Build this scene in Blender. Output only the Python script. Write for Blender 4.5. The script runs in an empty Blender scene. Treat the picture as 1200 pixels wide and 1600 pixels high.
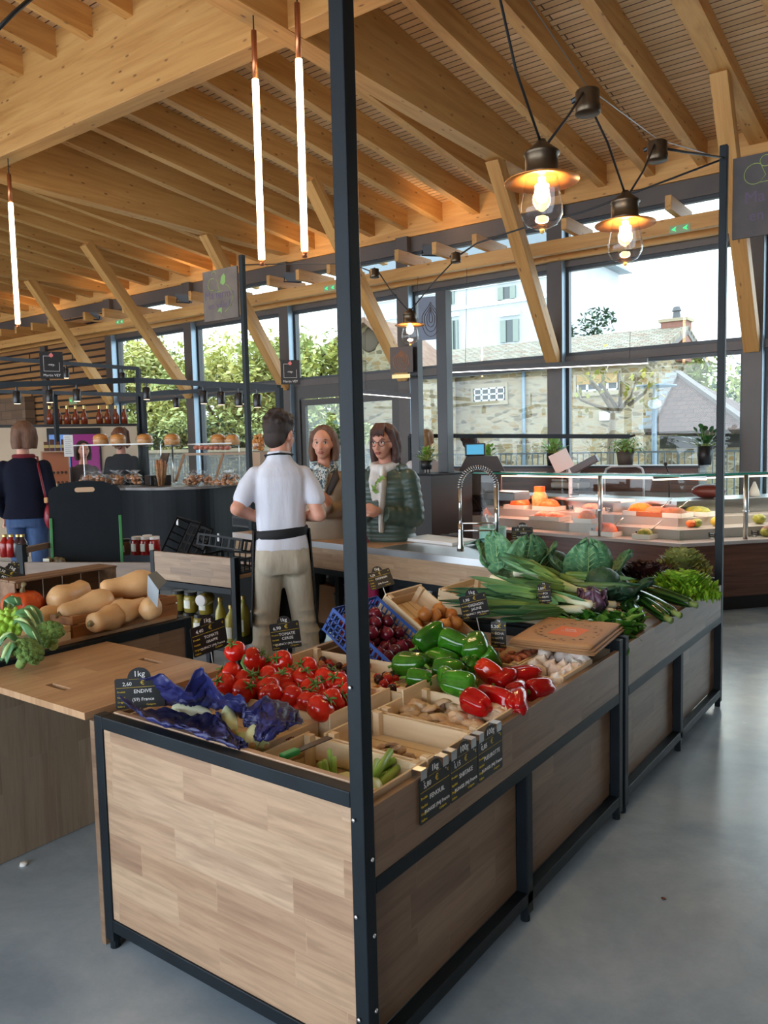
import bpy, bmesh, math, random
from mathutils import Vector, Matrix, noise, Euler
rnd = random.Random(7)
PI = math.pi
SC = bpy.context.scene
COL = SC.collection
V = Vector
R_ = math.radians

# ---------------------------------------------------------------- camera and sight lines
CAM = V((0, 0, 1.58)); FPX = 1240.0
def _basis(y, p, r):
    f = V((-math.sin(y)*math.cos(p), math.cos(y)*math.cos(p), -math.sin(p)))
    rt = V((math.cos(y), math.sin(y), 0)); up = rt.cross(f)
    r2 = math.cos(r)*rt + math.sin(r)*up
    u2 = -math.sin(r)*rt + math.cos(r)*up
    return r2, u2, f
CR, CU, CF = _basis(R_(36.14), R_(4.8), R_(-1.33))
def ray(x, y): return CR*((x-600)/FPX) - CU*((y-800)/FPX) + CF
def at_z(x, y, z):
    d = ray(x, y); return CAM + d*((z-CAM.z)/d.z)
def at_y(x, y, Y):
    d = ray(x, y); return CAM + d*(Y/d.y)
def at_x(x, y, X):
    d = ray(x, y); return CAM + d*(X/d.x)
def at_d(x, y, t): return CAM + ray(x, y)*t

cam_d = bpy.data.cameras.new('camera'); cam = bpy.data.objects.new('camera', cam_d); COL.objects.link(cam)
m3 = Matrix((CR, CU, -CF)).transposed()
cam.matrix_world = Matrix.Translation(CAM) @ m3.to_4x4()
cam_d.sensor_fit = 'VERTICAL'; cam_d.sensor_height = 36; cam_d.lens = FPX/1600*36
cam_d.clip_start = .05; cam_d.clip_end = 300
SC.camera = cam

# ---------------------------------------------------------------- materials
def _mat(name):
    m = bpy.data.materials.new(name); m.use_nodes = True
    nt = m.node_tree; b = nt.nodes['Principled BSDF']
    return m, nt, b
def N(nt, t, **kw):
    n = nt.nodes.new(t)
    for k, v in kw.items(): setattr(n, k, v)
    return n
def setin(n, **kw):
    for k, v in kw.items(): n.inputs[k.replace('_', ' ')].default_value = v
def c4(c): return (c[0], c[1], c[2], 1)
def srgb(r, g, b):
    f = lambda u: (u/255/12.92) if u/255 <= .04045 else ((u/255+.055)/1.055)**2.4
    return (f(r), f(g), f(b))
def coords(nt, scale=(1, 1, 1), rot=(0, 0, 0), kind='Object'):
    tc = N(nt, 'ShaderNodeTexCoord'); mp = N(nt, 'ShaderNodeMapping')
    nt.links.new(tc.outputs[kind], mp.inputs[0])
    mp.inputs['Scale'].default_value = scale; mp.inputs['Rotation'].default_value = rot
    return mp.outputs[0]
def ramp(nt, fac, stops):
    r = N(nt, 'ShaderNodeValToRGB'); e = r.color_ramp.elements
    while len(e) < len(stops): e.new(.5)
    for i, (p, c) in enumerate(stops): e[i].position = p; e[i].color = c4(c)
    nt.links.new(fac, r.inputs[0]); return r.outputs[0]
def mixc(nt, fac, a, b, mode='MIX'):
    m = N(nt, 'ShaderNodeMix', data_type='RGBA', blend_type=mode)
    for s, v in ((m.inputs[0], fac), (m.inputs[6], a), (m.inputs[7], b)):
        if hasattr(v, 'links') or hasattr(v, 'is_linked'): nt.links.new(v, s)
        elif isinstance(v, (int, float)): s.default_value = v
        else: s.default_value = c4(v)
    return m.outputs[2]
def bumpit(nt, b, h, strength=.3, dist=.01):
    bp = N(nt, 'ShaderNodeBump'); bp.inputs['Strength'].default_value = strength; bp.inputs['Distance'].default_value = dist
    nt.links.new(h, bp.inputs['Height']); nt.links.new(bp.outputs[0], b.inputs['Normal'])
def noise_t(nt, vec, scale, detail=3, rough=.55, dist=0):
    n = N(nt, 'ShaderNodeTexNoise'); n.inputs['Scale'].default_value = scale; n.inputs['Detail'].default_value = detail
    n.inputs['Roughness'].default_value = rough; n.inputs['Distortion'].default_value = dist
    nt.links.new(vec, n.inputs['Vector']); return n.outputs['Fac']
MATS = {}
def mat(name, col, rough=.5, metal=0, col2=None, scale=8, stretch=(1, 1, 1), bump=0, bscale=None, spec=None, coat=0, sss=0, rand=0, lo=.35, hi=.65, kind='Object', emis=None, estr=0, alpha=None, trans=0, sheen=0):
    if name in MATS: return MATS[name]
    m, nt, b = _mat(name); setin(b, Base_Color=c4(col), Roughness=rough, Metallic=metal)
    if spec is not None: b.inputs['Specular IOR Level'].default_value = spec
    if coat: b.inputs['Coat Weight'].default_value = coat; b.inputs['Coat Roughness'].default_value = .08
    if sss:
        b.inputs['Subsurface Weight'].default_value = sss; b.inputs['Subsurface Scale'].default_value = .01
        b.inputs['Subsurface Radius'].default_value = (1, .4, .25)
    if trans: b.inputs['Transmission Weight'].default_value = trans
    if sheen: b.inputs['Sheen Weight'].default_value = sheen
    if emis: b.inputs['Emission Color'].default_value = c4(emis); b.inputs['Emission Strength'].default_value = estr
    out = None
    if col2 is not None or bump:
        vec = coords(nt, stretch, kind=kind)
        if rand or True:
            oi = N(nt, 'ShaderNodeObjectInfo'); ad = N(nt, 'ShaderNodeVectorMath', operation='ADD')
            mu = N(nt, 'ShaderNodeMath', operation='MULTIPLY'); mu.inputs[1].default_value = 37.0 if rand else 0.0
            nt.links.new(oi.outputs['Random'], mu.inputs[0]); nt.links.new(vec, ad.inputs[0]); nt.links.new(mu.outputs[0], ad.inputs[1]); vec = ad.outputs[0]
        if col2 is not None:
            nz = noise_t(nt, vec, scale, 4)
            out = ramp(nt, nz, [(lo, col), (hi, col2)]); nt.links.new(out, b.inputs['Base Color'])
        if bump: bumpit(nt, b, noise_t(nt, vec, bscale or scale*3, 3), bump)
    if rand:
        oi = N(nt, 'ShaderNodeObjectInfo'); mr = N(nt, 'ShaderNodeMapRange'); mr.inputs[3].default_value = 1-rand; mr.inputs[4].default_value = 1+rand
        nt.links.new(oi.outputs['Random'], mr.inputs[0])
        hs = N(nt, 'ShaderNodeHueSaturation')
        if out is not None: nt.links.new(out, hs.inputs['Color'])
        else: hs.inputs['Color'].default_value = c4(col)
        nt.links.new(mr.outputs[0], hs.inputs['Value']); nt.links.new(hs.outputs[0], b.inputs['Base Color'])
    MATS[name] = m; return m
def swiz(nt, vec, order):
    s = N(nt, 'ShaderNodeSeparateXYZ'); c = N(nt, 'ShaderNodeCombineXYZ'); nt.links.new(vec, s.inputs[0])
    for i, ch in enumerate(order):
        if ch in 'xyz': nt.links.new(s.outputs['xyz'.index(ch)], c.inputs[i])
    return c.outputs[0]
def stave(name, order, tones, length=.42, width=.075, gap=.0008, rough=.42, grain=.5, dark=.6, off=(0, 0)):
    """parquet of glued staves; order maps object axes to (along, across)"""
    if name in MATS: return MATS[name]
    m, nt, b = _mat(name); vec = swiz(nt, coords(nt), order)
    mp = N(nt, 'ShaderNodeMapping'); mp.inputs['Location'].default_value = (off[0], off[1], 0); nt.links.new(vec, mp.inputs[0]); vec = mp.outputs[0]
    br = N(nt, 'ShaderNodeTexBrick'); br.offset = .37; br.offset_frequency = 2; br.squash = .72; br.squash_frequency = 3
    setin(br, Color1=(0, 0, 0, 1), Color2=(1, 1, 1, 1), Mortar=(.45, .45, .45, 1), Scale=1.0, Mortar_Size=gap, Mortar_Smooth=.1, Bias=0.0, Brick_Width=length, Row_Height=width)
    nt.links.new(vec, br.inputs['Vector'])
    k = len(tones); base = ramp(nt, br.outputs['Color'], [(i/(k-1), t) for i, t in enumerate(tones)])
    # each stave gets its own shift of the grain
    sc = N(nt, 'ShaderNodeVectorMath', operation='MULTIPLY'); sc.inputs[1].default_value = (3.2, 40, 1); nt.links.new(vec, sc.inputs[0])
    ad = N(nt, 'ShaderNodeVectorMath', operation='MULTIPLY_ADD'); ad.inputs[1].default_value = (9, 13, 31)
    nt.links.new(br.outputs['Color'], ad.inputs[0]); nt.links.new(sc.outputs[0], ad.inputs[2])
    g = noise_t(nt, ad.outputs[0], 1.6, 4, .6, .8)
    g2 = ramp(nt, g, [(.3, (dark, dark*.97, dark*.93)), (.62, (1.06, 1.05, 1.04))])
    mm = N(nt, 'ShaderNodeVectorMath', operation='MULTIPLY'); mm.inputs[1].default_value = (.45, .6, .5); nt.links.new(ad.outputs[0], mm.inputs[0])
    bl = ramp(nt, noise_t(nt, mm.outputs[0], .9, 2), [(.32, (.74, .68, .66)), (.5, (1, 1, 1))])
    c = mixc(nt, grain, base, g2, 'MULTIPLY'); c = mixc(nt, .75, c, bl, 'MULTIPLY')
    nt.links.new(c, b.inputs['Base Color']); b.inputs['Roughness'].default_value = rough
    bumpit(nt, b, g, .06, .003)
    MATS[name] = m; return m
def timber(name, axis, tones=((.41, .185, .045), (.54, .275, .08), (.62, .345, .115)), rough=.55, knots=1):
    """spruce glulam: grain runs along `axis`, small dark knots"""
    if name in MATS: return MATS[name]
    m, nt, b = _mat(name); i = 'xyz'.index(axis)
    st = [9, 9, 9]; st[i] = .55
    v = coords(nt, tuple(st)); oi = N(nt, 'ShaderNodeObjectInfo')
    mu = N(nt, 'ShaderNodeMath', operation='MULTIPLY'); mu.inputs[1].default_value = 53; nt.links.new(oi.outputs['Random'], mu.inputs[0])
    ad = N(nt, 'ShaderNodeVectorMath', operation='ADD'); nt.links.new(v, ad.inputs[0]); nt.links.new(mu.outputs[0], ad.inputs[1])
    g = noise_t(nt, ad.outputs[0], 1.3, 5, .62, .6)
    c = ramp(nt, g, [(.28, tones[0]), (.5, tones[1]), (.72, tones[2])])
    if knots:
        st = [7, 7, 7]; st[i] = 2.6
        v2 = coords(nt, tuple(st)); ad2 = N(nt, 'ShaderNodeVectorMath', operation='ADD'); nt.links.new(v2, ad2.inputs[0]); nt.links.new(mu.outputs[0], ad2.inputs[1])
        vo = N(nt, 'ShaderNodeTexVoronoi'); vo.inputs['Scale'].default_value = 1.5; nt.links.new(ad2.outputs[0], vo.inputs['Vector'])
        kf = ramp(nt, vo.outputs['Distance'], [(.06, (1, 1, 1)), (.15, (0, 0, 0))])
        c = mixc(nt, kf, c, (.20, .085, .025))
    mr = N(nt, 'ShaderNodeMapRange'); mr.inputs[3].default_value = .9; mr.inputs[4].default_value = 1.1; nt.links.new(oi.outputs['Random'], mr.inputs[0])
    hs = N(nt, 'ShaderNodeHueSaturation'); nt.links.new(c, hs.inputs['Color']); nt.links.new(mr.outputs[0], hs.inputs['Value'])
    nt.links.new(hs.outputs[0], b.inputs['Base Color']); b.inputs['Roughness'].default_value = rough
    bumpit(nt, b, g, .05, .004); MATS[name] = m; return m
def boards(name, order, width, length, tones, gapcol, gap=.006, rough=.6, bump=.6):
    """planks with open joints (ceiling, cladding, tiles, blocks)"""
    if name in MATS: return MATS[name]
    m, nt, b = _mat(name); vec = swiz(nt, coords(nt), order)
    br = N(nt, 'ShaderNodeTexBrick'); br.offset = .43
    setin(br, Color1=(0, 0, 0, 1), Color2=(1, 1, 1, 1), Mortar=(.5, .5, .5, 1), Scale=1.0, Mortar_Size=gap, Mortar_Smooth=.15, Brick_Width=length, Row_Height=width)
    nt.links.new(vec, br.inputs['Vector'])
    k = len(tones); base = ramp(nt, br.outputs['Color'], [(i/(k-1), t) for i, t in enumerate(tones)])
    sc = N(nt, 'ShaderNodeVectorMath', operation='MULTIPLY'); sc.inputs[1].default_value = (1.2, 16, 1); nt.links.new(vec, sc.inputs[0])
    ad = N(nt, 'ShaderNodeVectorMath', operation='MULTIPLY_ADD'); ad.inputs[1].default_value = (9, 13, 31)
    nt.links.new(br.outputs['Color'], ad.inputs[0]); nt.links.new(sc.outputs[0], ad.inputs[2])
    g = ramp(nt, noise_t(nt, ad.outputs[0], 1.5, 4), [(.3, (.78, .75, .72)), (.7, (1.08, 1.06, 1.04))])
    c = mixc(nt, .8, base, g, 'MULTIPLY'); c = mixc(nt, br.outputs['Fac'], c, gapcol)
    nt.links.new(c, b.inputs['Base Color']); b.inputs['Roughness'].default_value = rough
    if bump:
        inv = N(nt, 'ShaderNodeMath', operation='SUBTRACT'); inv.inputs[0].default_value = 1; nt.links.new(br.outputs['Fac'], inv.inputs[1])
        bumpit(nt, b, inv.outputs[0], bump, .01)
    MATS[name] = m; return m
def glass_mat(name, tint=(1, 1, 1), refl=.9, ior=1.45, rough=0.0):
    if name in MATS: return MATS[name]
    m = bpy.data.materials.new(name); m.use_nodes = True; nt = m.node_tree; nt.nodes.clear()
    o = N(nt, 'ShaderNodeOutputMaterial'); t = N(nt, 'ShaderNodeBsdfTransparent'); g = N(nt, 'ShaderNodeBsdfGlossy')
    t.inputs[0].default_value = c4(tint); g.inputs['Roughness'].default_value = rough
    fr = N(nt, 'ShaderNodeLayerWeight'); fr.inputs[0].default_value = .5
    pw = N(nt, 'ShaderNodeMath', operation='POWER'); pw.inputs[1].default_value = 3.6; nt.links.new(fr.outputs['Facing'], pw.inputs[0])
    mu = N(nt, 'ShaderNodeMath', operation='MULTIPLY_ADD'); mu.inputs[1].default_value = refl*.75; mu.inputs[2].default_value = .045*refl; nt.links.new(pw.outputs[0], mu.inputs[0])
    mx = N(nt, 'ShaderNodeMixShader'); nt.links.new(mu.outputs[0], mx.inputs[0]); nt.links.new(t.outputs[0], mx.inputs[1]); nt.links.new(g.outputs[0], mx.inputs[2])
    nt.links.new(mx.outputs[0], o.inputs[0]); MATS[name] = m; return m
def emit_mat(name, col, s):
    if name in MATS: return MATS[name]
    m, nt, b = _mat(name); setin(b, Base_Color=c4(col), Roughness=.4)
    b.inputs['Emission Color'].default_value = c4(col); b.inputs['Emission Strength'].default_value = s
    MATS[name] = m; return m

# ---------------------------------------------------------------- mesh building
class MB:
    def __init__(s): s.bm = bmesh.new()
    def _xf(s, vs, M):
        if M is not None:
            for v in vs: v.co = M @ v.co
    def box(s, x0, x1, y0, y1, z0, z1, bev=0, M=None):
        r = bmesh.ops.create_cube(s.bm, size=1); vs = r['verts']
        for v in vs: v.co = V((x0+(v.co.x+.5)*(x1-x0), y0+(v.co.y+.5)*(y1-y0), z0+(v.co.z+.5)*(z1-z0)))
        if bev:
            es = list({e for v in vs for e in v.link_edges})
            g = bmesh.ops.bevel(s.bm, geom=es, offset=bev, segments=2, affect='EDGES', profile=.5)
            vs = list({v for f in g['faces'] for v in f.verts} | {v for v in vs if v.is_valid})
        s._xf(vs, M); return s
    def bar(s, a, b, w, h=None, up=(0, 0, 1), bev=0):
        """square bar from a to b; w across, h along up"""
        a = V(a); b = V(b); h = h or w; d = b-a; L = d.length; z = d.normalized(); u = V(up)
        x = u.cross(z)
        if x.length < 1e-4: x = V((1, 0, 0)).cross(z)
        x.normalize(); y = z.cross(x)
        M = Matrix.Translation(a) @ Matrix((x, y, z)).transposed().to_4x4()
        return s.box(-w/2, w/2, -h/2, h/2, 0, L, bev, M)
    def tube(s, pts, r, n=8, cap=True, M=None, closed=False, flat=1.0):
        pts = [V(p) for p in pts]; k = len(pts); rs = r if isinstance(r, (list, tuple)) else [r]*k
        rings = []; prev = None
        for i, p in enumerate(pts):
            if closed: t = pts[(i+1) % k]-pts[i-1]
            else: t = pts[min(i+1, k-1)]-pts[max(i-1, 0)]
            if t.length < 1e-9: t = V((0, 0, 1))
            t.normalize()
            if prev is None:
                a = V((0, 0, 1)) if abs(t.z) < .9 else V((1, 0, 0)); x = a.cross(t).normalized()
            else:
                x = prev-t*prev.dot(t)
                if x.length < 1e-6: x = V((1, 0, 0)).cross(t)
                x.normalize()
            prev = x; y = t.cross(x)
            rings.append([s.bm.verts.new(p+(x*math.cos(2*PI*j/n)+y*flat*math.sin(2*PI*j/n))*max(rs[i], 1e-5)) for j in range(n)])
        for i in range(k if closed else k-1):
            A = rings[i]; B = rings[(i+1) % k]
            for j in range(n): s.bm.faces.new((A[j], A[(j+1) % n], B[(j+1) % n], B[j]))
        if cap and not closed:
            s.bm.faces.new(list(reversed(rings[0]))); s.bm.faces.new(rings[-1])
        s._xf([v for q in rings for v in q], M); return s
    def lathe(s, prof, n=20, c=(0, 0, 0), M=None, fr=None):
        """prof: (r, z) pairs; fr(a, r, z) may modulate the radius"""
        rings = []; allv = []
        for (r, z) in prof:
            if r < 1e-6: q = [s.bm.verts.new(V(c)+V((0, 0, z)))]
            else:
                q = []
                for j in range(n):
                    a = 2*PI*j/n; rr = fr(a, r, z) if fr else r
                    q.append(s.bm.verts.new(V(c)+V((rr*math.cos(a), rr*math.sin(a), z))))
            rings.append(q); allv += q
        for A, B in zip(rings, rings[1:]):
            if len(A) == 1 and len(B) == 1: continue
            for j in range(n):
                k = (j+1) % n
                if len(A) == 1: s.bm.faces.new((A[0], B[k], B[j]))
                elif len(B) == 1: s.bm.faces.new((A[j], A[k], B[0]))
                else: s.bm.faces.new((A[j], A[k], B[k], B[j]))
        if len(rings[0]) > 1: s.bm.faces.new(list(reversed(rings[0])))
        if len(rings[-1]) > 1: s.bm.faces.new(rings[-1])
        s._xf(allv, M); return s
    def ball(s, c, rx, ry=None, rz=None, seg=16, rings=10, M=None, fn=None):
        r = bmesh.ops.create_uvsphere(s.bm, u_segments=seg, v_segments=rings, radius=1); ry = ry or rx; rz = rz or rx
        for v in r['verts']:
            p = v.co.copy(); k = fn(p) if fn else 1
            v.co = V((c[0]+p.x*rx*k, c[1]+p.y*ry*k, c[2]+p.z*rz*k))
        s._xf(r['verts'], M); return s
    def prism(s, poly, d0, d1, plane='xy', M=None):
        """extrude polygon; plane 'xy' along z, 'xz' along y, 'yz' along x"""
        def P(a, b, d): return {'xy': (a, b, d), 'xz': (a, d, b), 'yz': (d, a, b)}[plane]
        A = [s.bm.verts.new(P(a, b, d0)) for a, b in poly]; B = [s.bm.verts.new(P(a, b, d1)) for a, b in poly]
        n = len(poly)
        for j in range(n): s.bm.faces.new((A[j], A[(j+1) % n], B[(j+1) % n], B[j]))
        s.bm.faces.new(list(reversed(A))); s.bm.faces.new(B); s._xf(A+B, M); return s
    def grid(s, fn, nu, nv, M=None, thick=0):
        """surface fn(u, v); thick > 0 gives it a second skin"""
        g = [[s.bm.verts.new(fn(i/nu, j/nv)) for j in range(nv+1)] for i in range(nu+1)]
        fs = []
        for i in range(nu):
            for j in range(nv): fs.append(s.bm.faces.new((g[i][j], g[i+1][j], g[i+1][j+1], g[i][j+1])))
        vs = [v for q in g for v in q]
        if thick:
            s.bm.normal_update()
            ns = {v: v.normal.copy() for v in vs}
            h = [[s.bm.verts.new(v.co-ns[v]*thick) for v in q] for q in g]
            for i in range(nu):
                for j in range(nv): s.bm.faces.new((h[i][j+1], h[i+1][j+1], h[i+1][j], h[i][j]))
            rim = [(i, 0) for i in range(nu)]+[(nu, j) for j in range(nv)]+[(i, nv) for i in range(nu, 0, -1)]+[(0, j) for j in range(nv, 0, -1)]
            for (a, b), (c, d) in zip(rim, rim[1:]+rim[:1]): s.bm.faces.new((g[c][d], g[a][b], h[a][b], h[c][d]))
            vs += [v for q in h for v in q]
        s._xf(vs, M); return s
    def poly(s, pts):
        s.bm.faces.new([s.bm.verts.new(p) for p in pts]); return s
    def loft(s, rings, cap=True):
        rs = [[s.bm.verts.new(p) for p in q] for q in rings]; n = len(rs[0])
        for A, B in zip(rs, rs[1:]):
            for j in range(n): s.bm.faces.new((A[j], A[(j+1) % n], B[(j+1) % n], B[j]))
        if cap: s.bm.faces.new(list(reversed(rs[0]))); s.bm.faces.new(rs[-1])
        return s
    def mesh(s, name, smooth=False, fix=True):
        if fix: bmesh.ops.recalc_face_normals(s.bm, faces=s.bm.faces)
        me = bpy.data.meshes.new(name); s.bm.to_mesh(me); s.bm.free()
        if smooth:
            for p in me.polygons: p.use_smooth = True
        return me
    def obj(s, name, m, parent=None, smooth=False, fix=True, **kw):
        me = s.mesh(name, smooth, fix); o = link(name, me, parent)
        if m is not None: me.materials.append(m)
        props(o, **kw); return o
def link(name, data, parent=None):
    o = bpy.data.objects.new(name, data); COL.objects.link(o)
    if parent is not None: o.parent = parent
    return o
def props(o, label=None, cat=None, group=None, kind=None):
    if label: o['label'] = label
    if cat: o['category'] = cat
    if group: o['group'] = group
    if kind: o['kind'] = kind
    return o
def thing(name, label, cat, loc=(0, 0, 0), rz=0, group=None, rot=None, scale=None):
    o = link(name, None); o.location = loc; o.rotation_euler = rot or (0, 0, rz); o.empty_display_size = .1
    if scale: o.scale = (scale,)*3
    return props(o, label, cat, group)
def dup(src, loc=None, rot=None, label=None, group=None, scale=None):
    def cp(o, par):
        c = o.copy(); COL.objects.link(c); c.parent = par
        for ch in list(o.children): cp(ch, c)
        return c
    r = cp(src, None)
    if loc is not None: r.location = loc
    if rot is not None: r.rotation_euler = rot
    if scale is not None: r.scale = scale if hasattr(scale, '__len__') else (scale,)*3
    return props(r, label, None, group)
def struct(mb, name, m, **kw): return mb.obj(name, m, kind='structure', **kw)
def autosmooth(o, ang=40):
    for p in o.data.polygons: p.use_smooth = True
    bm = bmesh.new(); bm.from_mesh(o.data)
    for e in bm.edges:
        if len(e.link_faces) == 2 and e.calc_face_angle(0) > R_(ang): e.smooth = False
    bm.to_mesh(o.data); bm.free(); return o
def subsurf(o, lv=1):
    md = o.modifiers.new('s', 'SUBSURF'); md.levels = lv; md.render_levels = lv; return o
def text_mesh(name, lines, m, parent, M, depth=.0006):
    """lines: (string, x, y, size, align); flat lettering in the local xy plane, moved by M"""
    bm = bmesh.new()
    for st, x, y, size, al in lines:
        cu = bpy.data.curves.new('t', 'FONT'); cu.body = st; cu.size = size; cu.align_x = al; cu.align_y = 'CENTER'; cu.resolution_u = 2; cu.extrude = depth/2
        o = bpy.data.objects.new('t', cu); COL.objects.link(o)
        dg = bpy.context.evaluated_depsgraph_get(); me = bpy.data.meshes.new_from_object(o.evaluated_get(dg))
        me.transform(M @ Matrix.Translation((x, y, 0))); bm.from_mesh(me)
        bpy.data.objects.remove(o); bpy.data.curves.remove(cu); bpy.data.meshes.remove(me)
    me = bpy.data.meshes.new(name); bm.to_mesh(me); bm.free(); me.materials.append(m)
    return link(name, me, parent)
def frame_mat(o, x, y):
    """matrix with origin o, x axis and y axis given (z = x cross y)"""
    x = V(x).normalized(); y = V(y); y = (y-x*y.dot(x)).normalized(); z = x.cross(y)
    return Matrix.Translation(V(o)) @ Matrix((x, y, z)).transposed().to_4x4()
def pack(n, rad, w, d, seed, it=260, h0=.05, wall=True, slope=None):
    """let n balls of radius rad settle in a w x d tray: returns centres (local, floor z=0)"""
    q = random.Random(seed); P = [V((q.uniform(rad, w-rad), q.uniform(rad, d-rad), rad+q.uniform(0, h0)+i*rad*.5/max(1, n/12))) for i in range(n)]
    for k in range(it):
        g = .012*rad/.03 if k < it*.8 else .002
        for p in P: p.z -= g*.35
        for _ in range(2):
            for i in range(n):
                for j in range(i):
                    dl = P[i]-P[j]; L = dl.length; mn = 2*rad*.97
                    if L < mn:
                        if L < 1e-6: dl = V((q.random(), q.random(), .1)); L = dl.length
                        c = dl*((mn-L)/L*.5); P[i] += c; P[j] -= c
            for p in P:
                p.x = min(max(p.x, rad), w-rad); p.y = min(max(p.y, rad), d-rad); p.z = max(p.z, rad)
    return P
# ---------------------------------------------------------------- the hall
W = 10.5
PX = [-1.95-2.51*k for k in range(-2, 6)]      # right edges of the window pillars
T_Y = timber('spruce_along_hall', 'y'); T_X = timber('spruce_across_hall', 'x'); T_Z = timber('spruce_strut', 'z')
M_GREY = mat('grey_brown_window_steel', srgb(92, 84, 80), .45, .2, col2=srgb(84, 77, 74), scale=2)
M_DARK = mat('black_powder_coat', srgb(20, 30, 37), .5, .0, col2=srgb(14, 22, 28), scale=6, bump=.03, bscale=300, spec=.25)
M_PANE = glass_mat('window_glass', (.80, .84, .83), .6)

# concrete floor
m, nt, b = _mat('polished_concrete'); v = coords(nt)
a1 = noise_t(nt, v, 1.1, 6, .62, .4); a2 = noise_t(nt, v, 9, 6, .7); a3 = noise_t(nt, v, 60, 3)
c = ramp(nt, a1, [(.3, srgb(130, 148, 164)), (.5, srgb(156, 173, 187)), (.72, srgb(188, 201, 211))])
c = mixc(nt, .55, c, ramp(nt, a2, [(.2, (.86, .87, .88)), (.75, (1.07, 1.07, 1.07))]), 'MULTIPLY')
c = mixc(nt, .3, c, ramp(nt, a3, [(.3, (.92, .92, .92)), (.6, (1.04, 1.04, 1.04))]), 'MULTIPLY')
nt.links.new(c, b.inputs['Base Color'])
rr = N(nt, 'ShaderNodeMapRange'); rr.inputs[3].default_value = .13; rr.inputs[4].default_value = .34; nt.links.new(a2, rr.inputs[0]); nt.links.new(rr.outputs[0], b.inputs['Roughness'])
bumpit(nt, b, a2, .03, .004); M_FLOOR = m
struct(MB().box(-24, 4.2, -6, 10.62, -.2, 0), 'floor', M_FLOOR)

# roof deck of narrow boards
M_DECK = boards('ceiling_boards', 'xy', .088, 3.2, [(.60, .37, .17), (.68, .44, .22), (.74, .50, .27)], (.07, .03, .012), .007)
def deck(y): return 5.155+(10.4-y)*.1
def slab(name, y0, z0, y1, z1, x0, x1, t, m):
    return struct(MB().prism([(y0, z0), (y1, z1), (y1, z1+t), (y0, z0+t)], x0, x1, 'yz'), name, m)
slab('ceiling', 11.7, deck(11.7), 5.05, deck(5.05), -24, 4.2, .12, M_DECK)
slab('ceiling.001', 5.05, 5.89, -6, 5.89+.1*11.05, -24, 4.2, .12, M_DECK)
# purlin across the hall
struct(MB().box(-24, 4.2, 4.95, 5.15, 4.9, 5.88, .006), 'ceiling_beam', T_X)
GIR = [-4.55, -9.57, -14.6, -19.6]
for gx in GIR:
    struct(MB().prism([(2.2, 4.893), (8.9, 4.893), (10.38, 4.893), (10.38, deck(10.38)), (5.0, deck(5.0)), (2.2, 5.9)], gx-.1, gx+.1, 'yz'), 'ceiling_beam', T_Y)
k = 0; x = -4.55-.6275*30
while x < 4:
    if min(abs(x-g) for g in GIR) > .05:
        wide = abs(x-(-2.04)) < .02; w = .1 if wide else .056
        zb = 4.99 if wide else 4.88
        struct(MB().prism([(11.6, deck(11.6)-.30), (10.4, zb), (5.15, zb+.525), (5.15, deck(5.15)), (11.6, deck(11.6))], x-w, x+w, 'yz'), 'ceiling_beam', T_Y)
        struct(MB().prism([(4.95, 5.62), (-2, 6.31), (-2, 6.60), (4.95, 5.9)], x-.055, x+.055, 'yz'), 'ceiling_beam', T_Y)
    x += .6275
# wall plate, grey fascia, transoms, sill
struct(MB().box(-24, 4.2, 10.38, 10.56, 4.76, 5.22, .004), 'trim_1', T_X)
struct(MB().box(-24, 4.2, 10.40, 10.56, 4.53, 4.755, .004), 'trim_2', M_GREY)
struct(MB().box(-14.6, 4.2, 10.40, 10.56, 3.93, 4.05, .004), 'trim_3', M_GREY)
struct(MB().box(-14.6, 4.2, 10.40, 10.56, 2.63, 2.74, .004), 'trim_4', M_GREY)
struct(MB().box(-14.6, 4.2, 10.42, 10.56, 0, .12, .004), 'baseboard_back', M_GREY)
for px in PX: struct(MB().box(px-.22, px, 10.3, 10.6, 0, 4.76, .006), 'window_pillar', M_GREY); struct(MB().box(px+.0005, px+.006, 10.302, 10.425, .02, 4.52), 'trim_skylight_strip', mat('painted_skylight_blue', srgb(150, 172, 190), .35, .3))  # thin strip carries sky light on the pillar side as pale blue colour
# glass, three lights per bay; each a window of its own
wi = 0
for i in range(len(PX)-1):
    x1 = PX[i]-.22; x0 = PX[i+1]
    for z0, z1 in ((.12, 2.63), (2.74, 3.93), (4.05, 4.53)):
        wi += 1
        if i == 4 and z0 < 1: continue
        f = MB()
        for (a, bb, c_, d) in ((x0, x0+.045, z0, z1), (x1-.045, x1, z0, z1), (x0+.045, x1-.045, z0, z0+.045), (x0+.045, x1-.045, z1-.045, z1)):
            f.box(a, bb, 10.44, 10.52, c_, d)
        o = struct(f, 'window_%d' % wi, mat('dark_window_sash', srgb(52, 58, 64), .4))
        MB().box(x0+.045, x1-.045, 10.478, 10.482, z0+.045, z1-.045).obj('pane', M_PANE, o)
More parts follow.
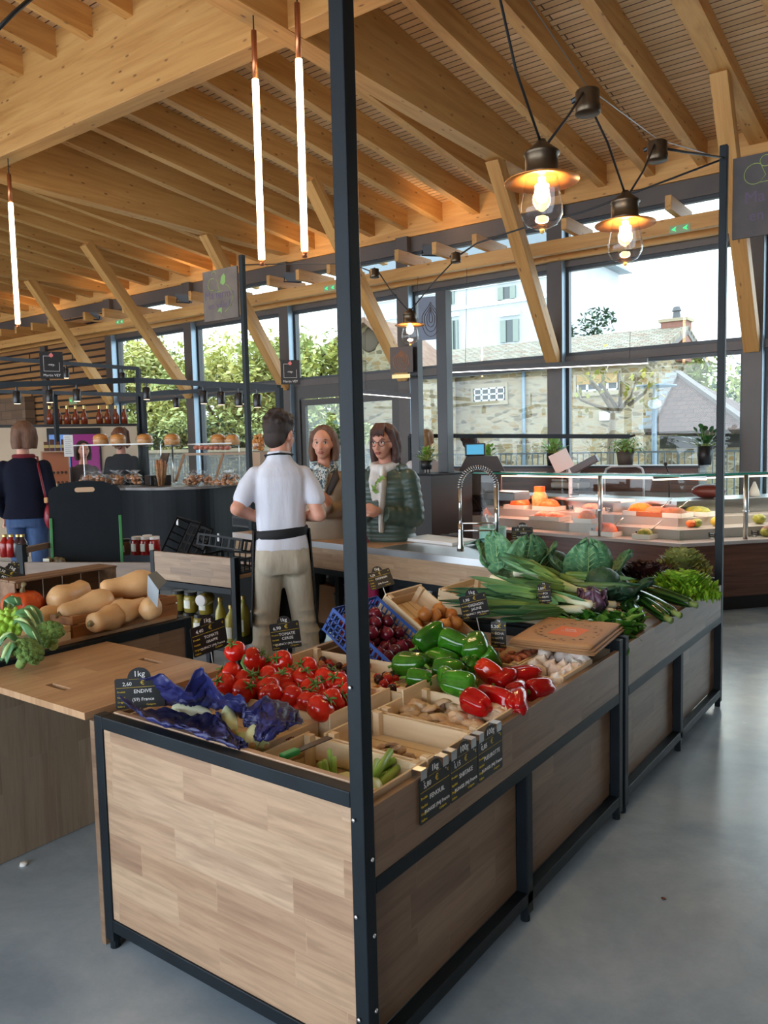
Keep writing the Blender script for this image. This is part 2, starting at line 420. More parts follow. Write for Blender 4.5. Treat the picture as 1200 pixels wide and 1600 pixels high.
# glazed door in the bay between two pillars
x1 = PX[4]-.22; x0 = PX[5]
dm = mat('door_steel', srgb(70, 66, 64), .45)
o = struct(MB().box(x0, x0+.12, 10.4, 10.54, .12, 2.63).box(x1-.12, x1, 10.4, 10.54, .12, 2.63).box(x0+.12, x1-.12, 10.4, 10.54, 2.42, 2.63), 'door_1', dm)
xm = (x0+x1)/2
for a, bb in ((x0+.13, xm-.01), (xm+.01, x1-.13)):
    l = MB()
    for q in ((a, a+.09, .02, 2.4), (bb-.09, bb, .02, 2.4), (a+.09, bb-.09, .02, .14), (a+.09, bb-.09, 2.3, 2.4)): l.box(q[0], q[1], 10.43, 10.5, q[2], q[3])
    lf = l.obj('door_leaf', dm, o); MB().box(a+.09, bb-.09, 10.463, 10.467, .14, 2.3).obj('pane', M_PANE, lf)
    hx = bb-.045 if a < xm-.3 else a+.045
    MB().tube([(hx, 10.4, .95), (hx, 10.37, .95), (hx, 10.37, 1.35), (hx, 10.4, 1.35)], .012).obj('door_handle', mat('brushed_steel', (.55, .56, .57), .28, 1), lf)
# struts from the pillars up to the roof
for i, px in enumerate(PX):
    cx = px-.11
    ty, tz = (8.62, 4.92) if i % 2 == 1 else (8.2, 5.1)
    if i == 2: ty, tz = 8.62, 5.2
    a = V((cx, 10.32, 2.62)); d = (V((cx, ty, tz))-a)
    o = MB().box(-.085, .085, -.085, .085, 0, d.length, .006).obj('timber_strut', T_Z); o['kind'] = 'structure'
    z = d.normalized(); xx = V((1, 0, 0)); yy = z.cross(xx); o.matrix_world = Matrix.Translation(a) @ Matrix((xx, yy, z)).transposed().to_4x4()
# pergola-like ledge in front of the windows: two rails with stubs across
struct(MB().box(-24, 4.2, 9.80, 9.90, 4.0, 4.17, .004), 'ledge_beam', T_X)
struct(MB().box(-24, 4.2, 10.2, 10.29, 4.0, 4.17, .004), 'ledge_beam', T_X)
x = -23.5
while x < 4:
    if all(abs(x-(px-.11)) > .16 for px in PX): struct(MB().box(x-.035, x+.035, 9.42, 10.29, 4.172, 4.33, .003), 'ledge_stub', T_Y)
    x += .6275
# slatted wall beyond the last window
M_SLAT = boards('wall_slats', 'xz', .145, 4.0, [(.30, .135, .04), (.36, .17, .055), (.41, .205, .07)], (.012, .007, .005), .024, bump=1)
struct(MB().box(-24, PX[7]-.22, 10.36, 10.55, 0, 4.53), 'wall_back', M_SLAT)
M_BLOCK = boards('brown_blocks', 'xz', .2, .45, [(.16, .10, .065), (.20, .13, .085), (.25, .165, .11)], (.10, .07, .05), .008)
struct(MB().box(-24, -17.6, 10.1, 10.34, 0, 2.9), 'wall_back.001', M_BLOCK)
struct(MB().box(-24.2, -24, -6, 10.6, 0, 6.9), 'wall_left', timber('wall_wood', 'y', knots=0))
struct(MB().box(-17.15, -16.95, 10.28, 10.37, 0, 4.5), 'window_pillar', M_GREY)
struct(MB().box(2.6, 2.8, -6, 10.6, 0, 6.9), 'wall_right_blocker', mat('dark_blocker_wall', (.16, .10, .06), .7, col2=(.12, .075, .045), scale=1))  # unseen dark wall, added to keep light off the stand sides

struct(MB().box(-24, 2.6, -6.2, -6, 4.0, 7.1), 'wall_front_blocker', mat('plain_blocker_wall', (.42, .36, .30), .8, col2=(.38, .33, .27), scale=1))  # unseen wall band, added to cut the light reaching the roof beams
# ---------------------------------------------------------------- daylight and lamps
w = bpy.data.worlds.new('overcast'); SC.world = w; w.use_nodes = True; nt = w.node_tree
bg = nt.nodes['Background']
tc = N(nt, 'ShaderNodeTexCoord'); sx = N(nt, 'ShaderNodeSeparateXYZ'); nt.links.new(tc.outputs['Generated'], sx.inputs[0])
cl = noise_t(nt, tc.outputs['Generated'], 2.2, 5, .6)
sk = ramp(nt, sx.outputs['Z'], [(0, (.80, .90, 1.0)), (.25, (.84, .92, 1.0)), (1, (.70, .85, 1.0))])
sk = mixc(nt, .25, sk, ramp(nt, cl, [(.35, (.85, .92, 1.0)), (.65, (1, 1, 1))]), 'MULTIPLY')
nt.links.new(sk, bg.inputs[0]); bg.inputs[1].default_value = 3.7
SC.view_settings.view_transform = 'Standard'; SC.view_settings.look = 'None'; SC.view_settings.gamma = 1; SC.view_settings.exposure = 0.95
SC.view_settings.use_curve_mapping = False
SC.cycles.use_denoising = True; SC.cycles.max_bounces = 7; SC.cycles.diffuse_bounces = 4; SC.cycles.glossy_bounces = 3
SC.cycles.transmission_bounces = 6; SC.cycles.transparent_max_bounces = 14; SC.cycles.caustics_reflective = False; SC.cycles.caustics_refractive = False
SC.cycles.sample_clamp_indirect = 6
def area(name, loc, rot, sx_, sy_, energy, col):
    l = bpy.data.lights.new(name, 'AREA'); l.shape = 'RECTANGLE'; l.size = sx_; l.size_y = sy_; l.energy = energy; l.color = col
    o = bpy.data.objects.new(name, l); COL.objects.link(o); o.location = loc; o.rotation_euler = rot; return o
# ---------------------------------------------------------------- market stands
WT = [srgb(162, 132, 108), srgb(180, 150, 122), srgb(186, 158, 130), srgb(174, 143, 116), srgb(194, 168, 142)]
WT_SHADED = [srgb(120, 96, 76), srgb(134, 108, 86), srgb(142, 117, 94), srgb(128, 102, 80), srgb(150, 126, 102)]  # same oak, darkened: shade of the side faces put into the tones
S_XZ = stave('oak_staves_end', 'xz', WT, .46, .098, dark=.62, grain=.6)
S_YZ = stave('oak_staves_side_shaded', 'yz', WT_SHADED, .44, .098)
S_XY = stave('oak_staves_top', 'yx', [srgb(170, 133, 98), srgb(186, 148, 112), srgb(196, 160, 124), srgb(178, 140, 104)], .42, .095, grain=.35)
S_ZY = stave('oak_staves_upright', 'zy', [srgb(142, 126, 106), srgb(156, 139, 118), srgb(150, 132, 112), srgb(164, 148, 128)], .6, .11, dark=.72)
PLY = mat('plywood_edge', srgb(196, 168, 138), .6, col2=srgb(176, 148, 118), scale=3, stretch=(1, 1, 30))
BOLT = mat('bolt_steel', (.75, .76, .78), .3, .9)
def post(parent, x0, x1, y0, y1, z0, z1, name='post', bev=.003): return MB().box(x0, x1, y0, y1, z0, z1, bev).obj(name, M_DARK, parent)
A, B_, Y0, Y1, Y2, Y3 = -2.17, -1.108, 1.409, 3.165, 3.195, 4.86     # the two units of the long stand
TOP = .764; T = .041
def unit(nm, label, y0, y1, tall, xa=A, xb=B_):
    t = thing(nm, label, 'display stand', ((xa+xb)/2, (y0+y1)/2, 0)); o = t.location; I = Matrix.Translation(-o)
    def fr(name, *q, bev=.003): return MB().box(*q, bev, I).obj(name, M_DARK, t)
    for x in (xa, xb-T):
        for y in (y0, y1-T):
            h = 3.2 if (x, y) in tall else TOP
            fr('post', x, x+T, y, y+T, .03, h)
            MB().lathe([(.016, 0), (.016, .03)], 10, (x+T/2-o.x, y+T/2-o.y, 0)).obj('foot', M_DARK, t)
    ym = (y0+y1)/2-.02
    for x in (xa, xb-T):
        fr('rail', x, x+T, y0+T, y1-T, .064, .105); fr('rail', x, x+T, y0+T, y1-T, .504, .545)
        fr('middle_leg', x, x+T, ym, ym+T, .03, .504)
        MB().lathe([(.016, 0), (.016, .03)], 10, (x+T/2-o.x, ym+T/2-o.y, 0)).obj('foot', M_DARK, t)
    for y in (y0, y1-T):
        fr('rail', xa+T, xb-T, y, y+T, .724, TOP); fr('rail', xa+T, xb-T, y, y+T, .064, .105)
    return t, o, I
t, o, I = unit('display_stand', 'near unit of the long produce stand, with pale oak end panel and tall corner post', Y0, Y1, {(B_-T, Y0)})
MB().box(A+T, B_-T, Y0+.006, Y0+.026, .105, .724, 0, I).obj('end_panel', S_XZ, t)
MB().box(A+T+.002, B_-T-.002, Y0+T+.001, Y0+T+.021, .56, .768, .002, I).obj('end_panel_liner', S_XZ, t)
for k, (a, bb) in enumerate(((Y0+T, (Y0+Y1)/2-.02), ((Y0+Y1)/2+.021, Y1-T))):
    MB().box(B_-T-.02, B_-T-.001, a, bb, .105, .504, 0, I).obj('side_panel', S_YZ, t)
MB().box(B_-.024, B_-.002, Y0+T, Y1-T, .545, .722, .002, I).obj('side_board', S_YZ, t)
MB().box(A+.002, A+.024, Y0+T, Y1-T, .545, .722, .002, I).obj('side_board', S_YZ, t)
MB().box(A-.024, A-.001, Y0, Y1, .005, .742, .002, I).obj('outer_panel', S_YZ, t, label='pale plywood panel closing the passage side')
MB().box(A+.026, B_-.026, Y0+.066, Y1-T, .548, .57, 0, I).obj('shelf', S_XY, t)
for q in ((.86, 1), (1.18, .9), (.62, 1), (.36, 1)):
    MB().lathe([(0, 0), (.005, .0015), (.005, .004), (.0, .005)], 10, (0, 0, 0), I @ Matrix.Translation((B_-T/2-.008, Y0-.001, q[0]-.16)) @ Matrix.Rotation(PI/2, 4, 'X')).obj('bolt', BOLT, t, True)
for q in (.60, .41, .22):
    MB().lathe([(0, 0), (.005, .0015), (.005, .004), (.0, .005)], 10, (0, 0, 0), I @ Matrix.Translation((B_+.001, Y0+T*.6, q)) @ Matrix.Rotation(PI/2, 4, 'Y')).obj('bolt', BOLT, t, True)
t, o, I = unit('display_stand', 'far unit of the long produce stand holding salads and leeks, black frame with grey-brown boards', Y2, Y3, {(B_-T, Y3-T)})
for k, (a, bb) in enumerate(((Y2+T, (Y2+Y3)/2-.02), ((Y2+Y3)/2+.021, Y3-T))):
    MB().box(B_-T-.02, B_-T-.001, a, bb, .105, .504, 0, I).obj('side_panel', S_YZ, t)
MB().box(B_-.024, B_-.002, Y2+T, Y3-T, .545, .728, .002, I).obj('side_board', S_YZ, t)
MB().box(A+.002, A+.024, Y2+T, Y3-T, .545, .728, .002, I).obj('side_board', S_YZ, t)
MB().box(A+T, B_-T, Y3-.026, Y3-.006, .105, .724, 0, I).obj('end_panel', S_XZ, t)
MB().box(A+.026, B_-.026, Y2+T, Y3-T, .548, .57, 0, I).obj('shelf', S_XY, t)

# stand across the passage, with the squash
XS = -2.955; YE = 2.47; YB = .35; XB = -4.15; TT = .785
t = thing('display_stand', 'produce stand with black rail holding squashes and cauliflower, across the passage', 'display stand', (XS-.5, 1.4, 0)); o = t.location; I = Matrix.Translation(-o)
for y in (YB, YE-T):
    for x in (XS-T, XB): MB().box(x, x+T, y, y+T, 0, TT, .003, I).obj('post', M_DARK, t)
MB().box(XS-T, XS, YB+T, YE-T, TT-T, TT, .003, I).obj('rail', M_DARK, t)
MB().box(XB+T, XS-T, YE-T, YE, TT-T, TT, .003, I).obj('rail', M_DARK, t)
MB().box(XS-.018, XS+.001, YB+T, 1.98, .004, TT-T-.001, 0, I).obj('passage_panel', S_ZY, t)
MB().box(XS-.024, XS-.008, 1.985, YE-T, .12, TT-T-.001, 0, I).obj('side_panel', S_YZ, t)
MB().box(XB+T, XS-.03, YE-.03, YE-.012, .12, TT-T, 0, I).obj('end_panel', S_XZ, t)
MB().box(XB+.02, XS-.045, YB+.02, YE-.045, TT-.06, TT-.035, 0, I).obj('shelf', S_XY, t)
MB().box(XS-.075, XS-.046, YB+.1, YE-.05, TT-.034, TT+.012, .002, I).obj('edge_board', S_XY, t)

# counter flap bridging the passage, with two hand slots
bm = bmesh.new()
x0, x1, y0, y1, z0, z1 = XS+.004, -2.196, 1.395, 2.0, .745, .768
slots = [(-2.66, -2.54, 1.475, 1.50), (-2.66, -2.54, 1.90, 1.925)]
slots = [(-2.585, -2.465, 1.495, 1.523), (-2.585, -2.465, 1.885, 1.913)]
t = thing('counter_flap', 'oak stave flap board with hand slots bridging the passage beside the endives', 'counter flap', ((x0+x1)/2, (y0+y1)/2, z0)); o = t.location; I = Matrix.Translation(-o)
f = MB(); sx0, sx1 = slots[0][0], slots[0][1]
f.box(x0, sx0, y0, y1, z0, z1, 0, I); f.box(sx1, x1, y0, y1, z0, z1, 0, I)
f.box(sx0, sx1, y0, slots[0][2], z0, z1, 0, I); f.box(sx0, sx1, slots[0][3], slots[1][2], z0, z1, 0, I); f.box(sx0, sx1, slots[1][3], y1, z0, z1, 0, I)
bmesh.ops.remove_doubles(f.bm, verts=f.bm.verts, dist=1e-5)
f.obj('board', S_XY, t)
MB().box(x0+.02, x0+.05, y0+.06, y1-.06, z0-.03, z0-.0005, 0, I).obj('batten', PLY, t)
# ---------------------------------------------------------------- crates
CW = mat('crate_poplar', srgb(236, 216, 182), .65, col2=srgb(216, 190, 152), scale=2.2, stretch=(1, 1, 9), bump=.05, rand=.06)
CW2 = mat('crate_brown_wood', srgb(176, 120, 72), .6, col2=srgb(140, 92, 54), scale=2.5, stretch=(9, 1, 9), bump=.05)
INK = mat('crate_print_ink', srgb(120, 52, 40), .7)
def crate(label, x0, x1, y0, y1, z0, h, fz=.02, m=CW, tilt=0, group=None, hb=None, pr=None, low=False):
    """open wooden flat; tilt lowers its +x end"""
    t = thing('wooden_crate', label, 'crate', (x0, (y0+y1)/2, z0), group=group, rot=(0, R_(tilt), 0))
    L = x1-x0; d = (y1-y0)/2; th = .008; hb = hb or h
    for s in (-1, 1):
        f = MB(); ys = sorted((s*d, s*(d-th)))
        if low: f.box(0, L, ys[0], ys[1], .004, h*.94, .001)
        else: f.box(0, L, ys[0], ys[1], h*.52, h*.94, .001).box(0, L, ys[0], ys[1], .004, h*.46, .001)
        f.obj('side_slat', m, t)
        for e in (0, 1):
            x = e*(L-.026); yy = sorted((s*(d-th-.001), s*(d-th-.024)))
            MB().box(x+.001, x+.025, yy[0], yy[1], .004, h, .001).obj('corner_block', m, t)
    for e in (0, 1):
        hh = hb if e == 0 else h; x = -.009 if e == 0 else L+.001
        f = MB(); f.box(x, x+.008, -d, d, hh*.66, hh, .001); f.box(x, x+.008, -d, d, .004, hh*.60, .001); f.obj('end_board', m, t)
    f = MB(); n = 5; w_ = (2*d-.02)/n
    for k in range(n): f.box(.003, L-.003, -d+.01+k*w_+.002, -d+.01+(k+1)*w_-.002, fz-.006, fz, 0)
    f.obj('bottom_slats', m, t)
    return t
crate('wooden crate lined with blue paper, at the front corner beside the endive sign', -2.125, -1.585, 1.475, 1.79, .571, .172, .12)
crate('wooden crate heaped with red vine tomatoes behind the blue paper', -2.125, -1.545, 1.80, 2.115, .571, .195, .15)
crate('wooden crate with the small dark cherry tomatoes behind the tall post', -2.12, -1.5, 2.128, 2.42, .571, .19, .13)
crate('small wooden crate with fennel stalks at the foot of the tall corner post', -1.545, -1.145, 1.478, 1.72, .571, .165, .06)
crate('almost empty wooden crate with a few shiitake left in one corner', -1.495, -1.145, 1.73, 1.99, .571, .165, .09)
crate('wooden crate full of oyster mushrooms', -1.495, -1.145, 1.998, 2.27, .571, .165, .09)
crate('wooden tray of garlic bulbs partly under the paper bags', -1.335, -1.145, 2.625, 2.90, .571, .165, .09)
crate('narrow wooden tray of pinkish shallots behind the peppers', -1.63, -1.36, 2.70, 2.95, .571, .165, .09)
crate('wooden crate of peppers, with green peppers heaped over its rim', -1.66, -1.145, 2.28, 2.61, .571, .14, .06)
crate('sloping wooden crate of yellow onions beside the blue crate', -2.07, -1.66, 2.765, 3.05, .845, .10, .015, tilt=33, low=True)
crate('tilted wooden crate full of leeks resting on the black rails', -2.06, -1.43, 3.25, 3.62, .772, .105, .02, tilt=9, low=True)
crate('brown wooden crate heaped with butternut squashes', -3.46, -3.035, 1.89, 2.445, .787, .10, .015, m=CW2, low=True)
# an empty crate standing on its side behind the squashes
t = crate('empty brown crate standing on its side behind the butternut squashes', 0, .2, -.27, .27, 0, .16, .015, m=mat('crate_dark_wood', srgb(134, 102, 74), .65, col2=srgb(104, 76, 52), scale=2.5, stretch=(9, 1, 9)), low=True)
t.location = (-3.64, 2.17, .99); t.rotation_euler = (0, R_(90), 0)
# the printed words on the two rims
for x, y, z in ((-1.57, 1.60, .733), (-2.135, 1.90, .756)):
    pass
def rimtext(par, txt, o, xa, ya, size):
    bpy.context.view_layer.update()
    M = par.matrix_world.inverted() @ frame_mat(o, xa, ya); text_mesh('printed_name', [(txt, 0, 0, size, 'CENTER')], INK, par, M)
cr = [o for o in COL.objects if o.name.startswith('wooden_crate') and o.parent is None]
rimtext(cr[0], 'Prime Time', (-1.5749, 1.63, .714), (0, 1, 0), (0, 0, 1), .045)

# blue plastic mesh crate with red onions
BLUE = mat('blue_crate_plastic', srgb(40, 76, 150), .45, rand=0)
t = thing('mesh_crate', 'tilted blue plastic mesh crate full of red onions', 'crate', (-2.10, 2.575, .835), rot=(0, R_(33), 0))
def mesh_wall(par, name, u0, u1, v0, v1, mk, m, cell=.024, bar=.006, th=.004):
    """frame with a diagonal-free lattice; mk(u, v, w) -> point"""
    f = MB()
    def bx(a, b, c, d):
        P = [mk(a, c, 0), mk(b, c, 0), mk(b, d, 0), mk(a, d, 0), mk(a, c, th), mk(b, c, th), mk(b, d, th), mk(a, d, th)]
        vs = [f.bm.verts.new(p) for p in P]
        for q in ((0, 3, 2, 1), (4, 5, 6, 7), (0, 1, 5, 4), (1, 2, 6, 5), (2, 3, 7, 6), (3, 0, 4, 7)): f.bm.faces.new([vs[i] for i in q])
    bx(u0, u1, v1-.014, v1); bx(u0, u1, v0, v0+.010)
    n = max(2, int((u1-u0)/cell)); 
    for i in range(n+1):
        c = u0+(u1-u0-bar)*i/n; w_ = bar*(1.9 if i in (0, n) or i % 5 == 0 else 1); bx(c, min(c+w_, u1), v0+.010, v1-.014)
    k = max(1, int((v1-v0-.024)/cell))
    for i in range(1, k): c = v0+.010+(v1-v0-.024)*i/k-bar/2; bx(u0, u1, c, c+bar)
    return f.obj(name, m, par)
for s in (-1, 1): mesh_wall(t, 'side_wall', 0, .50, 0, .115, lambda u, v, w, s=s: (u, s*.15-s*w, v), BLUE)
for e in (0, .5): mesh_wall(t, 'end_wall', -.146, .146, 0, .115, lambda u, v, w, e=e: (e-w+(.004 if e == 0 else 0), u, v), BLUE)
mesh_wall(t, 'bottom', -.146, .146, 0.004, .496, lambda u, v, w: (v, u, w), BLUE)
# black folding crates on the jar shelf
BLK = mat('black_crate_plastic', srgb(20, 22, 25), .5, spec=.25)
def black_crate(label, loc, rot, L=.42, D=.3, H=.16, group=None):
    t = thing('mesh_crate', label, 'crate', loc, rot=rot, group=group)
    for s in (-1, 1): mesh_wall(t, 'side_wall', -L/2, L/2, 0, H, lambda u, v, w, s=s: (u, s*D/2-s*w, v), BLK, cell=.05, bar=.009)
    for e in (-1, 1): mesh_wall(t, 'end_wall', -D/2+.005, D/2-.005, 0, H, lambda u, v, w, e=e: (e*L/2-e*w, u, v), BLK, cell=.05, bar=.009)
    mesh_wall(t, 'bottom', -L/2+.005, L/2-.005, -D/2+.005, D/2-.005, lambda u, v, w: (u, v, w), BLK, cell=.06, bar=.012)
    return t
# ---------------------------------------------------------------- vegetables
def settle(px, py, x0, x1, y0, y1, z0, z1=1.1):
    """first point on the sight line, at or above z0, that lies over the tray"""
    z = z0
    while z < z1:
        p = at_z(px, py, z)
        if x0 <= p.x <= x1 and y0 <= p.y <= y1: return p
        z += .004
    p = at_z(px, py, z0); return V((min(max(p.x, x0), x1), min(max(p.y, y0), y1), z0))
q = random.Random(3)
def rr(): return (q.uniform(-.6, .6), q.uniform(-.6, .6), q.uniform(0, 6.28))
def scatter(proto, pts, label, group, rots=None, sc=(.92, 1.08), first=True):
    """place the finished piece and copies of it"""
    out = []
    for i, p in enumerate(pts):
        r = rots[i] if rots else rr(); s = q.uniform(*sc)
        if i == 0 and first: proto.location = p; proto.rotation_euler = r; proto.scale = (s,)*3; o = proto; props(o, label, None, group)
        else: o = dup(proto, p, r, label, group, s)
        out.append(o)
    return out
GREEN = mat('calyx_green', srgb(74, 116, 44), .55, col2=srgb(98, 138, 60), scale=30)
STALK = mat('pale_stalk', srgb(150, 168, 92), .55)

# vine tomatoes
TOM = mat('tomato_skin', srgb(214, 44, 26), .16, col2=srgb(190, 22, 18), scale=18, rand=.10, spec=.6)
def tomato(label, rad=.041, m=TOM):
    t = thing('tomato', label, 'tomato')
    MB().ball((0, 0, 0), rad*1.04, rad*1.04, rad*.9, 20, 14, fn=lambda p: (1+.035*math.cos(5*math.atan2(p.y, p.x))*abs(p.z))*(1-.16*max(0, p.z-.8)/.2)).obj('flesh', m, t, True)
    f = MB()
    for k in range(5):
        a = k*2*PI/5+.3; d = V((math.cos(a), math.sin(a), 0))
        f.tube([V((0, 0, rad*.82)), d*rad*.35+V((0, 0, rad*.92)), d*rad*.75+V((0, 0, rad*(.86+.2*(k % 2))))], [rad*.09, rad*.10, rad*.01], 5, flat=.5)
    f.tube([(0, 0, rad*.78), (rad*.06, 0, rad*1.1), (rad*.3, .0, rad*1.3)], [rad*.08, rad*.07, rad*.09], 6)
    f.obj('calyx', GREEN, t, True); return t
TP = [(650, 125), (745, 150), (635, 205), (678, 258), (825, 185), (868, 172), (785, 240), (958, 205), (950, 250), (872, 268), (1060, 240), (1132, 265), (1000, 302), (790, 312), (735, 338), (668, 338), (1080, 347), (945, 372), (1004, 408), (1165, 325), (615, 275), (870, 330), (915, 215)]
pts = [settle(150+a/3, 980+b/3, -2.075, -1.595, 1.85, 2.07, .775) for a, b in TP]
for _ in range(30):
    for i in range(len(pts)):
        for j in range(i):
            d = pts[i]-pts[j]
            if 1e-5 < d.length < .078: c = d*((.078-d.length)/d.length*.5); pts[i] += c; pts[j] -= c
rots = []
for (a, b), p in zip(TP, pts):
    e = (CAM-p).normalized(); rots.append((q.uniform(-1.0, -.1) if q.random() < .7 else q.uniform(.2, .8), q.uniform(-.2, .9), q.uniform(0, 6)))
tp = tomato('big ripe red tomato with green calyx in the heap behind the blue paper')
scatter(tp, pts, tp['label'], 'vine tomatoes in the crate', rots)
for i in range(7):
    for j in range(3):
        o = dup(tp, (-2.07+.075*i, 1.855+.085*j, .752-.02*((i+j) % 2)), rr(), tp['label'], 'vine tomatoes in the crate')
# vine stalk joining two tomatoes
MB().tube([at_z(382, 1024, .93), at_z(378, 1036, .92), at_z(383, 1046, .91), at_z(392, 1050, .89)], [.004, .005, .004, .003], 6).obj('tomato_vine', GREEN, smooth=True, label='green vine stalk lying over the topmost tomatoes', cat='stalk')
# small dark cherry tomatoes
CH = [mat('cherry_red', srgb(170, 28, 22), .15, rand=.15), mat('cherry_dark', srgb(58, 26, 22), .16, rand=.2), mat('cherry_amber', srgb(170, 96, 40), .18, rand=.1)]
cps = pack(44, .016, .56, .25, 5, 60)
for ci in range(3):
    sub = [p for i, p in enumerate(cps) if (i*7) % 5 % 3 == ci]
    if not sub: continue
    o = MB().ball((0, 0, 0), .016, seg=14, rings=9).obj('cherry_tomato', CH[ci], smooth=True, cat='tomato')
    lab = ('bright red', 'nearly black', 'amber brown')[ci]+' cherry tomato in the crate behind the tall post'
    scatter(o, [V((-2.09+p.x, 2.148+p.y, .70+p.z)) for p in sub], lab, ('red', 'black', 'amber')[ci]+' cherry tomatoes')
o0 = None
for (a, b, m) in ((600, 1070, 0), (592, 1062, 1), (588, 1080, 2), (612, 1077, 1), (606, 1062, 0), (508, 1046, 0), (518, 1050, 1), (605, 1058, 2)):
    p = settle(a, b, -2.09, -1.53, 2.15, 2.40, .735)
    o = MB().ball((0, 0, 0), .019, seg=14, rings=9).obj('cherry_tomato', CH[m], smooth=True, cat='tomato', label=('bright red', 'nearly black', 'amber brown')[m]+' cherry tomato in the crate behind the tall post', group=('red', 'black', 'amber')[m]+' cherry tomatoes'); o.location = p

# peppers
PG = mat('green_pepper_skin', srgb(58, 128, 24), .14, col2=srgb(34, 94, 20), scale=14, rand=.25, coat=.3)
PR = mat('red_pepper_skin', srgb(186, 16, 20), .12, col2=srgb(150, 8, 14), scale=12, rand=.15, coat=.1)
def pepper(label, m, L=.10, r=.043, seed=0):
    s = random.Random(seed); nl = s.choice((3, 4, 4)); ph = s.uniform(0, 6); bend = s.uniform(-.12, .12)
    t = thing('pepper', label, 'pepper')
    prof = [(-.02, .0), (-.035, .25), (-.03, .5), (0, .78), (.08, .95), (.25, 1.02), (.5, 1.0), (.75, .93), (.9, .82), (.98, .62), (1.03, .35), (1.0, .12), (.985, 0)]
    f = MB(); n = 32; rings = []
    for u, k in prof:
        q_ = []
        for j in range(n):
            a = 2*PI*j/n; lob = 1-.16*(.5-.5*math.cos(nl*a+ph))**2*(.5+.5*min(1, u+.4)); wob = 1+.05*math.sin(2*a+ph*2+u*3)
            zz = u*L
            if u > .9: zz += .008*math.cos(nl*a+ph)*k
            q_.append(V((k*r*lob*wob*math.cos(a)+bend*L*u*u, k*r*lob*wob*math.sin(a), zz-L/2)))
        rings.append(q_)
    f.loft(rings, False); bmesh.ops.remove_doubles(f.bm, verts=f.bm.verts, dist=1e-6)
    f.obj('flesh', m, t, True)
    g = MB().lathe([(.002, -L/2+.004), (r*.36, -L/2-.002), (r*.42, -L/2-.001), (r*.2, -L/2-.005), (.004, -L/2-.006)], 10)
    g.tube([(0, 0, -L/2), (.003, 0, -L/2-.014), (.012*s.choice((-1, 1)), .004, -L/2-.032)], [.0055, .005, .006], 7)
    g.obj('stem', mat('pepper_stem', srgb(104, 150, 54), .5), t, True); return t
def aim(dx, dy, dz, roll=0):
    d = V((dx, dy, dz)).normalized(); return d.to_track_quat('Z', 'Y').to_matrix().to_4x4() @ Matrix.Rotation(roll, 4, 'Z')
# centre px, axis direction in the world (stem -> tip), length scale
GP = [(672, 995, .3, .5, .35, 1.1, 0), (712, 1006, .9, -.1, -.25, 1.05, 1), (744, 1010, -.4, .9, .3, 1.15, 2), (642, 1040, .9, .1, .05, 1.05, 3), (690, 1032, -.95, .2, .2, 1.1, 4), (716, 1070, -1, -.1, .05, 1.0, 5), (733, 1040, .3, -.9, .2, .8, 6), (655, 1060, 1, .3, .0, .7, 7), (700, 1048, .8, .4, -.1, .9, 8), (765, 1030, .2, .6, -.7, .8, 9), (700, 1060, .6, -.6, 0, .8, 4)]
for i, (px, py, dx, dy, dz, s, sd) in enumerate(GP):
    where = ['topmost green pepper of the heap, beneath the yellow onions', 'broad green pepper lying across the top of the heap', 'dark green pepper standing at the far edge of the heap', 'light green pepper at the near corner, against the blue crate', 'dark green pepper lying in the middle of the heap', 'green pepper in front, its curved stem towards the red ones', 'small green pepper with pitted skin between the others'][i] if i < 7 else 'green pepper half buried in the heap of green peppers'
    o = pepper(where, PG, .12*s, .050*min(s, 1.05), sd); p = settle(px, py, -1.72, -1.16, 2.12, 2.62, .80 if i < 3 else .755)
    o.matrix_world = Matrix.Translation(p) @ aim(dx, dy, dz, i*1.3)
    if i >= 7: o['group'] = 'buried green peppers'
RP = [(762, 1048, -.6, -.3, .6, .75, 1), (787, 1062, .2, .9, .2, .9, 2), (818, 1055, .6, .75, .15, 1.15, 3), (775, 1090, -.95, .25, .05, 1.25, 4), (843, 1075, .2, .9, 0, 1.0, 5), (812, 1098, .35, -.8, 0, 1.1, 6), (745, 1098, .9, -.2, -.1, .9, 7), (808, 1080, -.3, .9, 0, .8, 8)]
for i, (px, py, dx, dy, dz, s, sd) in enumerate(RP):
    where = ['orange-red pepper at the top, touching the green ones', 'red pepper showing its green stem hollow', 'long red pepper on top, pointing at the garlic', 'long red pepper lying in front of the heap', 'glossy red pepper against the outer board, nearest the garlic', 'red pepper wedged along the outer board in front', 'red pepper lowest in front, by the oyster mushrooms', 'red pepper buried under the other red ones'][i]
    m = PR if i else mat('orange_pepper_skin', srgb(214, 52, 16), .12, col2=srgb(180, 12, 14), scale=9, coat=.4)
    o = pepper(where, m, .115*s, .041, sd+20); p = settle(px, py, -1.36, -1.155, 2.06, 2.60, .735)
    o.matrix_world = Matrix.Translation(p) @ aim(dx, dy, dz, i*1.1)

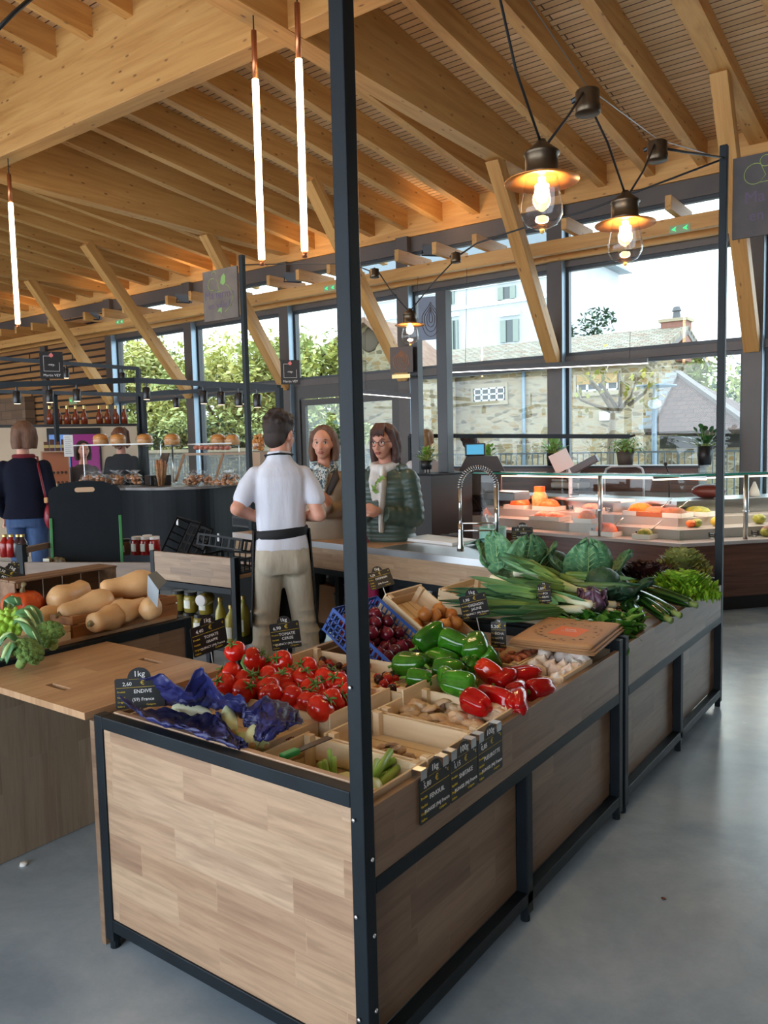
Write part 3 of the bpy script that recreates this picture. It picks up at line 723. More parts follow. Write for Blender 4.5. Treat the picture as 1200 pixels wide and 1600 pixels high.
# onions
def onion(label, m, r=.03, cat='onion'):
    t = thing('onion', label, cat)
    MB().lathe([(0, -r*.9), (r*.35, -r*.88), (r*.75, -r*.62), (r, -r*.1), (r*.97, r*.25), (r*.7, r*.66), (r*.34, r*.88), (r*.15, r*1.04), (r*.09, r*1.22), (0, r*1.24)], 22, fr=lambda a, rad, z: rad*(1+.03*math.cos(9*a))).obj('bulb', m, t, True)
    MB().lathe([(0, -r*.98), (r*.22, -r*.94), (r*.2, -r*.84), (0, -r*.82)], 8).obj('root', mat('onion_root', srgb(150, 120, 84), .8), t)
    return t
YO = mat('yellow_onion_skin', srgb(200, 140, 74), .38, col2=srgb(172, 104, 48), scale=26, stretch=(1, 1, .25), rand=.14)
RO = mat('red_onion_skin', srgb(110, 22, 44), .24, col2=srgb(74, 14, 30), scale=22, stretch=(1, 1, .25), rand=.25)
def tiltpt(t, p): return t.matrix_basis @ p if False else (Matrix.LocRotScale(t.location, t.rotation_euler, None) @ p)
bc = [o for o in COL.objects if o.name == 'mesh_crate'][0]
ps = pack(62, .0285, .47, .27, 11, 90)
ps = [V((p.x+.01, p.y, p.z)) for p in ps]
o = onion('dark red onion in the tilted blue mesh crate', RO, .030)
scatter(o, [tiltpt(bc, V((.02+p.x, p.y-.135, .008+p.z))) for p in ps], o['label'], 'red onions in the blue crate')
yc = [o for o in cr if 'yellow onions' in o['label']][0]
ps = pack(26, .031, .27, .26, 12, 90)
o = onion('papery golden-brown onion in the sloping wooden crate', YO, .033)
scatter(o, [tiltpt(yc, V((.13+p.x, p.y-.13, .017+p.z))) for p in ps], o['label'], 'yellow onions in the crate')
# shallots and garlic
o = onion('slim pinkish-brown shallot in the narrow tray behind the peppers', mat('shallot_skin', srgb(186, 112, 84), .4, col2=srgb(150, 82, 60), scale=30, rand=.15), .017, 'shallot'); o.scale = (.8, .8, 1.3)
for i in range(24):
    p = V((-1.60+.045*(i % 6), 2.74+.047*(i//6), .715+.012*(i % 3)))
    if i == 0: o.location = p; o.rotation_euler = (1.3, .4, 2); o['group'] = 'shallots in the tray'
    else: dup(o, p, (q.uniform(.9, 2), q.uniform(-.5, .5), q.uniform(0, 6)), o['label'], 'shallots in the tray', (.8, .8, 1.3))
GA = mat('garlic_skin', srgb(242, 238, 230), .5, col2=srgb(222, 208, 202), scale=22, stretch=(1, 1, .3), rand=.05)
t = thing('garlic_bulb', 'white garlic bulb in the tray by the outer board', 'garlic'); r = .031
MB().lathe([(0, -r*.7), (r*.5, -r*.72), (r*.95, -r*.4), (r*1.05, 0), (r*.85, r*.45), (r*.45, r*.8), (r*.2, r*.98), (r*.13, r*1.2), (0, r*1.22)], 28, fr=lambda a, rad, z: rad*(1-.10*abs(math.sin(3.5*a))**.6*(1 if z < r else .3))).obj('cloves', GA, t, True)
MB().lathe([(0, -r*.78), (r*.3, -r*.76), (r*.32, -r*.66), (0, -r*.6)], 8).obj('root_plate', mat('garlic_root', srgb(178, 158, 130), .8), t)
gp = [(845, 1035), (878, 1026), (900, 1040), (868, 1050), (925, 1040), (888, 1052), (858, 1030), (915, 1052), (842, 1050), (905, 1020), (893, 1032), (835, 1040), (860, 1042), (880, 1043), (910, 1034), (925, 1050), (850, 1022), (870, 1062), (895, 1062), (915, 1030)]
scatter(t, [settle(a, b, -1.31, -1.165, 2.65, 2.9, .715) for a, b in gp], t['label'], 'garlic bulbs in the tray')

# mushrooms
MU = mat('oyster_mushroom_cap', srgb(228, 206, 178), .55, col2=srgb(196, 164, 132), scale=26, rand=.12)
GILL = mat('mushroom_gills', srgb(226, 208, 184), .6)
def mushroom(name, label, m, seed, R=.034):
    s = random.Random(seed); t = thing(name, label, 'mushroom'); p1 = s.uniform(0, 6)
    def cap(u, v):
        a = v*2*PI; rad = u*R*(1+.16*math.sin(2*a+p1)+.1*math.sin(3*a+2*p1)+.06*math.sin(7*a))
        z = R*.42*(1-u**2.2)+.10*R*math.sin(3*a+p1)*u*u-.35*R*max(0, u-.85)/.15*.35
        return V((rad*math.cos(a), rad*math.sin(a), z))
    MB().grid(cap, 7, 24, thick=.004).obj('cap', m, t, True)
    MB().tube([(0, 0, R*.4), (R*.1, 0, 0), (R*.25, R*.1, -R*.6)], [R*.5, R*.3, R*.24], 10).obj('stalk', GILL, t, True)
    return t
mp = [(640, 1112), (655, 1105), (672, 1110), (690, 1100), (690, 1125), (700, 1140), (720, 1125), (740, 1120), (755, 1115), (770, 1120), (775, 1110), (700, 1150), (720, 1145), (745, 1135), (640, 1122), (662, 1125), (680, 1142), (655, 1135), (735, 1108), (710, 1110), (786, 1117), (730, 1152)]
for k in range(2):
    o = mushroom('mushroom', 'beige oyster mushroom with curled rim in the full crate', MU, 5+k, .041)
    scatter(o, [settle(a, b, -1.465, -1.17, 2.025, 2.25, .682) for a, b in mp[k::2]], o['label'], 'oyster mushrooms', [(q.uniform(-.5, .4), q.uniform(-.2, .7), q.uniform(0, 6)) for _ in mp[k::2]], (.85, 1.15))
SH = mat('shiitake_cap', srgb(176, 150, 122), .6, col2=srgb(150, 118, 90), scale=30, rand=.15)
o = mushroom('mushroom', 'small brown shiitake left over in the nearly empty crate', SH, 9, .026)
sp = [(592, 1170), (604, 1176), (612, 1166), (598, 1186), (622, 1172), (588, 1196), (640, 1182), (608, 1190)]
scatter(o, [settle(a, b, -1.47, -1.2, 1.76, 1.97, .682) for a, b in sp], o['label'], 'leftover shiitake')
dupf = MB()
# fennel / celery stalks and leaf sheaths in the corner crate
FE = mat('fennel_green', srgb(168, 204, 108), .4, col2=srgb(128, 180, 70), scale=12, stretch=(1, 1, .2)); FW = mat('fennel_white', srgb(222, 228, 186), .4, col2=srgb(190, 210, 130), scale=8, stretch=(1, 1, .2))
def fennel(label, loc, rot, s=1):
    t = thing('fennel', label, 'fennel', loc, rot=rot, scale=s)
    MB().lathe([(0, -.05), (.025, -.048), (.042, -.02), (.04, .01), (.026, .04), (.02, .05), (0, .052)], 20, fr=lambda a, r, z: r*(1+.12*math.cos(2*a))).obj('bulb', FW, t, True)
    for k, (x, y) in enumerate(((-.014, 0), (.012, .006), (0, -.012), (.003, .014))):
        MB().tube([(x*.8, y*.8, .03), (x*1.3, y*1.3, .08), (x*1.9, y*1.9, .125+.01*k)], [.012, .011, .010], 9, flat=.8).obj('stalk', FE, t, True)
    return t
fennel('pale green fennel with upright cut stalks beside the tall post', at_x(520, 1212, -1.40)+V((0, 0, -.06)), (.15, -.1, .4), .85)
fennel('fennel bulb lying low behind the fennel stalks', (-1.33, 1.62, .66), (1.3, .2, 2.2), .95)
o = fennel('large fennel leaf base lying flat right of the tall post', (-1.22, 1.555, .682), (-1.35, .1, .2), 1.15)
# a price tag holder with green clip lying on the endive crate rim
t = thing('knife', 'long black-bladed knife with green handle on the crate rims', 'knife', (0, 0, 0))
a = at_z(440, 1183, .752); b_ = at_z(515, 1152, .752); mid = a.lerp(b_, .32)
MB().bar(a, mid, .026, .016, bev=.004).obj('handle', mat('green_plastic', srgb(40, 150, 84), .4), t)
MB().bar(mid, b_, .024, .003).obj('blade', mat('dark_blade', srgb(70, 72, 76), .3, .8), t)

# endives in crumpled blue paper
EN = mat('endive_leaf', srgb(232, 236, 214), .35, col2=srgb(206, 216, 140), scale=4, stretch=(1, 1, .5), rand=.04)
def endive(label, p, d):
    t = thing('endive', label, 'endive'); r = .025
    MB().lathe([(0, -.072), (r*.5, -.070), (r*.85, -.05), (r, -.015), (r*.9, .02), (r*.55, .055), (r*.2, .075), (0, .08)], 20, fr=lambda a, rad, z: rad*(1+.06*math.cos(3*a+z*18))).obj('leaves', EN, t, True)
    MB().lathe([(0, -.076), (r*.4, -.074), (r*.45, -.066), (0, -.064)], 10).obj('cut_base', mat('endive_base', srgb(206, 170, 120), .6), t)
    t.matrix_world = Matrix.Translation(p) @ aim(*d); return t
endive('plump white endive showing its cut base in the blue paper', at_z(358, 1124, .775), (-.75, .55, .2))
endive('endive beneath the plump one, half under the blue paper fold', at_z(398, 1146, .762), (-.5, .6, .1))
endive('endive lowest at the crate rim, tip hidden in the blue paper', at_z(392, 1158, .74), (-.9, .1, 0))
endive('pale endive near the price sign, mostly hidden by blue paper', at_z(300, 1110, .75), (.9, .2, 0))
PB = mat('blue_tissue_paper', srgb(40, 45, 106), .45, col2=srgb(26, 30, 80), scale=6, bump=.35, bscale=45)
def paper(path, hs, seed, wv=.03):
    """crumpled sheet swept between two edges"""
    def fn(u, v):
        k = u*(len(path)-1); i = min(int(k), len(path)-2); fr = k-i
        a0, b0, c0 = path[i]; a1, b1, c1 = path[i+1]
        A_ = V(a0).lerp(V(a1), fr); Bm = V(b0).lerp(V(b1), fr); Cc = V(c0).lerp(V(c1), fr)
        p = (1-v)**2*A_+2*v*(1-v)*Bm+v*v*Cc
        n1 = noise.noise_vector(V((u*9+seed, v*5, seed)))*wv*.6+noise.noise_vector(V((u*20+seed, v*11, seed*2)))*wv*.25
        cr_ = (abs(noise.noise(V((u*14, v*9, seed+3))))*.8+abs(noise.noise(V((u*31, v*21, seed+7))))*.2)*wv
        return p+n1+V((0, 0, cr_))
    return fn
t = thing('tissue_paper', 'crumpled dark blue tissue paper lining the endive crate and hanging over its rim', 'paper', (-1.85, 1.6, .75)); I = Matrix.Translation(-t.location)
P_ = lambda px, py, z: at_z(px, py, z)
front = [(P_(186, 1088, .86), P_(220, 1120, .78), P_(262, 1108, .76)), (P_(205, 1108, .83), P_(262, 1145, .76), P_(300, 1118, .75)), (P_(240, 1128, .80), P_(300, 1152, .77), P_(335, 1118, .76)),
         (P_(290, 1140, .785), P_(330, 1160, .78), P_(345, 1120, .77)), (P_(335, 1158, .775), P_(365, 1168, .77), P_(335, 1115, .80)), (P_(368, 1172, .77), P_(385, 1168, .77), P_(352, 1138, .78)), (P_(385, 1170, .765), P_(388, 1164, .77), P_(375, 1158, .78))]
MB().grid(paper(front, None, 1.3, .02), 90, 30, I, .0012).obj('front_fold', PB, t, True)
back = [(P_(198, 1062, .85), P_(235, 1085, .78), P_(240, 1100, .76)), (P_(245, 1052, .88), P_(270, 1090, .80), P_(275, 1105, .75)), (P_(262, 1062, .87), P_(285, 1092, .80), P_(300, 1112, .75)), (P_(290, 1082, .85), P_(312, 1095, .78), P_(320, 1110, .75)),
        (P_(312, 1045, .92), P_(335, 1085, .83), P_(335, 1108, .76)), (P_(330, 1062, .90), P_(350, 1100, .80), P_(352, 1112, .77)), (P_(345, 1090, .85), P_(372, 1112, .80), P_(372, 1118, .77)), (P_(385, 1092, .84), P_(388, 1112, .80), P_(384, 1122, .77))]
MB().grid(paper(back, None, 5.1, .02), 100, 34, I, .0012).obj('back_fold', PB, t, True)
side = [(P_(380, 1112, .82), P_(378, 1122, .80), P_(380, 1130, .78)), (P_(415, 1092, .84), P_(405, 1125, .80), P_(392, 1145, .765)), (P_(440, 1096, .83), P_(425, 1138, .81), P_(398, 1160, .765)), (P_(468, 1112, .81), P_(445, 1138, .80), P_(410, 1158, .77)), (P_(474, 1130, .79), P_(450, 1142, .79), P_(420, 1156, .765))]
MB().grid(paper(side, None, 8.7, .018), 64, 32, I, .0012).obj('side_fold', PB, t, True)
# ---------------------------------------------------------------- leeks, cabbages, salads
def gradz(name, stops, z0, z1, rough=.4, stretch=(30, 30, 2), amt=.3, rand=.08):
    """colour that changes along the piece's own length"""
    m, nt, b = _mat(name); tc = N(nt, 'ShaderNodeTexCoord'); s = N(nt, 'ShaderNodeSeparateXYZ'); nt.links.new(tc.outputs['Object'], s.inputs[0])
    mr = N(nt, 'ShaderNodeMapRange'); mr.inputs[1].default_value = z0; mr.inputs[2].default_value = z1; nt.links.new(s.outputs['Z'], mr.inputs[0])
    c = ramp(nt, mr.outputs[0], stops); v = coords(nt, stretch); g = ramp(nt, noise_t(nt, v, 1.5, 3), [(.3, (.75, .8, .75)), (.7, (1.12, 1.1, 1.1))])
    c = mixc(nt, amt, c, g, 'MULTIPLY'); oi = N(nt, 'ShaderNodeObjectInfo'); r = N(nt, 'ShaderNodeMapRange'); r.inputs[3].default_value = 1-rand; r.inputs[4].default_value = 1+rand; nt.links.new(oi.outputs['Random'], r.inputs[0])
    hs = N(nt, 'ShaderNodeHueSaturation'); nt.links.new(c, hs.inputs['Color']); nt.links.new(r.outputs[0], hs.inputs['Value']); nt.links.new(hs.outputs[0], b.inputs['Base Color'])
    b.inputs['Roughness'].default_value = rough; return m
LK = gradz('leek_shaft', [(0, srgb(236, 236, 216)), (.5, srgb(226, 232, 190)), (.85, srgb(150, 182, 96)), (1, srgb(110, 150, 70))], 0, .26)
LL = gradz('leek_leaf', [(0, srgb(150, 180, 92)), (.3, srgb(112, 154, 88)), (1, srgb(66, 118, 88))], .24, .6, rand=.15)
def leek(label, a, b, seed, R=.017):
    s = random.Random(seed); L = (b-a).length; t = thing('leek', label, 'leek', a)
    z = (b-a).normalized(); x = V((0, 0, 1)).cross(z).normalized(); y = z.cross(x)
    t.matrix_world = Matrix.Translation(a) @ Matrix((x, y, z)).transposed().to_4x4()
    k = L/.55
    MB().tube([(0, 0, -.004), (0, 0, .004), (0, 0, .02), (0, 0, .1*k), (0, 0, .22*k), (0, 0, .29*k)], [R*.5, R*1.15, R*1.1, R*.95, R, R*.9], 14).obj('shaft', LK, t, True)
    f = MB()
    for i in range(9): aa = i*.7; f.tube([(R*.4*math.cos(aa), R*.4*math.sin(aa), 0), (R*.9*math.cos(aa), R*.9*math.sin(aa), -.018)], [.0012, .0005], 4)
    f.obj('roots', mat('leek_roots', srgb(206, 196, 160), .8), t)
    for i in range(6):
        aa = (i/6)*2*PI+s.uniform(-.3, .3); sp = s.uniform(.02, .085); LL_ = L*s.uniform(.82, 1.02); w = s.uniform(.019, .03)
        ca, sa = math.cos(aa), math.sin(aa)
        def leaf(u, v, ca=ca, sa=sa, sp=sp, LL_=LL_, w=w):
            zz = .24*k+u*(LL_-.24*k); d = R*.6+sp*u**1.6; vv = (v-.5)*2
            ww = w*(1-u**6)*(1 if u > .1 else .75+2.5*u); fold = .5*abs(vv)*ww
            return V((d*ca*1.3-sa*vv*ww+ca*fold, d*sa*.55+ca*vv*ww*.9+sa*fold, zz))
        MB().grid(leaf, 12, 4, thick=.0012).obj('leaf', LL, t, True)
    return t
LKS = [((972, 930, .80), (705, 933, .875)), ((962, 945, .79), (688, 930, .88)), ((950, 922, .82), (772, 872, 1.0)), ((945, 952, .78), (770, 958, .85)),
       ((768, 903, .90), (905, 950, .83)), ((803, 895, .91), (990, 910, .86)), ((958, 956, .77), (745, 945, .84)), ((935, 938, .83), (785, 868, 1.0)),
       ((775, 915, .87), (1005, 922, .84)), ((925, 945, .83), (735, 905, .93)), ((940, 928, .84), (795, 905, .95)), ((912, 952, .81), (715, 948, .85))]
LT = ['leek lowest at the crate end, white root towards the cabbage', 'leek reaching to the far corner of the crate', 'leek whose leaves rise highest out of the crate', 'leek along the front board of the crate', 'leek lying the other way, white root beside the clerk counter', 'leek turned around, leaves pointing at the dark crate', 'leek at the front, half hidden under the paper bags', 'leek with steep leaves beside the highest one', 'leek turned around beneath the others, leaf tips by the salads', 'leek crossing the middle of the bundle', 'short leek on top of the bundle with pale green middle', 'leek tucked against the front corner of the crate']
for i, ((a, b), lb) in enumerate(zip(LKS, LT)): leek(lb, at_z(*a), at_z(*b), i)

# savoy cabbage
m, nt, b = _mat('savoy_leaf'); v = coords(nt, (1, 1, 1)); vo = N(nt, 'ShaderNodeTexVoronoi'); vo.feature = 'SMOOTH_F1'; vo.inputs['Scale'].default_value = 55; nt.links.new(v, vo.inputs['Vector'])
c = ramp(nt, vo.outputs['Distance'], [(.05, srgb(62, 114, 84)), (.5, srgb(96, 148, 106)), (.8, srgb(140, 180, 130))]); nz = ramp(nt, noise_t(nt, v, 7, 3), [(.35, (.72, .82, .8)), (.65, (1.1, 1.1, 1.05))])
nt.links.new(mixc(nt, .6, c, nz, 'MULTIPLY'), b.inputs['Base Color']); b.inputs['Roughness'].default_value = .48; bumpit(nt, b, vo.outputs['Distance'], -.6, .01); SAV = m
VEIN = mat('cabbage_vein', srgb(172, 202, 142), .5)
DKL = mat('dark_savoy_leaf', srgb(30, 66, 50), .5, col2=srgb(46, 86, 60), scale=20, bump=.5, bscale=60)
def cab_leaf(par, az, r, up, out, wid, m, curl=.25, veins=True, seed=0):
    """leaf growing from the base of the head at azimuth az, `up` long, leaning by `out`"""
    ca, sa = math.cos(az), math.sin(az)
    def P(u, v, off=0):
        vv = (v-.5)*2; w = wid*math.sin(PI*min(1, .12+u*.8))**.7
        if u > .85: w *= math.sqrt(max(0.02, 1-((u-.85)/.16)**2))
        h = u*up; d = r*(.25+.95*math.sin(min(1.4, u*1.7+.25)))+out*u*u
        cup = curl*w*vv*vv
        ru = .012*math.sin(9*u+seed)*vv*vv+.010*math.sin(13*vv+6*u+seed)
        nrm = V((ca, sa, -.2))*off
        return V((ca*(d-cup+ru)-sa*vv*w, sa*(d-cup+ru)+ca*vv*w, h+.02*math.sin(7*vv+seed)*u))+nrm
    o = MB().grid(lambda u, v: P(u, v), 14, 12, thick=.002).obj('outer_leaf', m, par, True)
    if veins:
        f = MB(); f.tube([P(u/10, .5, .002) for u in range(10)], [.0045*(1-u/11) for u in range(10)], 6)
        for k in range(7):
            for sd in (-1, 1):
                u0 = .1+.11*k; pts = [P(min(.97, u0+.22*t_), .5+sd*.46*t_, .0015) for t_ in (0, .25, .5, .75, 1)]
                f.tube(pts, [.0022, .0018, .0014, .001, .0004], 5)
        f.obj('vein', VEIN, o, True)
    return o
def cabbage(label, loc, R, azs, m=SAV, head=None, rz=0, up=None, veins=True):
    t = thing('savoy_cabbage', label, 'cabbage', loc, rz)
    MB().ball((0, 0, R*.85), R*.85, R*.85, R*.8, 24, 16, fn=lambda p: 1+.03*noise.noise(p*6)).obj('head', head or DKL, t, True)
    for i, (az, u, o, w) in enumerate(azs): cab_leaf(t, az-rz, R, (up or 1)*R*u, R*o, R*w, m, seed=i*1.7, veins=veins)
    return t
def azcam(p): d = CAM-p; return math.atan2(d.y, d.x)
p = at_z(805, 905, .82); a = azcam(p)
cabbage('big savoy cabbage with two upright leaves facing out, beside the teal tub', p, .132, [(a-.65, 2.1, .25, .85), (a+.45, 1.95, .3, .95), (a-1.9, 1.5, .5, .9), (a+1.5, 1.5, .5, .9), (a+2.6, 1.4, .5, .9), (a-.2, .9, .9, .9)])
p = at_z(915, 912, .80); a = azcam(p)
cabbage('savoy cabbage with one large veined leaf standing against the brown counter', p, .13, [(a+.1, 2.0, .2, 1.0), (a-1.6, 1.4, .5, .8), (a+1.7, 1.3, .7, .9), (a+2.8, 1.3, .5, .9)])
p = at_z(868, 905, .79); a = azcam(p)
cabbage('smaller dark savoy cabbage sitting between the two big ones', p, .10, [(a-.2, 1.3, .3, .9), (a+1.3, 1.6, .2, .7), (a-1.5, 1.5, .3, .7)], veins=True)
p = at_z(935, 945, .76); a = azcam(p)
cabbage('dark spreading savoy cabbage in the black mesh crate', p+V((0, .06, 0)), .11, [(a+.3, 1.0, .9, 1.1), (a-.9, 1.0, 1.0, 1.0), (a+1.5, 1.1, 1.0, 1.0), (a+2.8, 1.1, .8, 1.0)], m=DKL, veins=False)
RC = mat('red_cabbage_leaf', srgb(72, 44, 74), .35, col2=srgb(112, 84, 112), scale=9, stretch=(1, 1, .4), bump=.2)
def red_cab(label, loc, R):
    t = thing('red_cabbage', label, 'cabbage', loc)
    MB().ball((0, 0, R*.92), R, R, R*.95, 24, 16).obj('head', RC, t, True)
    for i in range(4):
        o = cab_leaf(t, i*1.6+.4, R*.98, R*1.75, -R*.25, R*.95, RC, .5, False, i)
    return t
red_cab('small purple cabbage under the leaves of the big savoy', at_z(848, 925, .80), .055)
red_cab('purple cabbage at the side of the black crate behind the leek roots', at_z(925, 960, .76), .062)
t = black_crate('black mesh crate around the dark spreading cabbage', (-1.42, 3.62, .571), (0, 0, -.1), .34, .3, .2)

# salads
def salad_mat(name, stops, rad):
    m, nt, b = _mat(name); tc = N(nt, 'ShaderNodeTexCoord'); L = N(nt, 'ShaderNodeVectorMath', operation='LENGTH'); nt.links.new(tc.outputs['Object'], L.inputs[0])
    nz = noise_t(nt, tc.outputs['Object'], 16, 3); mr = N(nt, 'ShaderNodeMapRange'); mr.inputs[2].default_value = rad; nt.links.new(L.outputs['Value'], mr.inputs[0])
    ad = N(nt, 'ShaderNodeMath', operation='MULTIPLY_ADD'); ad.inputs[1].default_value = .5; nt.links.new(nz, ad.inputs[0]); su = N(nt, 'ShaderNodeMath', operation='SUBTRACT'); su.inputs[1].default_value = .25; nt.links.new(mr.outputs[0], su.inputs[0]); nt.links.new(su.outputs[0], ad.inputs[2])
    nt.links.new(ramp(nt, ad.outputs[0], stops), b.inputs['Base Color']); b.inputs['Roughness'].default_value = .42
    b.inputs['Subsurface Weight'].default_value = .15; b.inputs['Subsurface Scale'].default_value = .01; return m
def salad(name, label, loc, R, m, seed, n=34, frill=.2, flat=.7, r0=0):
    s = random.Random(seed); f = MB()
    for k in range(n):
        ring = k/n; az = k*2.4+s.uniform(-.2, .2); el = math.asin(.04+.95*ring) if r0 else (.15+1.35*(1-ring)) if k < n*.85 else 1.45
        L = R*s.uniform(.85, 1.08)*(1 if ring < .8 or r0 else .8)*(1-r0); w = L*(.8 if r0 else .48); ph = s.uniform(0, 6)
        ca, sa = math.cos(az), math.sin(az); ce, se = math.cos(el), math.sin(el)
        def P(u, v, ca=ca, sa=sa, ce=ce, se=se, L=L, w=w, ph=ph):
            vv = (v-.5)*2; e = max(u, abs(vv)*min(1, u*1.6)); ww = w*(.25+.75*u**.6)
            fr = frill*L*e**4*math.sin(vv*11+ph)*.55+frill*L*.4*e**3*math.sin(u*17+ph*2+vv*5)
            curl = .35*L*u**3
            rr_ = r0*R+u*L; x = rr_*ce-curl*se*.3; z = rr_*se*flat+fr*ce-curl*.35*ce; y = vv*ww*(1+.1*math.sin(ph+u*9))
            x += fr*se
            return V((ca*x-sa*y, sa*x+ca*y, z+.01))
        f.grid(P, 6, 16)
    return f.obj(name, m, None, True, label=label, cat='lettuce', )
def at(o, p, rz=0): o.location = p; o.rotation_euler = (0, 0, rz); return o
GRN = salad_mat('batavia_leaf', [(.35, srgb(202, 220, 130)), (.6, srgb(166, 204, 72)), (.95, srgb(128, 178, 46))], .16)
RED = salad_mat('oak_leaf_red', [(.3, srgb(120, 130, 62)), (.55, srgb(74, 46, 34)), (.9, srgb(52, 24, 24))], .16)
PAL = salad_mat('pale_lettuce_leaf', [(.3, srgb(214, 220, 160)), (.7, srgb(168, 186, 104)), (1, srgb(150, 156, 88))], .15)
at(salad('lettuce', 'bright green curly lettuce overflowing the outer board by the far post', None, .185, GRN, 1, 150, .42, .62, .55), at_z(1072, 930, .76)+V((-.04, .05, -.005)))
at(salad('lettuce', 'big dark red oak leaf lettuce behind the zucchini', None, .19, RED, 2, 130, .42, .8, .5), at_z(1005, 925, .74)+V((0, .05, 0)))
at(salad('lettuce', 'pale crinkled lettuce with brownish edge beside the far post', None, .155, PAL, 3, 80, .22, .95, .45), at_z(1062, 905, .74)+V((0, .06, .03)))
at(salad('lettuce', 'dark red lettuce tucked behind the bright curly one, by the corner post', None, .13, RED, 4, 30, .24, .7), V((-1.27, 4.68, .73)))
at(salad('lettuce', 'light green lettuce peeping out between dark crate and red lettuce', None, .12, GRN, 5, 26, .2, .7), at_z(972, 935, .73)+V((.0, .08, 0)))

# zucchini
m, nt, b = _mat('zucchini_skin'); tc = N(nt, 'ShaderNodeTexCoord'); wv = N(nt, 'ShaderNodeTexGradient', gradient_type='RADIAL'); nt.links.new(tc.outputs['Object'], wv.inputs[0])
mu = N(nt, 'ShaderNodeMath', operation='MULTIPLY'); mu.inputs[1].default_value = 50; nt.links.new(wv.outputs[1], mu.inputs[0]); sn = N(nt, 'ShaderNodeMath', operation='SINE'); nt.links.new(mu.outputs[0], sn.inputs[0])
ad = N(nt, 'ShaderNodeMath', operation='ADD'); nt.links.new(sn.outputs[0], ad.inputs[0]); nt.links.new(noise_t(nt, tc.outputs['Object'], 120, 2), ad.inputs[1])
nt.links.new(ramp(nt, ad.outputs[0], [(.4, srgb(22, 52, 22)), (1.0, srgb(48, 92, 36))]), b.inputs['Base Color']); b.inputs['Roughness'].default_value = .16; ZU = m
def zucchini(label, a, b_, r=.033, m=ZU):
    L = (b_-a).length; t = thing('zucchini', label, 'zucchini'); z = (b_-a).normalized(); x = V((0, 0, 1)).cross(z).normalized(); y = z.cross(x)
    t.matrix_world = Matrix.Translation(a) @ Matrix((x, y, z)).transposed().to_4x4()
    MB().lathe([(0, 0), (r*.55, .002), (r*.92, L*.08), (r*1.05, L*.3), (r, L*.6), (r*.8, L*.86), (r*.62, L*.93), (r*.3, L*.95), (0, L*.951)], 20, fr=lambda a_, r_, z_: r_*(1+.03*math.cos(6*a_))).obj('flesh', m, t, True)
    MB().tube([(0, 0, L*.93), (0, 0, L*.97), (.003, 0, L*1.05)], [r*.6, r*.42, r*.5], 6).obj('stem', mat('zucchini_stem', srgb(126, 150, 84), .6), t, True); return t
for i, (a, b_, lb) in enumerate([((985, 925, .80), (1058, 960, .765), 'topmost zucchini lying from the salads down to the board'), ((1000, 935, .785), (1045, 968, .75), 'zucchini just under the topmost one'), ((1010, 920, .80), (1085, 945, .76), 'zucchini under the bright curly lettuce'), ((1000, 968, .765), (985, 945, .78), 'dark zucchini seen end-on, beside the spinach'), ((975, 950, .77), (1000, 935, .79), 'dark zucchini lying towards the black crate')]):
    zucchini(lb, at_z(*a), at_z(*b_))
# loose spinach leaves
SPN = mat('spinach_leaf', srgb(44, 104, 34), .34, col2=srgb(84, 146, 52), scale=22); s = random.Random(4); f = MB()
for k in range(300):
    cx = s.uniform(-1.40, -1.15); cy = s.uniform(3.25, 3.55); base = V((cx, cy, .71+s.uniform(0, .06))); az = s.uniform(0, 6.28); el = s.uniform(-.2, 1.0); L = s.uniform(.05, .085); w = L*.3
    ca, sa, ce, se = math.cos(az), math.sin(az), math.cos(el), math.sin(el)
    def P(u, v): 
        vv = (v-.5)*2; ww = w*math.sin(PI*min(.98, .08+u*.9))**.8; x = u*L; zz = .25*ww*vv*vv*2-.2*L*u*u
        return base+V((ca*(x*ce-zz*se)-sa*vv*ww, sa*(x*ce-zz*se)+ca*vv*ww, x*se+zz*ce))
    f.grid(P, 5, 4)
f.obj('spinach_leaves', SPN, None, True, label='loose heap of dark green spinach leaves behind the paper bags', cat='greens', kind='stuff')
crate('wooden crate under the loose spinach and zucchini', -1.54, -1.14, 3.26, 3.66, .571, .13, .09, low=True)

# ---------------------------------------------------------------- paper bags
KR = mat('kraft_paper', srgb(186, 144, 102), .7, col2=srgb(172, 130, 90), scale=3, bump=.08, bscale=12, rand=.04)
OR_ = mat('orange_print', srgb(226, 116, 62), .7); BRN = mat('brown_print', srgb(112, 80, 58), .7)
ux = V((.318, .03, 0)); uy = V((-.125, .43, .0)); o0 = V((-1.435, 2.80, .7665))
for k in range(12):
    j = random.Random(k); off = V((j.uniform(-.014, .014), j.uniform(-.016, .016), .0030*k)); M = frame_mat(o0+off, ux, uy)
    t = thing('paper_bag', 'flat brown paper bag in the stack over the garlic tray' if k < 11 else 'topmost paper bag of the stack, with orange square and brown doodles', 'paper bag', M.translation, group='stacked paper bags' if k < 11 else None); t.matrix_world = M
    def P(u, v): return V((u*.322, v*.445, .0012+.004*max(0, u-.8)**2*12*.5+.0008*math.sin(5*u+k)))
    MB().grid(P, 10, 8, thick=.0012).obj('sheet', KR, t, True)
    MB().box(.004, .318, .405, .435, .0016, .0026).obj('folded_bottom', KR, t)
f = MB(); f.poly([(.10, .145, .0024), (.225, .125, .0024), (.24, .275, .0024), (.115, .295, .0024)]); f.obj('printed_square', OR_, t)
s = random.Random(9); f = MB()
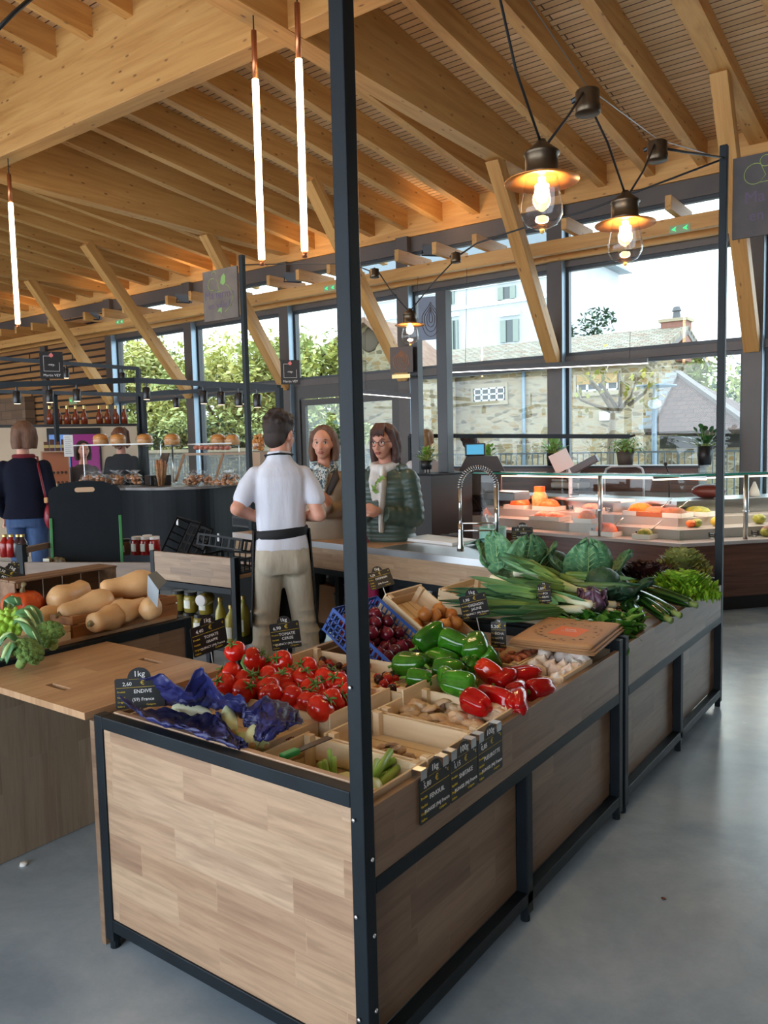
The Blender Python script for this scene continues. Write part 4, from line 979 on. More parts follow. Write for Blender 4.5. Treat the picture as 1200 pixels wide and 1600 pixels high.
for k in range(34):
    a = k*2*PI/34; cx = .17+.125*math.cos(a)*s.uniform(.85, 1.15); cy = .21+.15*math.sin(a)*s.uniform(.85, 1.1)
    r = s.uniform(.007, .016); n = 7; ph = s.uniform(0, 6)
    f.poly([(cx+r*math.cos(ph+2*PI*i/n)*(1 if i % 2 else .45), cy+r*.8*math.sin(ph+2*PI*i/n)*(1 if i % 2 else .6), .0028) for i in range(n)])
f.obj('printed_doodles', BRN, t)
text_mesh('printed_words', [('fruits', .17, .24, .022, 'CENTER'), ('et légumes', .17, .215, .015, 'CENTER')], mat('white_ink', (.8, .78, .74), .7), t, Matrix.Translation((0, 0, .0032)))
# ---------------------------------------------------------------- squashes and broccoli across the passage
BN = mat('butternut_skin', srgb(228, 188, 138), .42, col2=srgb(212, 166, 114), scale=7, rand=.05, bump=.03, bscale=60)
def butternut(label, p, d, L=.22, r=.052):
    r *= 1.1
    t = thing('butternut_squash', label, 'squash')
    prof = [(0, -L*.5), (r*.45, -L*.495), (r*.82, -L*.42), (r*1.02, -L*.30), (r*1.05, -L*.18), (r*.92, -L*.04), (r*.78, L*.1), (r*.76, L*.28), (r*.78, L*.4), (r*.6, L*.475), (r*.3, L*.495), (0, L*.497)]
    MB().lathe(prof, 26, fr=lambda a, q_, z: q_*(1+.03*math.cos(5*a))).obj('flesh', BN, t, True)
    MB().lathe([(r*.3, L*.49), (r*.2, L*.52), (r*.17, L*.56), (r*.2, L*.575), (0, L*.577)], 8, fr=lambda a, q_, z: q_*(1+.18*math.cos(5*a))).obj('stem', mat('squash_stem', srgb(140, 130, 96), .8), t, True)
    t.matrix_world = Matrix.Translation(p) @ aim(*d); return t
SQ = [((200, 915, .95), (-.45, -.9, -.1), .25, .056, 'biggest butternut squash on top of the crate, under the grey card'), ((135, 947, .90), (-.1, -1, -.15), .25, .052, 'long butternut squash with grey scuffs, stem pointing out'), ((108, 930, .91), (-.2, .95, .15), .22, .055, 'butternut squash with fat round end at the far corner'), ((165, 967, .855), (.3, -.95, 0), .19, .05, 'small yellowish butternut squash low at the front board'), ((203, 953, .865), (-.1, .97, .0), .22, .05, 'butternut squash against the front board, under the biggest one'), ((88, 962, .855), (-.2, .9, 0), .2, .046, 'butternut squash showing over the pale end board'), ((236, 948, .87), (-.7, .6, 0), .2, .045, 'butternut squash beneath the grey card'), ((160, 935, .87), (-.9, -.3, 0), .2, .05, 'butternut squash squeezed in the middle of the pile')]
for (px, py, z), d, L, r, lb in SQ: butternut(lb, at_z(px, py, z), d, L, r)
# grey folded card on the squashes
t = thing('folded_card', 'grey folded card standing on the squashes, seen from behind', 'sign', at_z(245, 925, .95)); I = Matrix.Translation(-t.location)
GC = mat('grey_card', srgb(142, 156, 166), .5); GC2 = mat('dark_grey_card', srgb(92, 104, 110), .5)
dz = .96
A1, A2, A3, A4 = at_d(231, 898, 3.62), at_d(248, 922, 3.50), at_d(246, 950, 3.47), at_d(230, 930, 3.60)
B1, B2, B3 = at_d(244, 892, 3.72), at_d(261, 908, 3.60), at_d(257, 926, 3.56)
f = MB()
def sheet(f, a, b, c, d, th=.0012):
    n = (V(b)-V(a)).cross(V(d)-V(a)).normalized()*th
    P = [V(a), V(b), V(c), V(d)]; vs = [f.bm.verts.new(p-t.location) for p in P]+[f.bm.verts.new(p+n-t.location) for p in P]
    for q_ in ((0, 1, 2, 3), (7, 6, 5, 4), (0, 4, 5, 1), (1, 5, 6, 2), (2, 6, 7, 3), (3, 7, 4, 0)): f.bm.faces.new([vs[i] for i in q_])
    return f
sheet(MB(), A1, A2, A3, A4).obj('front_leaf', GC, t); sheet(MB(), A1, B1, B2, A2).obj('back_leaf', GC2, t)
# pumpkin
t = thing('pumpkin', 'round orange-red pumpkin behind the broccoli', 'pumpkin', at_z(36, 945, .885))
MB().ball((0, 0, 0), .095, .095, .075, 40, 18, fn=lambda p: (1-.07*abs(math.cos(5*math.atan2(p.y, p.x)))*(1-abs(p.z)**3))*(1-.2*max(0, abs(p.z)-.8)/.2)).obj('flesh', mat('pumpkin_skin', srgb(208, 92, 40), .35, col2=srgb(186, 66, 30), scale=8), t, True)
MB().tube([(0, 0, .055), (.005, 0, .085), (.02, 0, .10)], [.014, .009, .012], 7).obj('stem', mat('squash_stem', srgb(140, 130, 96), .8), t, True)
t = crate('wooden crate of green cauliflower and broccoli beside the squashes', -3.50, -3.02, 1.28, 1.87, .787, .07, .02, low=True)
# broccoli: stem and bumpy florets
BRO = mat('broccoli_florets', srgb(122, 156, 78), .7, col2=srgb(88, 128, 62), scale=40, bump=.9, bscale=150); BST = mat('broccoli_stem', srgb(150, 184, 110), .5)
def broccoli(label, p, R, m=BRO, rot=(0, 0, 0), seed=0, pointy=False):
    t = thing('romanesco' if pointy else 'broccoli', label, 'cauliflower' if pointy else 'broccoli', p, rot=rot); s = random.Random(seed)
    MB().tube([(0, 0, -R*1.1), (0, 0, -R*.5), (0, 0, 0)], [R*.3, R*.32, R*.6], 10).obj('stem', BST, t, True)
    f = MB(); n = 40
    for k in range(n):
        z = 1-1.05*k/n; a = k*2.4; rad = math.sqrt(max(0, 1-z*z)); c = V((rad*math.cos(a)*R*.82, rad*math.sin(a)*R*.82, z*R*.6))
        if pointy:
            d = V((c.x, c.y, c.z*1.5)).normalized(); MM = Matrix.Translation(c*.8) @ d.to_track_quat('Z', 'Y').to_matrix().to_4x4()
            f.lathe([(R*.25, 0), (R*.24, R*.1), (R*.17, R*.16), (R*.16, R*.22), (R*.09, R*.28), (R*.08, R*.32), (0, R*.42)], 9, M=MM, fr=lambda a_, r_, z_: r_*(1+.12*math.cos(5*a_)))
        else: f.ball(c, R*.27, R*.27, R*.24, 9, 6, fn=lambda p_: 1+.2*noise.noise(p_*4+c*50))
    f.obj('florets', m, t, True); return t
broccoli('broccoli head lying in front of the squash crate, cut leaf on it', at_z(75, 993, .86), .062, rot=(.5, .3, 0), seed=1)
broccoli('broccoli head lowest at the board, nearest the passage', at_z(42, 1020, .835), .06, rot=(.4, .5, 1), seed=2)
broccoli('bright lime green romanesco wrapped in its leaves', at_z(17, 978, .865), .09, mat('romanesco_florets', srgb(164, 204, 76), .6, col2=srgb(134, 180, 56), scale=20), (.3, .2, 0), 3, True)
CLF = mat('cauliflower_leaf', srgb(84, 136, 84), .4, col2=srgb(58, 110, 74), scale=10, stretch=(1, 1, .4))
def rib_leaf(label, a, b, w, sag=.02, name='cauliflower_leaf'):
    a = V(a); b = V(b); d = b-a; x = d.normalized().cross(V((0, 0, 1))).normalized()
    t = thing(name, label, 'leaf', a)
    def P(u, v): vv = (v-.5)*2; return d*u+x*vv*w*math.sin(PI*(.15+.75*u))**.6+V((0, 0, sag*math.sin(PI*u)*2-.4*w*vv*vv+.006*math.sin(11*u+4*vv)))
    MB().grid(P, 12, 8, thick=.002).obj('blade', CLF, t, True)
    MB().tube([d*u+V((0, 0, sag*math.sin(PI*u)*2+.003)) for u in (0, .25, .5, .75, .95)], [.009, .008, .006, .004, .001], 7).obj('midrib', mat('leaf_rib', srgb(176, 204, 140), .5), t, True)
for i, (a, b, w, lb) in enumerate([((58, 990, .86), (30, 955, .93), .035, 'thick blue-green leaf arching over the romanesco'), ((63, 985, .86), (42, 950, .94), .03, 'second thick leaf beside the squash crate'), ((0, 1003, .86), (35, 1008, .84), .03, 'green leaf lying at the board below the romanesco'), ((25, 970, .90), (62, 1010, .85), .022, 'long leaf rib lying across broccoli and romanesco'), ((5, 1030, .83), (30, 1015, .85), .03, 'dark leaf at the very edge of the crate board'), ((12, 950, .92), (28, 945, .95), .03, 'upright cauliflower leaf in front of the pumpkin')]):
    rib_leaf(lb, at_z(*a), at_z(*b), w)
# ---------------------------------------------------------------- jar shelf, partition, chalkboard, clerk counter
JG = glass_mat('jar_glass', (.97, .985, .97), .15)
def jar(name, label, loc, r, h, content, lid, lab=None, bottle=False, group=None, cat='jar'):
    t = thing(name, label, cat, loc, rz=-.5, group=group)
    if bottle:
        pr = [(0, 0), (r*.9, 0), (r, h*.03), (r, h*.58), (r*.85, h*.68), (r*.42, h*.82), (r*.38, h*.93), (0, h*.93)]
    else: pr = [(0, 0), (r*.92, 0), (r, h*.05), (r, h*.75), (r*.86, h*.85), (0, h*.85)]
    MB().lathe(pr, 18).obj('content', content, t, True)
    MB().lathe([(a*1.03+.0005, z+.001) if a else (0, z) for a, z in pr[1:-1]], 18).obj('glass', JG, t, True)
    k = .46 if bottle else .93; z0 = h*.9 if bottle else h*.84
    MB().lathe([(0, z0), (r*k, z0), (r*k, h*.99), (r*k*.9, h), (0, h)], 18).obj('lid', lid, t)
    if lab:
        z0, z1 = (.12, .42) if bottle else (.22, .62); n = 8
        MB().grid(lambda u, v: V((r*1.05*math.cos((u-.5)*1.9-PI/2+.25), r*1.05*math.sin((u-.5)*1.9-PI/2+.25), h*(z0+(z1-z0)*v))), n, 1, thick=.0006).obj('paper_label', lab, t)
    return t
LBL = mat('paper_label', (.82, .82, .76), .7, col2=(.7, .74, .6), scale=40); LIDB = mat('black_lid', (.02, .02, .022), .35); LIDW = mat('white_lid', (.8, .8, .8), .4); LIDG = mat('gold_lid', (.55, .42, .16), .3, .8)
YJ = mat('yellow_green_preserve', srgb(170, 150, 60), .3, col2=srgb(140, 124, 50), scale=15); RJ = mat('red_jam', srgb(150, 16, 14), .25); BJ = mat('brown_preserve', srgb(96, 60, 34), .35); JU = mat('pale_apple_juice', srgb(182, 170, 80), .3)
x0, x1, y0, y1 = -4.50, -3.665, 3.42, 3.92
t = thing('jar_shelf', 'low shelf unit with oak front board and black legs, holding jars beside the clerk', 'shelf unit', ((x0+x1)/2, y0, 0)); I = Matrix.Translation(-t.location)
for x in (x0, x1-T):
    for y in (y0, y1-T): MB().box(x, x+T, y, y+T, 0, .90, .003, I).obj('post', M_DARK, t)
MB().box(x0+T, x1-T, y0+.004, y0+.026, .705, .895, .001, I).obj('front_board', stave('oak_staves_shelf', 'xz', [srgb(140, 116, 94), srgb(164, 138, 112), srgb(150, 124, 100), srgb(176, 150, 122)], .3, .05), t)
MB().box(x0+T, x1-T, y0, y0+T, .66, .70, .002, I).obj('rail', M_DARK, t); MB().box(x0+T, x1-T, y0, y0+T, .285, .325, .002, I).obj('rail', M_DARK, t)
MB().box(x0+.01, x1-.01, y0+T+.001, y1, .76, .78, 0, I).obj('top_deck', S_XY, t); MB().box(x0+.01, x1-.01, y0+.01, y1, .326, .345, 0, I).obj('lower_deck', M_DARK, t)
MB().box(x0+T, x1-T, y1-.02, y1-.005, .35, .76, 0, I).obj('back_panel', mat('dark_back_panel', (.02, .02, .022), .6), t)
black_crate('black mesh crate leaning on end on the jar shelf, grid bottom showing', (-4.28, 3.62, .93), (R_(62), .1, -.15), .3, .28, .12)
black_crate('black mesh crate lying flat beside the leaning one', (-3.92, 3.62, .782), (0, 0, .1), .42, .32, .10)
black_crate('second black mesh crate, tipped onto the flat one', (-3.98, 3.68, .905), (R_(-12), R_(5), .2), .36, .28, .08)
for (px, py, lb) in ((277, 815, 'white cable tag standing on the leaning black crate'), (341, 838, 'white cable tag on the flat black crates')):
    p = at_y(px, py, 3.66); t = thing('tag', lb, 'tag', p); MB().box(-.008, .008, -.004, .004, -.035, .02, .003).obj('strip', mat('white_plastic', (.85, .86, .88), .35), t)
for i, (x, y, z) in enumerate(((-4.32, 3.50, .346), (-4.21, 3.50, .346), (-4.10, 3.50, .346), (-4.32, 3.50, .486), (-4.20, 3.51, .486), (-4.06, 3.52, .486))):
    jar('preserve_jar', 'yellow-green preserve jar with black lid, '+('standing on the lower deck of the shelf' if i < 3 else 'stacked on another jar in the shelf'), (x, y, z), .046, .138, YJ, LIDB, LBL, group='lower preserve jars' if i < 3 else 'upper preserve jars')
jar('preserve_jar', 'red jam jar behind the slanted price sign', (-3.99, 3.47, .346), .04, .13, RJ, LIDW, LBL)
jar('preserve_jar', 'jar lying on its side with white lid above the red jam', (-4.02, 3.52, .60), .04, .12, YJ, LIDW, LBL).rotation_euler = (PI/2, 0, .3)
for i, (x, y) in enumerate(((-3.90, 3.50), (-3.81, 3.62), (-3.74, 3.70))):
    jar('juice_bottle', 'tall juice bottle with pale label in the jar shelf, '+['next to the red jam', 'in the middle', 'deepest at the right leg'][i].replace('right leg', 'black leg'), (x, y, .346), .036, .27, JU, LIDG, LBL, True, cat='bottle')
jar('juice_bottle', 'biggest juice bottle, standing at the black leg of the shelf', (-3.76, 3.47, .346), .046, .24, JU, LIDG, LBL, True, cat='bottle')

# slanted partition with produce jars on it
Pq = V((-5.45, 3.05, 0)); Qq = V((-4.53, 3.50, 0)); dd = (Qq-Pq).normalized(); nn = V((-dd.y, dd.x, 0))
t = thing('jar_stand', 'low brown board on black posts between the squash stand and the jar shelf', 'stand', Pq); 
t.matrix_world = Matrix.Translation(Pq) @ Matrix((dd, nn, V((0, 0, 1)))).transposed().to_4x4(); Lp = (Qq-Pq).length
PBM = mat('brown_board', srgb(126, 106, 90), .5, col2=srgb(110, 92, 78), scale=3, stretch=(1, 1, 8))
MB().box(0, Lp-.03, 0, .022, .42, .80, .001).obj('front_board', PBM, t); MB().box(0, Lp-.03, .024, .34, .70, .72).obj('deck', S_XY, t)
MB().box(-.055, -.002, -.01, .04, 0, .93, .003).obj('post', M_DARK, t); MB().box(0, .05, .3, .34, 0, .70, .003).obj('post', M_DARK, t); MB().box(-.05, -.005, .04, .34, .86, .90).obj('arm', PBM, t)
t2 = thing('jar_stand', 'low brown board on black posts at the edge, below the dark bottles', 'stand', Pq); d2 = V((-.9, -.25, 0)).normalized(); n2 = V((d2.y, -d2.x, 0))*-1
M2 = Matrix((d2, V((-d2.y, d2.x, 0)), V((0, 0, 1)))).transposed().to_4x4(); t2.matrix_world = Matrix.Translation(Pq) @ M2
MB().box(.06, 1.0, -.02, .002, .42, .80, .001).obj('front_board', PBM, t2); MB().box(.06, 1.0, -.34, -.022, .70, .72).obj('deck', S_XY, t2); MB().box(.95, 1.0, -.34, -.30, 0, .70).obj('post', M_DARK, t2)
for i, (px, lid, c) in enumerate(((194, LIDB, BJ), (212, LIDW, RJ), (226, LIDW, RJ), (220, LIDW, RJ), (240, LIDW, RJ))):
    p = at_z(px, 868, .72); p += nn*(.03+(.10 if i in (3,) else 0))
    p.z = .721; jar('preserve_jar', ['dark jar with green-white label beside the chalkboard', 'red sauce jar with white lid next to the dark jar', 'red sauce jar with white lid, second from the dark jar', 'red sauce jar standing behind the other two', 'red sauce jar closest to the black crates'][i], p, .044, .155 if i else .135, c, lid, LBL)
p = Pq+dd*.13+nn*.18; p.z = .722; t = thing('herb_packet', 'cellophane packets of dried herbs with a white label on the brown board', 'packet', p, .45)
for k in range(3): MB().ball((k*.05-.05, .02*(k % 2), .045), .035, .025, .045, 10, 8, fn=lambda p_: 1+.15*noise.noise(p_*3)).obj('packet', mat('dried_herbs', srgb(66, 56, 38), .4, col2=srgb(110, 96, 60), scale=40), t, True)
MB().box(-.07, -.02, -.045, -.042, 0, .085).obj('paper_label', LBL, t)
for i, (px, c, lb) in enumerate(((3, RJ, 'red juice bottle at the very edge behind the brown board'), (13, RJ, 'red juice bottle second from the edge'), (24, mat('dark_juice', (.03, .012, .02), .2), 'nearly black juice bottle by the black post'), (31, mat('dark_juice', (.03, .012, .02), .2), 'nearly black juice bottle half behind the black post'))):
    p = at_z(px, 872, .72)+V((-.03, .05, 0)); p.z = .721; jar('juice_bottle', lb, p, .042, .19, c, LIDG, None, True, cat='bottle')

# A-frame chalkboard
p = at_d(138, 868, 6.2); p.z = 0; t = thing('chalkboard', 'blank black A-frame chalkboard with handle hole and green side strips', 'chalkboard', p, math.atan2(p.y, p.x)-PI/2-.05)
SL = mat('slate_board', srgb(26, 33, 39), .6, col2=srgb(21, 28, 33), scale=3, spec=.15)
def board_poly():
    w, h = .262, 1.36; out = [(-w, .1), (w, .1), (w, h-.10)]
    for k in range(7): a = k/6*PI/2; out.append((w-.06+.06*math.cos(a), h-.10+.06*math.sin(a)))
    out += [(.14, h-.012), (0, h), (-.14, h-.012)]
    for k in range(7): a = PI/2+k/6*PI/2; out.append((-w+.06+.06*math.cos(a), h-.10+.06*math.sin(a)))
    return out
for sgn, nm in ((1, 'front_board'), (-1, 'back_board')):
    M = Matrix.Translation((0, 0 if sgn > 0 else .03, 0)) @ Matrix.Translation((0, 0, 1.36)) @ Matrix.Rotation(R_(-9 if sgn > 0 else 9), 4, 'X') @ Matrix.Translation((0, 0, -1.36))
    bm_ = MB().prism(board_poly(), -.006, .006, 'xz', M); o = bm_.obj(nm, SL, t)
    if sgn > 0:
        for s in (-1, 1): MB().box(s*.25-.011, s*.25+.011, -.018, -.007, .12, 1.08, .003, M).obj('green_strip', mat('green_strip', srgb(48, 124, 64), .4), t)
        hole = [(-.055+.0, 1.275), (.055, 1.275)]
        g = MB(); pts = [(.055*1+.018*math.cos(a), 1.29+.018*math.sin(a)) for a in [(-PI/2)+PI*k/6 for k in range(7)]]+[(-.055+.018*math.cos(a), 1.29+.018*math.sin(a)) for a in [PI/2+PI*k/6 for k in range(7)]]
        g.prism(pts, -.0075, .0075, 'xz', M).obj('handle_hole', mat('pale_handle_lining', srgb(196, 164, 132), .6), t)
    for s in (-1, 1): MB().bar(M @ V((s*.2, 0, .1)), M @ V((s*.2, 0, .005)), .03, .012).obj('foot', M_DARK, t)

# clerk counter
a0 = at_z(364, 832, .88); a1 = at_z(772, 877, .88); dx = (a1-a0); Lc = dx.length; dx.normalize(); dy = V((-dx.y, dx.x, 0))
t = thing('clerk_counter', 'clerk counter with pale oak front, steel edge and black legs behind the leeks', 'counter', (a0.x, a0.y, 0)); MC = Matrix.Translation((a0.x, a0.y, 0)) @ Matrix((dx, dy, V((0, 0, 1)))).transposed().to_4x4(); t.matrix_world = MC
STEEL = mat('brushed_steel', (.55, .56, .57), .28, 1); DC = .62
MB().box(.0, Lc, 0, DC, .86, .88, .001).obj('worktop', mat('pale_worktop', srgb(192, 156, 120), .4, col2=srgb(180, 142, 106), scale=3, stretch=(1, 12, 1)), t)
MB().box(-.003, Lc+.003, -.004, -.0005, .838, .881, 0).obj('steel_edge', STEEL, t); MB().box(Lc+.0005, Lc+.004, -.004, DC, .838, .881).obj('steel_edge', STEEL, t)
MB().box(1.75, Lc, .01, DC-.01, .8805, .883).obj('steel_drainer', STEEL, t)
MB().box(0, Lc, .004, .026, .685, .837).obj('front_board', stave('oak_staves_counter', 'xz', [srgb(160, 132, 104), srgb(182, 154, 124), srgb(170, 142, 114), srgb(190, 164, 134)], .44, .05), t)
MB().box(0, Lc, .004, .045, .64, .683).obj('rail', M_DARK, t)
for x in (.03, 1.28, Lc-.08):
    for y in (.01, DC-.05): MB().box(x, x+.045, y, y+.045, 0, .685, .003).obj('leg', M_DARK, t)
MB().box(0, Lc, DC-.025, DC-.005, .12, .86).obj('back_panel', mat('dark_counter_back', srgb(40, 40, 42), .5), t); MB().box(.03, Lc-.03, .04, DC-.03, .2, .22).obj('lower_shelf', M_DARK, t)
def onc(u, v, z=.8845): return MC @ V((u, v, z))
rzc = math.atan2(dx.y, dx.x)
def ctr(px, py, z=.8845): return at_z(px, py, z)
t = thing('wooden_crate', 'pale wooden crate standing upright under the clerk counter', 'crate', onc(.34, .12, .22), rzc)
for q_ in ((0, .3, 0, .012, 0, .40), (0, .012, .0125, .3, 0, .4), (.288, .3, .0125, .3, 0, .4)): MB().box(*q_).obj('board', CW, t)
t = thing('cardboard_box', 'brown cardboard box on the lower shelf behind the clerk', 'box', onc(.74, .15, .22), rzc)
MB().box(0, .4, 0, .3, 0, .3, .003).obj('body', mat('cardboard', srgb(140, 104, 72), .7), t); MB().box(0, .4, .1, .2, .301, .303).obj('tape', mat('brown_tape', srgb(150, 116, 80), .3), t)
t = thing('bucket', 'dark bucket with wire handle on the lower shelf, beside the blue crate', 'bucket', onc(1.24, .2, .22), 0)
MB().lathe([(0, 0), (.10, 0), (.13, .25), (.135, .26), (.125, .255), (.095, .02), (0, .02)], 20).obj('body', mat('grey_bucket', srgb(120, 124, 118), .5), t, True); MB().tube([(.13*math.cos(k/8*PI), .06, .25-.12*math.sin(k/8*PI)) for k in range(9)], .004, 6).obj('handle', STEEL, t)
t = thing('drain_pipe', 'white plastic drain pipe under the steel end of the clerk counter', 'pipe', onc(2.08, .16, 0)); MB().tube([(0, 0, .84), (0, 0, .62), (-.02, 0, .56), (-.09, 0, .54), (-.10, 0, .0)], .028, 12).obj('pipe', mat('white_pvc', (.72, .76, .82), .4), t, True)
MB().lathe([(.03, 0), (.036, .002), (.036, .04), (.03, .042)], 12, (0, 0, .6)).obj('collar', mat('white_pvc', (.72, .76, .82), .4), t)
# items on it
p = ctr(508, 832); t = thing('till', 'black touch-screen till with lit key grid on the clerk counter', 'till', p, rzc-.12)
MB().box(-.15, .15, .0, .2, 0, .035, .006).obj('base', mat('black_plastic', (.012, .012, .014), .35), t)
M = Matrix.Translation((0, .02, .03)) @ Matrix.Rotation(R_(48), 4, 'X'); MB().box(-.165, .165, 0, .23, -.02, 0, .006, M).obj('screen_housing', mat('black_plastic', (.012, .012, .014), .35), t)
sc = MB().box(-.15, .15, .02, .215, .0002, .001, 0, M).obj('screen', emit_mat('till_screen', (.012, .012, .022), 1), t)
f = MB(); f2 = MB(); f3 = MB(); s = random.Random(2)
for i in range(8):
    for j in range(6):
        c_ = (-.135+.034*i, .03+.03*j); g = f3 if (i in (2, 3) and j in (1, 2)) else (f if s.random() < .6 else f2)
        g.box(c_[0], c_[0]+.026, c_[1], c_[1]+.021, .0012, .0016, 0, M)
f.obj('keys', emit_mat('till_keys', (.16, .10, .12), .8), t); f2.obj('dim_keys', emit_mat('till_dim_keys', (.06, .05, .10), .8), t); f3.obj('blue_keys', emit_mat('till_blue', (.05, .18, .8), 1), t)
t = thing('cash_drawer', 'low black cash box beside the clerk on the counter end', 'cash box', ctr(388, 824)+V((0, .05, 0)), rzc); MB().box(-.17, .17, -.1, .2, 0, .10, .005).obj('body', mat('black_plastic', (.012, .012, .014), .35), t); MB().box(-.15, .15, -.103, -.1005, .02, .08).obj('drawer_front', M_DARK, t)
t = thing('notepad', 'small pad of white paper lying in front of the till', 'paper', ctr(505, 838)+V((0, -.0, 0)), rzc+.2); MB().box(-.09, .09, -.03, .03, 0, .008).obj('sheets', mat('white_paper', (.8, .8, .78), .7), t)
t = thing('cutting_board', 'large white cutting board on the steel drainer', 'cutting board', ctr(688, 846), rzc-.05); MB().box(-.26, .24, -.13, .13, 0, .022, .006).obj('slab', mat('white_plastic', (.85, .86, .88), .35), t); MB().box(-.265, .245, -.135, .135, -.0005, .004).obj('foot_sheet', mat('white_paper', (.8, .8, .78), .7), t)
t = thing('glasses_case', 'dark oval case lying on the white cutting board', 'case', ctr(712, 838, .91), .2); MB().ball((0, 0, .012), .055, .025, .012, 16, 8).obj('body', mat('dark_case', (.05, .05, .055), .4), t, True); MB().tube([(-.055, 0, .008), (-.12, .02, .004)], .006, 6).obj('strap', mat('dark_case', (.05, .05, .055), .4), t)
TEAL = mat('teal_tub', srgb(140, 196, 184), .5, col2=srgb(128, 184, 172), scale=6)
t = thing('tub', 'teal round tub with a cloth draped beside it at the counter end', 'tub', ctr(768, 852)+V((0, .02, 0)), 0); MB().lathe([(0, 0), (.085, 0), (.09, .005), (.092, .125), (.086, .125), (.083, .012), (0, .010)], 28).obj('body', TEAL, t, True)
t = thing('cloth', 'folded teal cloth hanging off the tub', 'cloth', ctr(745, 853)+V((0, .02, 0)), -.3); MB().grid(lambda u, v: V(((u-.5)*.16, (v-.5)*.12, .012+.06*max(0, u-.2)+.012*math.sin(9*u+4*v)*v)), 14, 10, thick=.002).obj('sheet', TEAL, t, True)
for k, (c_, lb, x_) in enumerate((((.8, .82, .84), 'white brush handle in the teal tub', -.03), (srgb(30, 120, 70), 'green brush in the teal tub', .02))):
    t = thing('dish_brush', lb, 'brush', ctr(768, 852)+V((x_, .02, .012))); MB().tube([(0, 0, 0), (-.01, .02, .12), (-.03 if k == 0 else .0, .03, .17)], .009, 8).obj('handle', mat('brush_col_%d' % k, c_, .4), t, True); MB().ball((-.035 if k == 0 else 0, .03, .185), .018 if k else .01, .014, .014, 10, 8).obj('head', mat('brush_col_%d' % k, c_, .4), t, True)
# spring tap
CH_ = mat('chrome', (.66, .67, .68), .1, 1)
pb = at_d(776, 826, 4.78); pb.z = .884; ht = at_d(776, 756, 4.78).z; tl = at_d(718, 740, 4.78); xl = (V((tl.x, tl.y, 0))-V((pb.x, pb.y, 0)))
t = thing('spring_tap', 'tall chrome spring tap rising from the counter behind the teal tub', 'tap', pb)
MB().tube([(0, 0, 0), (0, 0, ht-.884)], .014, 12).obj('column', CH_, t, True)
arch = [V((0, 0, ht-.884-.02))+xl*((1-math.cos(PI*k/20))/2)+V((0, 0, .12*math.sin(PI*k/20))) for k in range(21)]
MB().tube(arch, .007, 8).obj('hose', mat('black_plastic', (.012, .012, .014), .35), t, True)
hp = []; n = 26*8
for k in range(n+1):
    u = k/n; c_ = V((0, 0, ht-.884-.02))+xl*((1-math.cos(PI*u))/2)+V((0, 0, .12*math.sin(PI*u))); tg = (xl*math.sin(PI*u)*.5*PI+V((0, 0, .12*PI*math.cos(PI*u)))).normalized(); b1 = xl.normalized().cross(V((0, 0, 1))); b2 = tg.cross(b1)
    a = 2*PI*26*u; hp.append(c_+(b1*math.cos(a)+b2*math.sin(a))*.014)
MB().tube(hp, .0024, 5).obj('spring', CH_, t, True)
sx = xl; MB().tube([sx+V((0, 0, ht-.884-.02)), sx+V((0, 0, .20))], .009, 10).obj('hose_pipe', CH_, t, True)
MB().lathe([(0, 0), (.022, .0), (.024, .02), (.017, .05), (.015, .12), (.015, .17), (0, .17)], 16, sx+V((0, 0, .045))).obj('spray_head', CH_, t, True)
for z in (.17, .215): MB().tube([(0, 0, z), sx+V((0, 0, z))], .005, 8).obj('arm', CH_, t, True)
